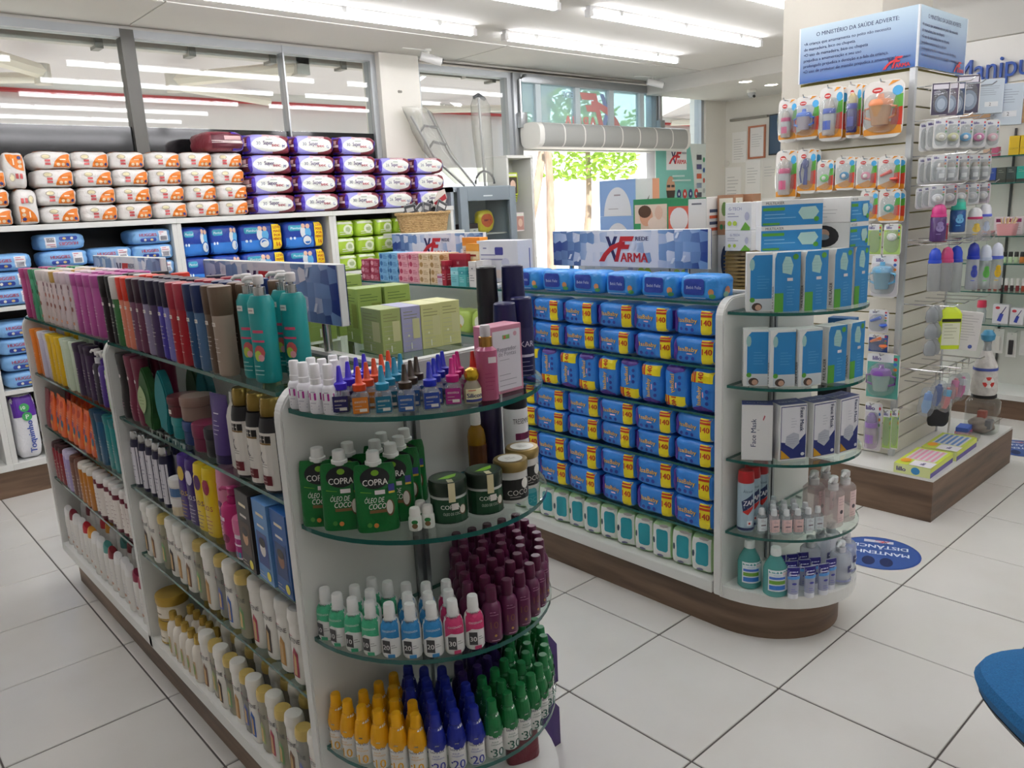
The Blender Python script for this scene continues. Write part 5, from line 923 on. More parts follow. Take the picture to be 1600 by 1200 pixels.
# ================================================================ rounded end of the right gondola
RC = (2.56, 1.452)
def maskf(a, w, h): a.rect(-w/2, 0, w/2, h, '#e8e8e6'); a.poly([(-w*.5, 0), (w*.5, 0), (w*.5, h), (-w*.42, h), (-w*.5, h*.9)], '#2f87c4'); a.poly([(-w*.2, h*.66), (w*.15, h*.62), (w*.22, h*.78), (w*.1, h*.92), (-w*.1, h*.93), (-w*.22, h*.8)], '#a9d0cc'); a.lines(-w*.18, h*.86, w*.2, 4, h*.05, '#8fbcba', .0012); a.ell(w*.3, h*.92, w*.11, w*.11, '#5aa038', 14); a.rect(-w*.5, 0, -w*.15, h*.32, '#57a13a'); a.lines(-w*.02, h*.42, w*.3, 7, h*.05, '#7ab8e0', .0012); a.rect(-w*.02, h*.52, w*.2, h*.57, '#e6dede')
def maskf2(a, w, h): a.rect(-w/2, 0, w/2, h, '#e8e8e6'); a.poly([(-w*.36, h*.02), (w*.5, h*.02), (w*.5, h*.96), (-w*.2, h*.96), (-w*.36, h*.88)], '#2f87c4'); a.ell(-w*.3, h*.8, w*.1, h*.1, '#9fc8c4', 10); a.lines(-w*.1, h*.6, w*.4, 5, h*.05, '#6ab0dc', .0012); a.rect(-w*.36, h*.02, w*.5, h*.22, '#cfd6da'); a.ell(-w*.1, h*.08, w*.2, h*.07, '#4a3a34', 12); a.ell(-w*.05, h*.07, w*.12, h*.05, '#c9a088', 10); a.ell(-w*.28, h*.2, w*.1, w*.1, '#57a13a', 12)
def masks(a, w, h): a.text('MULTILASER', w*.28, h*.24, .012, '#2a2a2a', w=h*.38, rot=PI/2, bold=.02); a.rect(-w*.42, h*.88, -w*.2, h*.93, '#6aaa4a')
MK = carton(.082, .062, .19, '#e6e6e4', maskf, masks); MK2 = carton(.082, .062, .19, '#e6e6e4', maskf2, masks)
def at_corner(cx, cy, w, d, a): return (cx+math.cos(a)*w/2-math.sin(a)*d/2, cy+math.sin(a)*w/2+math.cos(a)*d/2)
for sh, zz, sp in ((0, CAPZ[0], ((2.287, 1.395, -.95, MK2), (2.316, 1.312, -.72, MK), (2.384, 1.245, -.5, MK), (2.487, 1.198, -.27, MK), (2.587, 1.178, -.1, MK))), (1, CAPZ[1], ((2.283, 1.40, -.95, MK2), (2.313, 1.320, -.75, MK2), (2.372, 1.250, -.52, MK2), (2.468, 1.200, -.30, MK), (2.566, 1.172, -.12, MK))), ):
    for i, (x, y, a, p) in enumerate(sp):
        cx, cy = at_corner(x, y, .082, .062, a); put(p, 'mask_box', f'upright blue and white mask box, {nth(i)} from the left, {("top", "second")[sh]} glass of rounded end', 'box', (cx, cy, zz+.0004), a, 'upright surgical mask boxes')
    put(carton(.05, .09, .185, '#2a6aa8', lambda a, w, h: a.lines(-w*.3, h*.8, w*.3, 5, .02, '#7ab0d8')), 'mask_box', f'dark blue box edge at the far right of the {("top", "second")[sh]} glass', 'box', (2.72, 1.272, zz+.0004), .12)
def masktop(a, w, h): a.rect(-w/2, 0, w/2, h, '#e8e8e6'); a.rect(-w/2, 0, w/2, h*.82, '#2f87c4'); a.text('MULTILASER', -w*.28, h*.9, h*.1, '#2a2a2a', wmax=w*.3); a.rect(-w*.48, h*.6, -w*.12, h*.72, '#57a13a'); a.lines(-w*.45, h*.45, w*.1, 2, h*.14, '#8cc4e4', h*.03); a.poly([(w*.1, h*.5), (w*.15, h*.7), (w*.38, h*.72), (w*.44, h*.5), (w*.36, h*.22), (w*.18, h*.22)], '#b0d4ce'); a.ell(w*.4, h*.22, h*.1, h*.1, '#57a13a', 12); a.rect(-w*.48, h*.04, -w*.2, h*.12, '#57a13a')
def maskblack(a, w, h): a.rect(-w/2, 0, w/2, h, '#dfe2e0'); a.ell(w*.0, h*.45, w*.3, h*.45, '#26262a', 18); a.ell(0, h*.55, w*.12, h*.2, '#c9a890', 12); a.ell(0, h*.42, w*.12, h*.12, '#8fa6b8', 12); a.ell(-w*.34, h*.5, h*.16, h*.16, '#57a13a', 12)
LB = carton(.19, .1, .08, '#e8e8e6', masktop, None, None)
for k in range(2): put(LB, 'mask_box', ('lower', 'upper')[k]+' blue mask box lying across the upright mask boxes', 'box', (2.452, 1.345, 1.3689+k*.0806), -.86)
LB2 = carton(.105, .19, .08, '#e8e8e6', lambda a, w, h: masktop(a, w, h), maskblack); LB3 = carton(.105, .19, .08, '#e8e8e6', lambda a, w, h: masktop(a, w, h), lambda a, w, h: (a.rect(-w*.45, h*.8, -w*.2, h*.9, '#57a13a'), a.lines(-w*.4, h*.65, w*.3, 4, h*.14, '#b4b4b4', .0016)))
for k in range(2): put((LB2, LB3)[k], 'mask_box', ('lower lying mask box with a masked face on its side', 'upper lying mask box with plain white side')[k], 'box', (2.61, 1.27, 1.3689+k*.0806), -.12)
# face mask cartons
def fm1(a, w, h): a.text('Face Mask', -w*.12, h*.5, .017, '#23305c', w=h*.5, rot=PI/2, bold=.01); a.lines(w*.0, h*.55, w*.12, 1, .01, '#8a8a9a'); a.poly([(w*.2, h*.72), (w*.26, h*.8), (w*.23, h*.82), (w*.18, h*.74)], '#c85a6a')
def fm2(a, w, h): a.rect(-w*.46, h*.03, w*.46, h*.97, '#2a3578'); a.rect(-w*.44, h*.04, w*.44, h*.955, '#e6e5ea'); a.poly([(-w*.44, h*.04), (w*.44, h*.04), (w*.44, h*.46), (w*.1, h*.28), (-w*.44, h*.34)], '#2a3578'); a.poly([(-w*.44, h*.04), (-w*.1, h*.04), (-w*.44, h*.2)], '#d9a02a'); a.poly([(-w*.3, h*.3), (-w*.26, h*.44), (.0, h*.5), (w*.2, h*.46), (w*.22, h*.3), (.0, h*.2)], '#b9bcc6'); a.lines(-w*.24, h*.42, w*.18, 4, h*.04, '#8e92a4', .001); a.text('Face Mask', w*.3, h*.72, .014, '#23305c', w=h*.42, rot=-PI/2, bold=.02); a.lines(-w*.1, h*.75, w*.12, 4, h*.05, '#a0a0b0', .001); a.ell(w*.34, h*.1, w*.07, w*.06, '#e6e6ea', 10)
def fmt(a, w, d): a.rect(-w/2, -d/2, w/2, d/2, '#2a3578'); a.text('Face Mask', 0, 0, .012, '#c8cce0', wmax=w*.7)
def fms(a, w, h): a.lines(-w*.3, h*.06, w*.4, 1, .01, '#b4b4bc', .001)
F1 = carton(.10, .06, .195, '#e4e3e2', fm1, None, fm2, fmt); F2 = carton(.10, .075, .195, '#e4e3e2', fm2, fms, None, fmt)
for i, (x, y, a, p, w, d) in enumerate(((2.282, 1.402, -1.0, F1, .10, .06), (2.345, 1.297, -.55, F2, .1, .075), (2.437, 1.228, -.36, F2, .1, .075), (2.538, 1.183, -.2, F2, .1, .075))):
    cx, cy = at_corner(x, y, w, d, a); put(p, 'face_mask_box', ('white face mask carton with sideways lettering at the left', 'blue and white face mask carton, second from left', 'blue and white face mask carton, third from left', 'blue and white face mask carton at the right edge')[i], 'box', (cx, cy, CAPZ[2]+.0004), a)
put(carton(.06, .1, .2, '#22222c', lambda a, w, h: a.lines(-w*.3, h*.8, w*.3, 4, .02, '#6a6a7a'), None, None), 'mask_box', 'black carton at the far right beside the face mask cartons', 'box', (2.71, 1.29, CAPZ[2]+.0004), .2)
# sprays and sanitizer
z = CAPZ[3]+.0004
def zap(a, r, z0, z1): a.rect(-r*2.2, z1*.05, r*2.2, z1*.95, '#a8bfcc'); a.poly([(-r*.8, z1*.62), (r*.7, z1*.78), (r*.8, z1*.55), (-r*.6, z1*.42)], '#1f2f5c'); a.text('ZAP', 0, z1*.6, .018, '#e8e8ec', wmax=r*1.3, bold=.04, shear=.2, rot=.15); a.text('Álcool', 0, z1*.83, .010, '#3a4a6a', wmax=r*1.2); a.poly([(-r*.7, z1*.42), (r*.8, z1*.54), (r*.7, z1*.48), (0, z1*.36)], '#c8302a'); a.rect(-r*.1, z1*.14, r*.6, z1*.24, '#e6e6ea'); a.ell(r*.2, z1*.19, r*.14, r*.16, '#c8302a', 8); a.rect(-r*2.2, z1*.05, r*2.2, z1*.1, '#2a3560')
ZP = round_bottle('#a9bcc6', '#b01c24', .222, .028, neck=.96, capr=.98, caph=.17, label='none', lz=(0, 1), art=zap, shoulder=.96)
for i, (x, y) in enumerate(((2.318, 1.404), (2.375, 1.414), (2.432, 1.416))): put(ZP, 'spray_can', ('front', 'middle', 'rearmost')[i]+' blue and white alcohol spray can with red cap', 'can', (x, y, z), -.75)
def sart(c): return lambda a, r, z0, z1: (a.rect(-r*.85, z0, r*.85, z1, c), a.lines(-r*.5, z1-.006, r*.5, 2, .005, '#9a8a92', .0012), a.rect(-r*.5, (z0+z1)/2-.004, r*.5, (z0+z1)/2, '#6a5a62'), a.lines(-r*.5, z0+.01, r*.5, 2, .004, '#a89aa2', .001))
SS = {c: round_bottle('#eef0f2', '#e6e8ea', .088, .0172, neck=.5, capr=.58, caph=.2, label=l, lz=(.14, .8), art=sart(l), p=3.5, clear=.22, shoulder=.8) for c, l in (('pink', '#ecc9c6'), ('white', '#dfe6ea'))}
ss = [((2.338, 1.353), 'white'), ((2.354, 1.315), 'pink'), ((2.380, 1.283), 'pink'), ((2.410, 1.257), 'pink'), ((2.442, 1.236), 'white'), ((2.476, 1.219), 'white')]
for i, ((x, y), c) in enumerate(ss): put(SS[c], 'sanitizer_bottle', f'small clear sanitizer bottle with {c} label, {nth(i)} from left, front row', 'bottle', (x, y, z), -.62+jit(.1), 'small sanitizer bottles')
for i in range(8): put(SS[('pink', 'white')[i % 2]], 'sanitizer_bottle', f'small clear sanitizer bottle, {nth(i)} from left, rows behind', 'bottle', ((2.392, 1.340, z), (2.418, 1.312, z), (2.448, 1.289, z), (2.482, 1.268, z), (2.425, 1.36, z), (2.455, 1.335, z), (2.487, 1.316, z), (2.465, 1.38, z))[i], -.6+jit(.2), 'small sanitizer bottles')
def part_(a, r, z0, z1): a.rect(-r*.1, z1*.14, r*.8, z1*.84, '#e9cfcc'); a.lines(0, z1*.76, r*.7, 3, .010, '#a8848a', .0014); a.ell(r*.35, z1*.42, r*.2, r*.2, '#4a4048', 12); a.lines(0, z1*.26, r*.7, 2, .008, '#b08a90', .0012)
PS = pump_bottle('#f6eeee', .185, .038, '#e8e6e6', '#e4e2e2', .72, 3.2, art=part_, cm=0, clear=.25)
for i, (x, y) in enumerate(((2.545, 1.20), (2.625, 1.195), (2.555, 1.275), (2.64, 1.275))): put(PS, 'soap_dispenser', ('clear pump bottle with pale pink label, front left of four', 'clear pump bottle with pale pink label, front right of four', 'clear pump bottle with pale pink label, back left of four', 'clear pump bottle with pale pink label, back right of four')[i], 'bottle', (x, y, z), -.3, 'pink label pump bottles')
z = .1905
def gart(a, r, z0, z1): a.rect(-r*.95, z1*.16, r*.95, z1*.68, '#e2e8ec'); a.rect(-r*.85, z1*.46, r*.55, z1*.52, '#3a6ac8'); a.rect(-r*.85, z1*.34, r*.55, z1*.43, '#6aa030'); a.rect(-r*.85, z1*.2, r*.55, z1*.31, '#2a72c8'); a.lines(-r*.5, z1*.62, r*.2, 2, .008, '#8ab0d8', .0014); a.rect(r*.3, z1*.56, r*.8, z1*.64, '#d8c8cc')
GS = round_bottle('#6cc4c0', '#e2e6e4', .172, .041, neck=.42, capr=.44, caph=.14, label='none', lz=(0, 1), art=gart, clear=.5, shoulder=.62, seg=26)
for i, (x, y) in enumerate(((2.33, 1.392), (2.335, 1.294))): put(GS, 'sanitizer_bottle', ('large green sanitizer bottle, left of the pair on the base', 'large green sanitizer bottle, right of the pair on the base')[i], 'bottle', (x, y, z), -.72)
def tart(a, w, z0, h): a.rect(-w*1.02, h*.72, w*1.02, h*.985, '#262079'); a.text('HIGIENE', 0, h*.86, .007, '#d8d8f0', wmax=w*1.5); a.text('nutriol', -.002, h*.77, .008, '#e6e6f6', wmax=w*1.4, bold=.02); a.rect(-w*1.0, h*.63, w*1.0, h*.72, '#5a9ad8'); a.ell(0, h*.5, w*.4, h*.035, '#4a4a98', 12); a.lines(-w*.5, h*.32, w*.5, 2, .007, '#6a6ab0', .0018)
TB = squeeze_tube('#ccd0e4', '#e2e4ea', .112, .0205, .0165, art=tart, capf=.16, clear=.55)
tb = ((2.345, 1.232), (2.39, 1.196), (2.438, 1.171), (2.492, 1.172), (2.385, 1.262), (2.425, 1.236), (2.466, 1.218), (2.40, 1.315), (2.438, 1.288), (2.475, 1.268))
for i, (x, y) in enumerate(tb): put(TB, 'gel_tube', f'clear gel tube with dark blue crimped top, {nth(i)} from the front', 'tube', (x, y, z), -.7+.08*i*(i < 4)+jit(.08), 'clear gel tubes')
def cart(a, r, z0, z1): a.rect(-r*.1, z1*.4, r*.95, z1*.62, '#262a60'); a.text('hidra', r*.42, z1*.51, .008, '#d8d8ea', wmax=r*.8); a.rect(-r*1.2, z1*.1, r*1.2, z1*.17, '#7c80a4')
PC = pump_bottle('#eef0f6', .155, .036, '#e6e6ea', '#dcdce2', 1, 2, art=cart, cm=0, clear=.3)
for i, (x, y) in enumerate(((2.565, 1.172), (2.655, 1.195), (2.535, 1.27), (2.62, 1.275), (2.70, 1.275))): put(PC, 'pump_bottle', f'clear pump bottle with navy label on the base, {nth(i)} of five', 'bottle', (x, y, z), -.3, 'clear pump bottles with navy labels')
# ================================================================ packs on and in the wall shelves
def opack(w, h, sd, rot=False):
    d = .27; a = Art(.013)
    def art(a, w, h):
        a.ell(w*.40, h*.10, w*.42, h*.72, '#e07c22', 22, PI/2, PI); a.rect(w*.36, h*.10, w*.42, h*.82, '#e07c22'); a.ell(-w*.2, h*.68, w*.12, h*.14, '#b9b0a0', 14); a.ell(-w*.2, h*.68, w*.095, h*.10, '#e2d8b0', 14); a.text('Baby', w*.22, h*.52, h*.13, '#f6e6d0', wmax=w*.3, bold=.02)
        for k, c in enumerate(('#e8d0b0', '#d8c0a0', '#2a3070')): a.ell(w*(.10+.12*k), h*.25, h*.09, h*.09, c, 12)
        for k in range(2): a.rect(-w*.24, h*(.22+.18*k), -w*.1, h*(.34+.18*k), '#c85a5a')
    if rot:
        art(a, h, w); a.v = [(-(y-w/2), x+h/2, l) if sd % 2 else (y-w/2, -x+h/2, l) for x, y, l in a.v]
    else: art(a, w, h)
    b = Art(.013); b.rect(-w*.42, -d*.3, w*.42, -d*.05, '#dd7a30')
    return [('wrapper', pack('wrapper', w, d, h, M('#e3e0dc', .3, 0, 'foil'), 5, .03, sd)), ('front_print', a.build('fp', on_pack(w, d, h, 5, .03, sd))), ('top_print', b.build('tp', on_pack(w, d, h, 5, .03, sd, 'top')))]
OP = [opack(.21, .104, s_) for s_ in range(3)]; OPV = [opack(.115, .205, s_, True) for s_ in range(2)]
zt_ = 1.5892
oc = [(1.258, 3), (1.472, 3), (1.688, 3), (1.905, 4), (2.122, 4), (2.338, 4)]; OL = ('bottom', 'second', 'third', 'top')
for i, (x, n) in enumerate(oc):
    for k in range(n): put(OP[(i+k) % 3], 'diaper_pack', f'white and orange diaper pack, {nth(i)} column from the upright ones, {OL[k]} layer', 'diapers', (x+jit(.004), 5.515+jit(.01), zt_+k*.1055), jit(.03), 'white and orange diaper packs')
for i, x in enumerate((1.28, 1.495, 1.708)): put(OP[i], 'diaper_pack', f'white and orange diaper pack lying loose on the left columns, {nth(i)}', 'diapers', (x-.02, 5.53, zt_+3*.1055), .03-.03*i, 'white and orange diaper packs')
for k in range(2): put(OPV[k], 'diaper_pack', ('lower', 'upper')[k]+' white and orange diaper pack standing on end', 'diapers', (1.085-.02*k, 5.51, zt_+k*.2075), -.1*k, 'white and orange diaper packs')
for i, x in enumerate((.90, .68)):
    for k in range(3): put(OP[(i+k) % 3], 'diaper_pack', f'white and orange diaper pack left of the upright ones, {nth(i)} column, {OL[k]} layer', 'diapers', (x, 5.51, zt_+k*.1055), jit(.03), 'white and orange diaper packs')
def ppack(w, h, sd, num, size):
    d = .27; a = Art(.013); a.rect(-w*.48, h*.03, -w*.40, h*.97, '#472fae'); a.poly([(-w*.40, h*.03), (w*.08, h*.03), (-w*.1, h*.5), (-w*.12, h*.97), (-w*.40, h*.97)], '#a5a2e6'); a.poly([(w*.44, h*.85), (w*.48, h*.5), (w*.44, h*.15), (w*.40, h*.5)], '#4a36a4'); a.poly([(-w*.18, h*.80), (-w*.14, h*.97), (w*.26, h*.97), (w*.2, h*.80)], '#d8b4ba'); a.ell(.0, h*.5, w*.39, h*.39, '#e9ebe4', 28); a.text(num, -w*.26, h*.54, h*.17, '#2a3a6a'); a.text('Super', -w*.06, h*.56, h*.20, '#4a2a6a', w=w*.2, bold=.03); a.text('sec', w*.1, h*.46, h*.17, '#b02a44', w=w*.16, bold=.03); a.text(size, w*.27, h*.40, h*.15, '#3a3a8a', bold=.02); a.lines(-w*.1, h*.72, w*.14, 1, .01, '#8aa08a', h*.03)
    b = Art(.013); b.rect(-d*.4, h*.15, d*.4, h*.85, '#5c1e2c'); b.rect(-d*.4, h*.4, d*.4, h*.52, '#d8c8c4'); b.rect(-d*.1, h*.55, d*.35, h*.75, '#cfa8a8')
    return [('wrapper', pack('wrapper', w, d, h, M('#873944', .28, 0, 'foil'), 4.5, .03, sd)), ('front_print', a.build('fp', on_pack(w, d, h, 4.5, .03, sd))), ('end_print', b.build('ep', on_pack(w, d, h, 4.5, .03, sd, 'left')))]
PPK = {(n, s_, w, h): ppack(w, h, i, n, s_) for i, (n, s_, w, h) in enumerate((('30', 'M', .345, .135), ('30', 'G', .345, .135), ('26', 'EG', .315, .130)))}
PP = list(PPK.values())
for i, (x, n, p, hh) in enumerate(((2.635, 4, PP[0], .1365), (2.995, 4, PP[1], .1365), (3.355, 4, PP[1], .1365), (3.69, 3, PP[2], .1315), (4.018, 3, PP[2], .1315))):
    for k in range(n): put(p, 'adult_diaper_pack', f'purple and wine oval-label pack, {nth(i)} column from the left, {OL[k]} layer', 'diapers', (x+jit(.004), 5.515+jit(.008), zt_+k*hh), jit(.025), 'purple adult diaper packs')
put(PP[0], 'adult_diaper_pack', 'purple and wine pack turned end-on atop the orange diaper packs', 'diapers', (2.312, 5.52, zt_+4*.1055+.001), PI/2+.06, 'purple adult diaper packs')
def hpack(w, h, sd, flip=False):
    d = .26; a = Art(.013); a.text('HUGGIES', -w*.12, h*.62, h*.19, '#b4263c', w=w*.40, bold=.03); a.rect(w*.14, h*.2, w*.36, h*.84, '#e4e4e8'); a.lines(w*.16, h*.76, w*.34, 2, h*.12, '#c87a8a', h*.05); a.rect(w*.17, h*.24, w*.33, h*.5, '#8a8a92'); a.poly(rrect(w*.38, h*.24, h*.1, -w*.12, h*.3), '#26409a'); a.ell(-w*.2, h*.3, h*.08, h*.08, '#d8d8c8', 10); a.ell(-w*.04, h*.3, h*.1, h*.07, '#c8b070', 10)
    if flip: a.v = [(-x, h-y, l) for x, y, l in a.v]
    return [('wrapper', pack('wrapper', w, d, h, M('#7fb0e0', .3, 0, 'foil'), 5, .025, sd)), ('front_print', a.build('fp', on_pack(w, d, h, 5, .025, sd)))]
HP = [hpack(.26, .099, s_, s_ == 3) for s_ in range(4)]
for i, (x, n) in enumerate(((.96, 3), (1.235, 4), (1.50, 3), (1.755, 4))):
    for k in range(n): put(HP[3 if (i == 1 and k == 3) else (i+k) % 3], 'diaper_pack', f'light blue diaper pack, upper shelf, {nth(i)} column, {OL[k]} layer', 'diapers', (x if i else .93, 5.51+jit(.01), 1.1305+k*.1003), jit(.03), 'light blue diaper packs')
for i, x in enumerate((.94, 1.21)):
    for k in range(4): put(HP[(i+k) % 3], 'diaper_pack', f'light blue diaper pack, lower shelf, {nth(i)} column, {OL[k]} layer', 'diapers', (x, 5.51, .6405+k*.1003), jit(.03), 'light blue diaper packs')
for i, x in enumerate((.60, .34)):
    for k in range(3): put(HP[(i+k) % 3], 'diaper_pack', f'light blue diaper pack in left-edge shelf, {nth(i)} column, {OL[k]} layer', 'diapers', (x, 5.51, 1.1305+k*.1003), jit(.03), 'light blue diaper packs')
def toq(a, w, h): a.rect(-w*.46, h*.66, w*.46, h*.97, '#5a2a98'); a.ell(w*.0, h*.80, w*.2, w*.2, '#3fa05a', 16); a.text('100', 0, h*.80, w*.16, '#e4efe4', bold=.03); a.ell(w*.05, h*.66, w*.2, w*.2, '#3fa05a', 16); a.text('P', w*.05, h*.66, w*.2, '#e4efe4', bold=.03); a.text('Toquinho', w*.08, h*.34, w*.26, '#2a4aa8', w=h*.5, rot=PI/2, bold=.03)
_a = Art(.013); toq(_a, .135, .40)
put([('wrapper', pack('w', .135, .2, .40, M('#e2e2e6', .3, 0, 'foil'), 5, .02, 2)), ('front_print', _a.build('p', on_pack(.135, .2, .40, 5, .02, 2)))], 'cotton_pack', 'tall white and purple Toquinho pack standing on the base board', 'package', (.87, 5.48, .2055), .05)
for k in range(4): put([('wrapper', pack('w', .12, .2, .1, M('#dfe3e0', .35, 0, 'foil'), 3.2, .02, k))], 'cotton_pack', f'white hexagonal cotton roll beside the Toquinho pack, {nth(k)} from the bottom', 'package', (1.02, 5.48, .2055+k*.1005), 0, 'white cotton rolls')
def plen(a, w, h, deal):
    r = w*.5 if not deal else w*.22
    a.rect(-w*.46, h*.04, r*.92, h*.42, '#2f7ad0'); a.poly(rrect(w*.34, h*.2, h*.06, -w*.22, h*.76), '#2a9ab8'); a.text('Plenitud', -w*.22, h*.76, h*.09, '#e4f0f4', wmax=w*.28, shear=.2); cx = r-w*.2
    a.ell(cx-w*.06, h*.6, w*.075, h*.2, '#d8dde2', 12); a.ell(cx+w*.06, h*.58, w*.08, h*.2, '#5aa8d8', 12); a.ell(cx-w*.05, h*.83, w*.05, h*.085, '#d8b098', 12); a.ell(cx+w*.06, h*.81, w*.05, h*.085, '#d8b098', 12); a.ell(cx+w*.02, h*.3, w*.13, h*.2, '#2a6ab8', 16); a.ell(cx+w*.02, h*.3, w*.10, h*.155, '#d8dcdc', 16)
    for q in (-.36, -.27): a.ell(w*q, h*.4, w*.03, h*.05, '#d8e8f4', 10)
    if deal:
        a.rect(w*.24, h*.06, w*.47, h*.94, '#f0d21c')
        for q, t in enumerate(('LEVE', 'MAIS', 'POR', 'MENOS')): a.text(t, w*.355, h*(.84-.14*q), h*.095, '#b8381c', wmax=w*.2, bold=.03)
        a.text('16', w*.37, h*.24, h*.15, '#b8281c', bold=.03)
def ppk(w, h, sd, deal): a = Art(.013); plen(a, w, h, deal); return [('wrapper', pack('w', w, .2, h, M('#1c3f9c', .3, 0, 'foil'), 6, .02, sd)), ('front_print', a.build('fp', on_pack(w, .2, h, 6, .02, sd)))]
for i, (x, w, dl) in enumerate(((2.035, .185, 0), (2.235, .205, 0), (2.505, .32, 1), (2.835, .32, 1))):
    for k in range(2): put(ppk(w, .198, i, dl), 'adult_diaper_pack', f'dark blue adult diaper pack, {nth(i)} from left, {("lower", "upper")[k]} layer'+(' with yellow offer strip' if dl else ''), 'diapers', (x, 5.49+jit(.01), 1.1305+k*.1993), jit(.03), 'dark blue adult diaper packs')
def grn(sd): a = Art(.013); a.ell(.02, .06, .04, .035, '#dfe6cc', 14); a.ell(.02, .06, .022, .02, '#a8b88a', 12); a.lines(-.05, .04, .06, 2, .015, '#e6ecd8', .005); a.rect(-.07, .1, .07, .118, '#e2e8d0'); return [('wrapper', pack('w', .165, .2, .127, M('#a9cc3c', .3, 0, 'foil'), 5, .035, sd)), ('front_print', a.build('fp', on_pack(.165, .2, .127, 5, .035, sd)))]
GN = [grn(s_) for s_ in range(3)]
for i in range(5):
    for k in range(3): put(GN[(i+k) % 3], 'pads_pack', f'lime green pads pack, {nth(i)} from left, {OL[k]} layer, under the purple packs', 'package', (3.185+.178*i+jit(.004), 5.49, 1.1305+k*.1285), jit(.05), 'lime green pads packs')
# clear plastic bag on the foreground sign
# ---------------------------------------------------------------- stand with a wicker basket of sachets
put([('top', box('t', -.27, -.17, 1.37, .27, .17, 1.398, PANEL, .003)), ('column', box('c', -.2, -.12, .03, .2, .12, 1.37, PANEL)), ('foot', box('f', -.24, -.15, 0, .24, .15, .03, PANEL, .003))], 'display_stand', 'white pedestal stand carrying the wicker basket', 'stand', (3.72, 5.12, 0))
WICK = ramp_mat('wicker', ['#8d7048', '#b89868', '#c8ab7c'], 60, rough=.8, bump=.5, stretch=(1, 1, 3))
def oval_ring(z, ax, ay, r, ph): return tube('rg', [(ax*math.cos(t), ay*math.sin(t), z+.003*math.sin(14*t+ph)) for t in [2*PI*k/40 for k in range(40)]], r, WICK, 6, True)
put([('weave', join('w', [loft('l', [(0, .2, .11), (.13, .235, .135)], WICK, 40, 2, False)]+[oval_ring(.008+.0135*k, .2+.0027*k, .112+.0018*k, .0078, k*PI) for k in range(10)])), ('base', loft('b', [(0, .2, .11), (.006, .2, .11)], WICK, 30)), ('rim', oval_ring(.14, .238, .138, .012, 0))], 'wicker_basket', 'brown wicker basket full of grey sachets on the stand', 'basket', (3.72, 5.12, 1.3985))
rd = random.Random(3)
for i in range(14):
    a = Art(.5); a.rect(-.04, -.05, .04, .05, ('#3c3c40', '#55565a', '#2c2c30')[i % 3]); a.rect(-.03, .0, .03, .03, '#b8b8b6'); a.lines(-.03, -.01, .03, 3, .012, '#8a8a8a', .002)
    x, y = -.16+.32*((i*5) % 14)/13, -.06+.12*((i*3) % 4)/3
    put([('sachet', box('s', -.042, -.006, -.055, .042, .006, .055, M('#8d8f90', .3, .4), .004)), ('print', a.build('p', on_front(-.0062)))], 'sachet', f'grey foil sachet in the wicker basket, {nth(i)} from the left', 'sachet', (3.72+x, 5.12+y, 1.555+.01*(i % 3)), rd.uniform(-.5, .5), 'sachets in the basket', rx=rd.uniform(-.3, .3), ry=rd.uniform(-.7, .7))
put([('card', prism('c', [(-.05, 0), (.05, 0), (.05, .12), (0, .17), (-.05, .12)], -.001, .001, M('#cfc6bc', .6), 'y')), ('print', (lambda a: (a.poly([(-.05, .02), (-.02, .02), (.05, .11), (.02, .14)], '#a02a34'), a.build('p', on_front(-.0012)))[-1])(Art(.5)))], 'price_card', 'beige and red card stuck in the wicker basket', 'card', (3.85, 5.10, 1.57), 0, ry=.5)
# ---------------------------------------------------------------- drinks fridge
FG = M('#9aa4ac', .35); FD = M('#808b93', .35)
P = [('cabinet', join('c', [box('a', 4.13, 5.30, .05, 4.16, 5.65, 1.74, FG), box('a', 4.79, 5.30, .05, 4.82, 5.65, 1.74, FG), box('a', 4.13, 5.63, .05, 4.82, 5.65, 1.74, M('#c8ced2', .4)), box('a', 4.13, 5.30, 1.70, 4.82, 5.65, 1.745, FG), box('a', 4.13, 5.30, .0, 4.82, 5.65, .1, FD)])),
     ('door_frame', join('d', [box('a', 4.19, 5.25, .1, 4.275, 5.295, 1.735, FD, .006), box('a', 4.755, 5.25, .1, 4.83, 5.295, 1.735, FD, .006), box('a', 4.275, 5.251, 1.62, 4.755, 5.295, 1.735, FD, .003), box('a', 4.275, 5.251, .1, 4.755, 5.295, .2, FD, .003)])), ('door_glass', box('g', 4.275, 5.268, .2, 4.755, 5.274, 1.62, PANE)),
     ('header_print', (lambda a: (a.text('GELADA', 4.50, 1.66, .022, '#d8dde0', bold=.02), a.build('h', on_front(5.2495)))[-1])(Art(.5)))]
for z in (1.33, 1.0, .65): P.append(('wire_shelf', join('w', [tube('t', [(4.17, y, z), (4.78, y, z)], .004, WHITE, 6) for y in (5.34, 5.45, 5.54, 5.62)]+[tube('t', [(x, 5.33, z+.004), (x, 5.62, z+.004)], .0025, WHITE, 5) for x in [4.19+.035*k for k in range(17)]])))
put(P, 'drinks_fridge', 'grey glass-door fridge beside the entrance', 'fridge', (.088, .09, 0))
for i, x in enumerate((4.30, 4.38, 4.45)): put(carton(.07, .12, .09, '#4a3a3c', lambda a, w, h: (a.rect(-w/2, 0, w/2, h*.5, '#d8d2c8'), a.lines(-w*.3, h*.3, w*.3, 2, .02, '#4a4a5a', .006))), 'chocolate_box', f'dark chocolate box on the fridge top shelf, {nth(i)} from left', 'box', (x+.088, 5.54, 1.3385))
put([('body', loft('b', [(0, .03, .03), (.02, .04, .035), (.06, .035, .03), (.1, .015, .012)], M('#6a3c2c', .4), 14)), ('head', lathe('h', [(.01, .09), (.026, .1), (.028, .115), (.014, .135)], M('#7c4a34', .4), 12))], 'chocolate_figure', 'brown wrapped chocolate figure on the boxes inside the fridge', 'candy', (4.468, 5.54, 1.429))
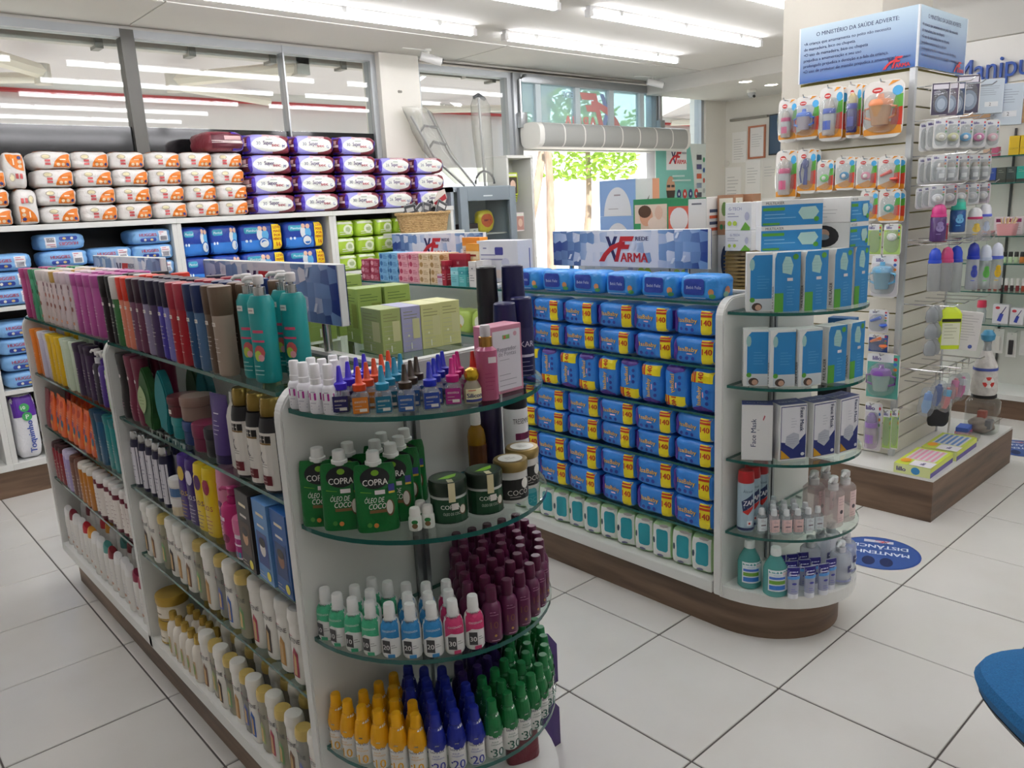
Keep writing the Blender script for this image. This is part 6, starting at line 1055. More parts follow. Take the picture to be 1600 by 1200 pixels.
put([('bag', pack('b', .2, .1, .2, M('#e6cf2a', .3, 0, 'foil'), 2.6, .06, 3)), ('print', (lambda a: (a.ell(0, .11, .07, .06, '#d8602a', 16), a.text('Gula', 0, .11, .035, '#8a1c2a', bold=.03), a.build('p', on_pack(.2, .1, .2, 2.6, .06, 3)))[-1])(Art(.02)))], 'candy_bag', 'yellow candy bag inside the fridge', 'bag', (4.688, 5.53, 1.3385))
for i in range(5): put(round_bottle(('#5a6ac0', '#7a4aa8', '#4aa0c8')[i % 3], '#e0e4ea', .2, .032, caph=.12), 'drink_bottle', f'blue drink bottle on the fridge middle shelf, {nth(i)} from left', 'bottle', (4.508+.072*i, 5.54, 1.0085), 0, 'drink bottles in the fridge')
# white unit right of the fridge with hanging lime packs
P = [('side_panel', box('s', 5.235, 5.46, 0, 5.265, 5.74, 1.985, PANEL, .002, 1)), ('side_panel', box('s', 4.93, 5.46, 0, 4.955, 5.74, 1.985, PANEL, .002, 1)), ('back_panel', box('b', 4.955, 5.72, 0, 5.235, 5.74, 1.985, PANEL)), ('top_board', box('t', 4.93, 5.455, 1.985, 5.265, 5.745, 2.01, PANEL, .002, 1)), ('shelf', box('h', 4.955, 5.47, .9, 5.235, 5.72, .92, PANEL))]
put(P, 'narrow_shelf', 'narrow white open unit between the fridge and the doorway', 'shelf', (0, 0, 0))
def hangcard(w, h, c, pic, l, loc, rz, grp=None):
    a = Art(.5); a.rect(-w*.44, -h*.94, w*.44, -h*.2, pic); a.ell(0, -h*.55, w*.28, h*.22, '#d8b8a4', 14); a.rect(-w*.4, -h*.16, w*.4, -h*.06, '#e6e8d8')
    return put([('card', box('c', -w/2, -.006, -h, w/2, .006, 0, M(c, .4), .002, 1)), ('print', a.build('p', on_front(-.0062))), ('hook', tube('h', [(0, .005, -.012), (0, .02, .0), (0, 5.718-loc[1] if rz == 0 else .05, .004)], .0025, CHROME, 6))], 'hanging_pack', l, 'package', loc, rz, grp)
for i in range(4): hangcard(.12, .2, '#b8cc2a', '#4a4038', f'lime green hanging pack in the narrow unit, {nth(i)} from the front', (5.03+.035*i, 5.5+.045*i, 1.86-.02*i), 0, 'lime hanging packs')
for i, z in enumerate((1.50, 1.24)): hangcard(.1, .17, '#e6dcdc', '#b88a80', ('upper', 'lower')[i]+' pale pink hanging pack in the narrow unit', (5.12, 5.52, z), 0)
# crutches in plastic sleeves leaning against the pillar
BAG = M('#e6e6e2', .15, 0, 'clear', .22); ALU = M('#9a9c9e', .3, .8)
def bagmesh(pts, ws, sd):
    secs = []; v = []; f = []; n = 14; rdd = random.Random(sd)
    for i, ((x, y, z), w) in enumerate(zip(pts, ws)):
        for k in range(n): t = 2*PI*k/n; q = 1+rdd.uniform(-.12, .12); v.append((x+w*math.cos(t)*q, y+.05*math.sin(t)*q, z))
    for i in range(len(pts)-1):
        for k in range(n): a, b = i*n+k, i*n+(k+1) % n; f.append((a, b, b+n, a+n))
    return mesh('bag', v, f, BAG, ang=80)
put([('frame', join('f', [tube('a', [(4.02, 5.60, 2.33), (4.18, 5.52, 1.98), (4.40, 5.42, 1.748)], .011, ALU), tube('a', [(4.20, 5.60, 2.38), (4.34, 5.52, 2.02), (4.52, 5.42, 1.748)], .011, ALU)])), ('handle', tube('h', [(4.08, 5.57, 2.2), (4.12, 5.56, 2.25), (4.25, 5.56, 2.24)], .012, M('#55575a', .5))), ('handle', tube('h', [(4.14, 5.54, 2.07), (4.18, 5.53, 2.12), (4.31, 5.53, 2.1)], .012, M('#55575a', .5))), ('plastic_sleeve', bagmesh([(4.06, 5.60, 2.40), (4.09, 5.59, 2.36), (4.14, 5.57, 2.2), (4.22, 5.54, 2.05), (4.32, 5.49, 1.9), (4.42, 5.44, 1.77)], [.12, .15, .15, .14, .12, .1], 1))], 'walking_crutch', 'aluminium crutch frame in a clear sleeve leaning by the pillar', 'crutch', (0, 0, 0))
put([('shaft', tube('s', [(4.70, 5.50, 1.748), (4.72, 5.55, 2.5)], .011, ALU)), ('grip', tube('g', [(4.67, 5.55, 2.50), (4.72, 5.55, 2.525), (4.79, 5.55, 2.49)], .017, M('#4a4d50', .5))), ('foot_ring', tube('r', [(4.70+.11*math.cos(t), 5.5, 1.765+.11*math.sin(t)) for t in [PI*k/12 for k in range(13)]], .01, M('#55585a', .5))), ('plastic_sleeve', bagmesh([(4.73, 5.55, 2.50), (4.73, 5.55, 2.44), (4.73, 5.54, 2.2), (4.72, 5.52, 1.95), (4.71, 5.5, 1.78)], [.06, .11, .10, .09, .08], 2))], 'walking_crutch', 'upright crutch in a clear sleeve standing on the fridge', 'crutch', (0, 0, 0))
put([('bag', pack('b', .15, .12, .14, M('#dfe8ee', .1, 0, 'clear', .15), 2.4, .12, 5)), ('contents', pack('c', .07, .06, .06, M('#3aa8d8', .4), 3, .05, 1))], 'plastic_bag', 'crumpled clear plastic bag with blue contents behind the foreground sign', 'bag', (1.09, 2.60, 1.2056), .3)
for i, c in enumerate(('#d87aa8', '#e8b8c8', '#c85a98')): put(carton(.06, .06, .10, c, lambda a, w, h: a.lines(-w*.3, h*.8, w*.3, 3, .012, '#f0dce6')), 'small_carton', f'pink carton behind the gap between the two signs, {nth(i)}', 'box', (1.10, 2.78+.065*i, 1.2056), FACE_L)
# ================================================================ blister cards on the pillar tower
CB_, CG_, CR_, CO_ = '#4aa8dc', '#58a838', '#d8422c', '#e8982a'
CLR = M('#f2f4f4', .06, 0, 'clear', .10)
def kuka_print(a, w, h):
    a.poly([(-w*.48, h*.06), (w*.48, h*.06), (w*.46, h*.2), (w*.1, h*.30), (-w*.48, h*.16)], CO_); a.poly([(w*.2, h*.22), (w*.48, h*.2), (w*.48, h*.52), (w*.24, h*.5)], CR_); a.poly([(w*.22, h*.5), (w*.48, h*.52), (w*.48, h*.74), (w*.3, h*.72)], CG_); a.ell(w*.34, h*.80, w*.13, h*.085, CB_, 14); a.poly([(w*.1, h*.9), (w*.4, h*.97), (w*.2, h*.98)], CO_)
    a.ell(-w*.16, h*.84, w*.14, h*.05, '#c83a34', 10); a.text('KUKA', -w*.16, h*.84, h*.04, '#f0e4e0', wmax=w*.22, bold=.03)
def lillo_print(bg):
    def f(a, w, h):
        a.rect(-w*.47, h*.03, w*.47, h*.97, bg); a.rect(-w*.47, h*.80, w*.3, h*.97, '#e6e8ea'); a.text('lillo', -w*.2, h*.88, h*.09, '#3f2f80', wmax=w*.5, bold=.04)
        for k, c in enumerate(('#c8324a', '#3a6ab8', '#d87a2a', '#4a9a4a')): a.ell(w*.36, h*(.88-.11*k), w*.06, h*.035, c, 10)
    return f
def p_bottle(c, h=.13, r=.024, teat='#e0d8d0', deco=None):
    return [('bottle', lathe('b', [(r*.9, 0), (r, .004), (r, h*.55), (r*.85, h*.6), (r*.85, h*.62)], M('#eef0f2' if not deco else deco, .1, 0, 'clear', .4), 16, (0, -.022)), [('print', join('pr', [mesh('d', [(r*1.01*math.sin(t), -.022-r*1.01*math.cos(t), z) for z in (h*.15, h*.4) for t in [-.7+1.4*k/6 for k in range(7)]], [(k, k+1, k+8, k+7) for k in range(6)], M(c, .5))]))]), ('screw_ring', lathe('r', [(r*.98, h*.6), (r, h*.62), (r*.96, h*.74)], M(c, .35), 16, (0, -.022))), ('teat_cover', lathe('t', [(r*.8, h*.74), (r*.75, h*.9), (r*.4, h), (.002, h*1.01)], M(teat, .15, 0, 'clear', .5), 16, (0, -.022)))]
def p_cup(c, lid, h=.1, r=.036):
    return [('cup', lathe('b', [(r*.7, 0), (r*.75, .004), (r, h*.62)], M(c, .2, 0, 'clear', .55), 18, (0, -.028))), ('cup_lid', lathe('l', [(r*1.04, h*.62), (r*1.08, h*.7), (r*.9, h*.82), (r*.3, h*.86), (r*.26, h)], M(lid, .35), 18, (0, -.028)))]+[('handle', tube('h', [(s_*r*.9, -.028, h*.6), (s_*r*1.5, -.028, h*.55), (s_*r*1.45, -.028, h*.28), (s_*r*.82, -.028, h*.2)], .006, M(lid, .35), 8)) for s_ in (-1, 1)]
def p_pac(c, z=.04):
    me = loft('s', [(0, .022, .017), (.004, .024, .019), (.008, .02, .015)], M(c, .35), 18); 
    for v in me.vertices: v.co = Vector((v.co.x, -.004-v.co.z, z+v.co.y))
    kn = lathe('k', [(.009, 0), (.010, .006), (.006, .009)], M('#ece8e4', .4), 12)
    for v in kn.vertices: v.co = Vector((v.co.x, -.012-v.co.z, z+v.co.y))
    return [('shield', me), ('knob', kn)]
def p_brush(c): return [('brush', join('b', [tube('h', [(0, -.016, .01), (.004, -.016, .09)], [.011, .008], M(c, .35), 10), lathe('hd', [(.004, .085), (.016, .1), (.017, .125), (.006, .14)], M(c, .35), 14, (0, -.016))])), ('strap', tube('s', [(-.022, -.012, .02), (-.03, -.012, .07), (-.02, -.012, .12)], .004, M(c, .35), 8))]
def p_spoon(c): return [('spoon', join('b', [tube('h', [(-.035, -.01, .03), (.015, -.012, .05)], [.006, .009], M(c, .35), 8), lathe('hd', [(.004, .0), (.02, .012), (.016, .02)], M(c, .35), 14, (.03, -.016))]))]
@memo
def blister(w, h, prints, prod_key, *pa):
    a = Art(.5); prints(a, w, h); r = min(w, h)*.22
    prod = {'bottle': p_bottle, 'cup': p_cup, 'pac': p_pac, 'brush': p_brush, 'spoon': p_spoon, 'none': lambda *q: []}[prod_key](*pa)
    bw, bh = w*.40, h*.36; dep = {'bottle': .05, 'cup': .068, 'pac': .026, 'brush': .036, 'spoon': .03, 'none': .012}[prod_key]
    dome = loft('d', [(0, bw, bh, 3), (dep*.8, bw*.9, bh*.92, 3), (dep, bw*.7, bh*.75, 3)], CLR, 22)
    for v in dome.vertices: v.co = Vector((v.co.x, -.002-v.co.z, h*.44+v.co.y))
    sh = []
    for q in prod:      # lift the product to the middle of the card
        sh.append(q)
    return [('backing_card', prism('c', rrect(w, h, r, 0, h/2), -.0012, .0012, M('#e9e6e0', .45), 'y')), ('print', a.build('p', on_front(-.0013))), ('blister', dome)]+sh
def hookrod(x0, y0, z, dx, dy): obj('hook', tube('hook', [(x0, y0, z), (x0+dx, y0+dy, z), (x0+dx*1.08, y0+dy*1.08, z+.012)], .003, CHROME, 6), tw)
K, LG, LT, LW = kuka_print, lillo_print('#a8c86a'), lillo_print('#5aa89a'), lillo_print('#d8d4d8')
XL = 3.93
left = [(2.175, 1.811, .10, .21, K, 'bottle', ('#c8457a',), 'baby bottle card with pink ring, top row far left'), (2.07, 1.813, .135, .21, K, 'cup', ('#c9b9c8', '#3a6ac8'), 'blue lidded training cup card, top row'), (1.944, 1.795, .12, .255, K, 'bottle', ('#3a5ab8', .17, .03), 'baby bottle card with blue ring, top row middle'), (1.83, 1.798, .07, .25, K, 'bottle', ('#33419a', .18, .024, '#e6d8a0', '#5a5aa8'), 'violet bottle card with cream teat, top row'), (1.69, 1.785, .19, .258, K, 'cup', ('#e8b888', '#e08a5a', .14, .05), 'large orange training cup card, top row right'),
    (2.175, 1.519, .115, .25, K, 'bottle', ('#d0487c', .18, .03), 'large pink ringed bottle card, second row far left'), (2.063, 1.546, .10, .22, K, 'brush', ('#25357c',), 'navy hair brush card, second row'), (1.963, 1.548, .088, .157, K, 'pac', ('#6ac85a',), 'green pacifier card, second row'), (1.861, 1.553, .10, .16, K, 'pac', ('#3a8ab8',), 'blue pacifier card, second row'), (1.755, 1.547, .10, .155, K, 'pac', ('#d88aa0',), 'pink pacifier card, second row'), (1.648, 1.539, .105, .162, K, 'spoon', ('#d8483a',), 'red handled spoon card, second row'),
    (1.735, 1.401, .087, .146, K, 'pac', ('#5a9ad0',), 'pacifier card half hidden by mask boxes, third row'), (1.638, 1.39, .10, .158, K, 'pac', ('#2fa89a',), 'teal pacifier card, third row'), (1.70, 1.235, .07, .15, LG, 'none', (), 'lime green lillo card partly behind mask boxes'), (1.615, 1.235, .085, .15, LG, 'pac', ('#dfe4dc', .06), 'lime green lillo card with clear item'), (1.642, 1.029, .135, .208, LW, 'cup', ('#8ac4dc', '#6ab0d8', .13, .042), 'lillo card with light blue training cup'), 
    (1.66, .852, .10, .118, LW, 'spoon', ('#2a5ac0',), 'small lillo card with blue item, white and yellow'), (1.655, .755, .10, .092, lillo_print('#2a4a98'), 'spoon', ('#e07030',), 'blue and orange card below the small lillo card'), (1.625, .518, .16, .237, LT, 'cup', ('#b8d8d0', '#7a4aa0', .13, .046), 'green lillo card with purple rimmed cup'), (1.66, .238, .085, .26, LW, 'bottle', ('#9a6ac0', .18, .03, '#b8a0d8', '#e8d8e8'), 'lillo card with purple baby bottle, lowest row'), (1.59, .262, .04, .21, LG, 'none', (), 'slim lillo spoon card, lowest row left'), (1.55, .27, .035, .21, LG, 'none', (), 'slim lillo spoon card beside the corner, lowest row')]
lift = {'cup': .22, 'bottle': .10, 'brush': .15, 'spoon': .25, 'pac': .18, 'none': 0}
for y, z, w, h, pr, kind, pa, l in left:
    pts = blister(w, h, pr, kind, *pa); e = put(pts, 'baby_product_card', l, 'package', (XL, y, z), FACE_L+jit(.08), 'baby product cards on the tower')
    for c in e.children:
        if c.name.split('.')[0] not in ('backing_card', 'print', 'blister'): c.location.z = h*lift[kind]
    hookrod(TX+.01, y, z+h-.008, XL-TX-.05, 0)
    if pr is K and w < .15:      # a second card behind on the same hook
        e = put(pts[:2], 'baby_product_card', 'spare card behind the '+l.split(',')[0], 'package', (XL+.03, y-.012, z-.004), FACE_L, 'baby product cards on the tower')
# right face: cards, bottles and cartons on long hooks
def grey_print(c):
    def f(a, w, h): a.rect(-w*.46, h*.02, w*.46, h*.98, c); a.ell(w*.05, h*.35, w*.34, h*.26, '#8a9ab8', 18); a.ell(w*.05, h*.35, w*.22, h*.17, '#b4c0d4', 16); a.rect(-w*.4, h*.8, w*.4, h*.94, '#e0dce4'); a.lines(-w*.36, h*.72, w*.2, 2, h*.06, '#c8c4d4', h*.025)
    return f
def side_carton(w, h): return carton(w, .03, h, '#cdd6de', lambda a, w, h: (a.rect(-w*.45, h*.02, w*.45, h*.98, '#c4cfd8'), a.lines(-w*.38, h*.85, w*.38, 6, h*.06, '#9aa4b0', h*.015), a.rect(-w*.2, h*.2, w*.3, h*.34, '#e4e6e8'), a.text('2', 0, h*.27, h*.09, '#4a4a52')), None, lambda a, w, h: a.rect(-w/2, 0, w/2, h, '#3a6ab0'))
RF = -.95
GP, PD = grey_print('#4a4458'), grey_print('#6a5a6c')
right = [(3.93, 1.44, 1.858, .08, .14, GP, 'none', (), 'dark card with grey teat, top row left'), (4.03, 1.44, 1.858, .08, .15, PD, 'none', (), 'mauve card, top row second'), (4.12, 1.44, 1.862, .075, .15, grey_print('#3a4a68'), 'none', (), 'navy card, top row third'), (4.20, 1.42, 1.872, .11, .175, GP, 'none', (), 'large dark purple card with blue ring, top row')]
for i, c in enumerate(('#dcd8c8', '#d8d8a8', '#5aa8d8', '#d87ab0', '#e8b8c4')): right.append(((3.93, 4.02, 4.12, 4.23, 4.35)[i], 1.43-.02*i, 1.715, .062, .13, lillo_print('#dcdcdc'), 'pac', (c, .035), f'pacifier card in white and {("cream", "yellow", "blue", "pink", "rose")[i]}, second row right face'))
for i in range(5): right.append((3.94+.105*i, 1.43-.012*i, 1.565, .07, .125, lillo_print('#d4d4d6'), 'bottle', ('#d8d8da', .08, .018), f'clear teat card, third row right face, {nth(i)} from corner'))
for i in range(5): right.append((3.94+.11*i, 1.43-.012*i, 1.455, .07, .10, lillo_print(('#c8c8cc', '#b8a8b0', '#d0b8b0', '#d8d8dc', '#c8b8c4')[i]), 'pac', ('#e0e0e4', .03), f'small clear card, fourth row right face, {nth(i)} from corner'))
for x, y, z, w, h, pr, kind, pa, l in right:
    e = put(blister(w, h, pr, kind, *pa), 'baby_product_card', l, 'package', (x, y, z), RF+jit(.15), 'baby product cards on the tower')
    for c in e.children:
        if c.name.split('.')[0] not in ('backing_card', 'print', 'blister'): c.location.z = h*lift[kind]*.6
    if z < 1.8:
        for q in (1, 2): put(blister(w, h, pr, kind, *pa)[:3], 'baby_product_card', ('middle', 'rear')[q-1]+' spare behind '+l.replace(' right face', '').replace(' from corner', ''), 'package', (x+.012*q, y+.034*q, z-.004*q), RF+jit(.25), 'baby product cards on the tower')
for z in (2.0, 1.85, 1.69, 1.555, 1.30, 1.28, .99, .67): 
    for x in (4.02, 4.16, 4.30, 4.45): hookrod(x, TY+.01, z, 0, -.24)
for i, (x, y, z, w, h) in enumerate(((4.36, 1.38, 1.875, .12, .155), (4.46, 1.33, 1.82, .13, .19))): put(side_carton(w, h), 'hanging_carton', ('left', 'right')[i]+' pale blue carton hanging on the top hook of the right face', 'box', (x, y, z), RF+.1)
def hang_bottle(body, ring, cap, h=.2, r=.027, deco=None, clear=.3):
    S = [(0, r*.9, r*.9), (.004, r, r), (h*.62, r, r), (h*.66, r*.86, r*.86)]
    P = [('bottle', loft('b', S, M(body, .1, 0, 'clear', clear), 18)), ('screw_ring', lathe('r', [(r*.98, h*.65), (r, h*.67), (r*.97, h*.72)], M(ring, .35), 16)), ('cap', lathe('c', [(r*.9, h*.72), (r*.88, h*.86), (r*.6, h*.96), (.003, h)], M(cap, .25), 16)), ('hang_loop', tube('l', [(0, 0, h), (0, .004, h+.025), (0, 0, h+.03)], .0015, CLR, 5))]
    if deco:
        a = Art(.008); a.ell(0, h*.36, r*.55, h*.1, deco, 14); a.ell(0, h*.47, r*.4, h*.06, deco, 12); a.lines(-r*.5, h*.2, r*.5, 1, .01, deco, .004); P.append(('print', a.build('p', on_loft(S))))
    return P
hb = [(3.95, 1.42, 1.30, .17, '#5a3a78', '#c83a80', '#c83a80', '#8a7aa8', .7, 'purple cup with magenta lid, fifth row'), (4.16, 1.41, 1.33, .16, '#2a5a9c', '#3ab8a0', '#3ab8a0', '#6ab0d8', .8, 'navy cup with mint lid, fifth row'), (4.06, 1.45, 1.29, .12, '#b8485c', '#c83a70', '#d8d8da', None, .6, 'small rose bottle, fifth row'), (4.30, 1.38, 1.28, .16, '#eeeeee', '#d0406c', '#e4e4e4', '#d8b84a', .25, 'clear bottle with pink ring, fifth row'), (4.38, 1.36, 1.275, .18, '#eeeeee', '#5a6ad0', '#e4e4ea', '#b8c4d8', .25, 'clear bottle with blue ring, fifth row'),
      (3.94, 1.42, 1.07, .2, '#d4d6d8', '#2a4ac0', '#2a4ac0', None, .3, 'clear bottle with royal blue cap, sixth row first'), (4.09, 1.42, 1.055, .21, '#d4d6d8', '#c8487c', '#c8487c', None, .3, 'clear bottle with pink cap, sixth row'), (4.18, 1.41, 1.04, .225, '#dcdee0', '#2a4ac0', '#2a4ac0', None, .3, 'clear bottle with royal blue cap, sixth row third'), (4.32, 1.38, 1.04, .23, '#e0e2ea', '#2438a8', '#2438a8', '#3a4aa8', .35, 'bottle with blue print and blue cap, sixth row'), (4.40, 1.35, 1.035, .22, '#e4eaea', '#b8c4d8', '#d8e0ec', '#5aa84a', .3, 'clear bottle with green print, sixth row'), (4.47, 1.32, 1.03, .23, '#e8eaea', '#5a6ac8', '#d8dcea', '#d8b020', .3, 'clear bottle with yellow bear print, sixth row')]
for x, y, z, h, b, r_, c, d, cl, l in hb: put(hang_bottle(b, r_, c, h, .034 if h < .175 else .029, d, cl), 'baby_bottle', l, 'bottle', (x, y, z), RF, 'baby bottles hanging on the tower')
for i, (x, z) in enumerate(((3.95, .76), (4.0, .76))): put([('strip', join('s', [loft('l', [(k*.08, .022, .016), (k*.08+.02, .03, .022), (k*.08+.05, .026, .02), (k*.08+.075, .01, .008)], M('#c8ccd0', .1, 0, 'clear', .35), 14) for k in range(3)]))], 'teat_strip', ('left', 'right')[i]+' strip of clear silicone teats hanging low on the right face', 'package', (x, 1.42, z), RF)
put([('body', loft('b', [(0, .045, .02, 4), (.17, .05, .02, 4), (.19, .04, .01, 3), (.21, .015, .006)], M('#c4d82a', .35), 24)), ('print', (lambda a: (a.rect(-.04, .02, .04, .13, '#e0e2c8'), a.rect(-.042, .135, .042, .15, '#2a2a1c'), a.lines(-.03, .12, .03, 5, .016, '#8a8a5a', .002), a.build('p', on_front(-.0205)))[-1])(Art(.5)))], 'lime_carton', 'lime yellow hanging pack on the lower right face', 'package', (4.13, 1.40, .768), RF)
put(carton(.11, .04, .19, '#dcd8d8', lambda a, w, h: (a.lines(-w*.4, h*.9, w*.4, 10, h*.07, '#a8a4a8', h*.012), a.ell(w*.2, h*.1, .01, .01, '#4a5a9a', 10))), 'hanging_carton', 'white printed carton beside the lime yellow pack', 'box', (4.24, 1.37, .75), RF, ry=.12)
# bottle brush / pear with checked cloth body on the jar
put([('glass_jar', loft('j', [(0, .07, .07, 3.2), (.006, .08, .08, 3.2), (.17, .08, .08, 3.2), (.19, .07, .07, 2.4), (.2, .06, .06, 2)], M('#eef0ee', .03, 0, 'clear', .06), 28)), ('contents', pack('c', .12, .12, .085, M('#a89a90', .6), 2.6, .14, 2)), ('red_box', box('r', -.02, -.02, .075, .02, .02, .12, M('#b85a4a', .5), .002)), ('grey_pad', box('g', -.05, -.06, .03, .0, -.03, .08, M('#7c7a80', .6), .003)), ('black_lid', lathe('l', [(.062, .2), (.062, .215), (.058, .218)], M('#222224', .4), 24))], 'glass_jar', 'clear jar of small items with black lid on the platform', 'jar', (4.70, 1.395, .2125))
CLOTH = ramp_mat('white_towelling', ['#c8c4c0', '#dedbd6'], 40, rough=.9, bump=.4)
put([('body', loft('b', [(0, .058, .058), (.02, .066, .066), (.16, .056, .056), (.21, .035, .035), (.24, .022, .022)], CLOTH, 22)), ('neck', lathe('n', [(.022, .235), (.018, .27), (.02, .29)], M('#c8ccd0', .2, 0, 'clear', .5), 14)), ('blue_bulb', lathe('bl', [(.012, .285), (.032, .30), (.036, .325), (.02, .35)], M('#4a98c0', .4), 14)), ('blue_band', lathe('bb', [(.0605, .135), (.0595, .15)], M('#4a5aa8', .6), 22, ends=False)),
     ('lifebuoy_print', (lambda a: ([a.ell(0, .075, .03, .03, ('#c83a34' if k % 2 else '#ece8e4'), 4, k*PI/3, (k+1)*PI/3) for k in range(6)], a.ell(0, .075, .012, .012, '#dedbd6', 12), a.build('p', on_loft([(0, .0665, .0665), (.16, .058, .058)])))[-1])(Art(.01)))], 'towel_bottle', 'bottle in a white towelling cover with red lifebuoy print on the jar', 'bottle', (4.69, 1.395, .431), RF)
def hangers(x, y, z, c1, c2, l): put([('bag', pack('b', .075, .035, .15, M('#eef0f2', .08, 0, 'clear', .12), 3, .05, int(x*100) % 5)), ('item', loft('i', [(.02, .012, .008), (.05, .022, .012), (.1, .018, .01), (.13, .008, .006)], M(c1, .4), 12)), ('item_tip', loft('t', [(.085, .019, .0125), (.115, .019, .0125), (.12, .012, .009)], M(c2, .4), 12))], 'bagged_accessory', l, 'package', (x, y, z), RF, ry=.15)
for x, z, c1, c2, l in ((3.93, .46, '#8ab0d8', '#6a94d0', 'bagged pale blue bottle brush, lowest hooks left'), (4.06, .47, '#3a5a9c', '#3a5a9c', 'bagged navy accessory, lowest hooks'), (4.18, .43, '#d87a7c', '#5ab0d8', 'bagged pink and blue toothbrush set, lowest hooks'), (4.28, .46, '#e08a90', '#d87aa8', 'bagged coral teether, lowest hooks'), (4.38, .45, '#d85aa0', '#e6e6ea', 'bagged magenta brush, lowest hooks right')): hangers(x, 1.42, z, c1, c2, l)
put([('pouch', pack('b', .1, .03, .11, M('#26262a', .5), 4, .06, 2))], 'bagged_accessory', 'black pouch hanging below the toothbrush sets', 'package', (4.26, 1.47, .33), RF)
# wire basket on the right face
put([('rim', tube('r', [(4.05, 1.565, .66), (4.05, 1.42, .66), (4.5, 1.42, .66), (4.5, 1.565, .66)], .004, CHROME, 6))]+[('wire', tube('w', [(4.05+.09*k, 1.42, .66), (4.05+.09*k, 1.42, .60), (4.05+.09*k, 1.565, .60)], .0025, CHROME, 5)) for k in range(6)], 'wire_basket', 'small empty wire basket on the right face of the tower', 'basket', (0, 0, 0))
put([('frame', tube('f', [(4.52, 1.50, .214), (4.52, 1.50, .42), (4.25, 1.50, .42)], .006, WHITE, 8))], 'wire_stand', 'thin white wire frame beside the tower foot', 'stand', (0, 0, 0))
# flat hanger boxes and oddments on the platform
def fbox(c):
    def top(a, w, d): a.rect(-w/2, -d/2, w/2, d/2, '#c8d84a'); a.rect(-w*.18, -d*.4, w*.44, d*.4, '#d8d4d4'); [a.rect(-w*.16, d*(-.34+.15*k), w*.42, d*(-.26+.15*k), c) for k in range(5)]; a.rect(-w/2, -d/2, -w*.22, d*.1, '#e8e6ea'); a.text('lillo', -w*.36, -d*.2, .02, '#3f2f80', wmax=w*.2, bold=.04); a.ell(-w*.3, d*.3, d*.2, d*.14, '#e8a02a', 14)
    return top
for i, (x, c) in enumerate(((3.915, '#e09ab4'), (4.245, '#5a8ac8'))): put(carton(.31, .165, .048, '#d0dc6a', lambda a, w, h: (a.rect(-w/2, 0, w/2, h*.5, '#5a4aa0'), a.rect(-w/2, h*.5, w/2, h, '#d6e05a')), lambda a, w, h: (a.rect(-w/2, 0, w/2, h, '#dfe6a0'), a.text('lillo', -w*.3, h*.5, .022, '#3f2f80', bold=.04), a.ell(w*.1, h*.5, .02, .018, '#3a8ac0', 14)), None, fbox(c)), 'hanger_box', ('nearest', 'farther')[i]+f' flat lime box with {("pink", "blue")[i]} contents on the platform', 'box', (x, 1.40, .2125), .03)
put([('bag', pack('b', .16, .12, .035, M('#e8e8e4', .08, 0, 'clear', .2), 3, .08, 4)), ('pieces', pack('p', .11, .08, .022, M('#b8a84a', .5), 3, .1, 2))], 'bagged_accessory', 'flat clear bag with yellow pieces on the platform', 'package', (4.49, 1.40, .2125), .1)
for i, (c, z) in enumerate((('#d0708c', 0), ('#4a6ac0', .0255))): put([('block', box('b', -.05, -.03, 0, .05, .03, .025, M(c, .5), .003))], 'sponge_block', ('pink', 'blue')[i]+' small block stacked on the platform', 'sponge', (4.585, 1.445, .2125+z), .1*i)
# ================================================================ right partition shelves
def cab(parts, name, l, cat, y, z, x=6.0): put(parts, name, l, cat, (x, y, z+.0005), FACE_L)
for i in range(3): cab(carton(.06, .06, .12, '#d8b422', lambda a, w, h: a.text('COCO', 0, h*.35, .012, '#8a6a1a', wmax=w*.8)), 'cosmetic_carton', f'yellow carton on the top glass of the right cabinet, {nth(i)}', 'box', 1.72-.065*i, 1.72)
for i, c in enumerate(('#c9a890', '#c05a7c')): cab(carton(.04, .05, (.12, .06)[i], c), 'cosmetic_carton', ('beige', 'pink')[i]+' small carton left of the yellow cartons', 'box', 1.83+.05*(1-i), 1.72)
for i, c in enumerate(('#2a4a98', '#4a5048', '#3c4a48', '#2fa090', '#2fa090')): cab(carton(.055, .05, .098, c, lambda a, w, h: (a.lines(-w*.3, h*.8, w*.3, 2, .012, '#b8c0b0', .002), a.rect(-w/2, 0, w/2, h*.2, '#3a3a34'))), 'cosmetic_carton', ('blue carton', 'dark green carton first', 'dark green carton second', 'teal carton left', 'teal carton right')[i]+' on the second glass of the right cabinet', 'box', 1.84-.058*i, 1.55)
for i in range(3): cab(carton(.05, .03, .115, '#e4d4da', lambda a, w, h: (a.rect(-w*.3, h*.7, w*.3, h*.9, '#8a2a5c'), a.lines(-w*.3, h*.5, w*.3, 3, .014, '#b89aa8', .003))), 'cosmetic_carton', f'pink and white card behind the pink basket, {nth(i)}', 'box', 1.80-.06*i, 1.21, 6.08)
put([('basket', loft('b', [(0, .05, .04, 4), (.075, .06, .05, 4)], M('#d89a9c', .5), 24, ends=True))]+[('stick', tube('s', [(.01*k-.03, .005*(k % 3), .05), (.016*k-.04, .01*(k % 3), .11+.006*(k % 2))], .004, M('#d8bc8c', .6), 6)) for k in range(7)], 'stick_basket', 'pink basket of wooden sticks on the right cabinet', 'basket', (5.96, 1.715, 1.2105), FACE_L)
put([('basket', loft('b', [(0, .04, .03, 4), (.03, .05, .04, 4)], M('#e0b0b4', .5), 24))], 'stick_basket', 'shallow pink tray left of the stick basket', 'tray', (5.97, 1.84, 1.2105), FACE_L)
for i in range(5): cab(round_bottle('#b8d0a8' if i < 4 else '#d8843a', '#2c2c2c', .07, .014, caph=.4, capr=.9, neck=.8), 'nail_bottle', f'small {"green" if i < 4 else "orange"} bottle with black cap, {nth(i)} from left', 'bottle', 1.76-.034*i, 1.03)
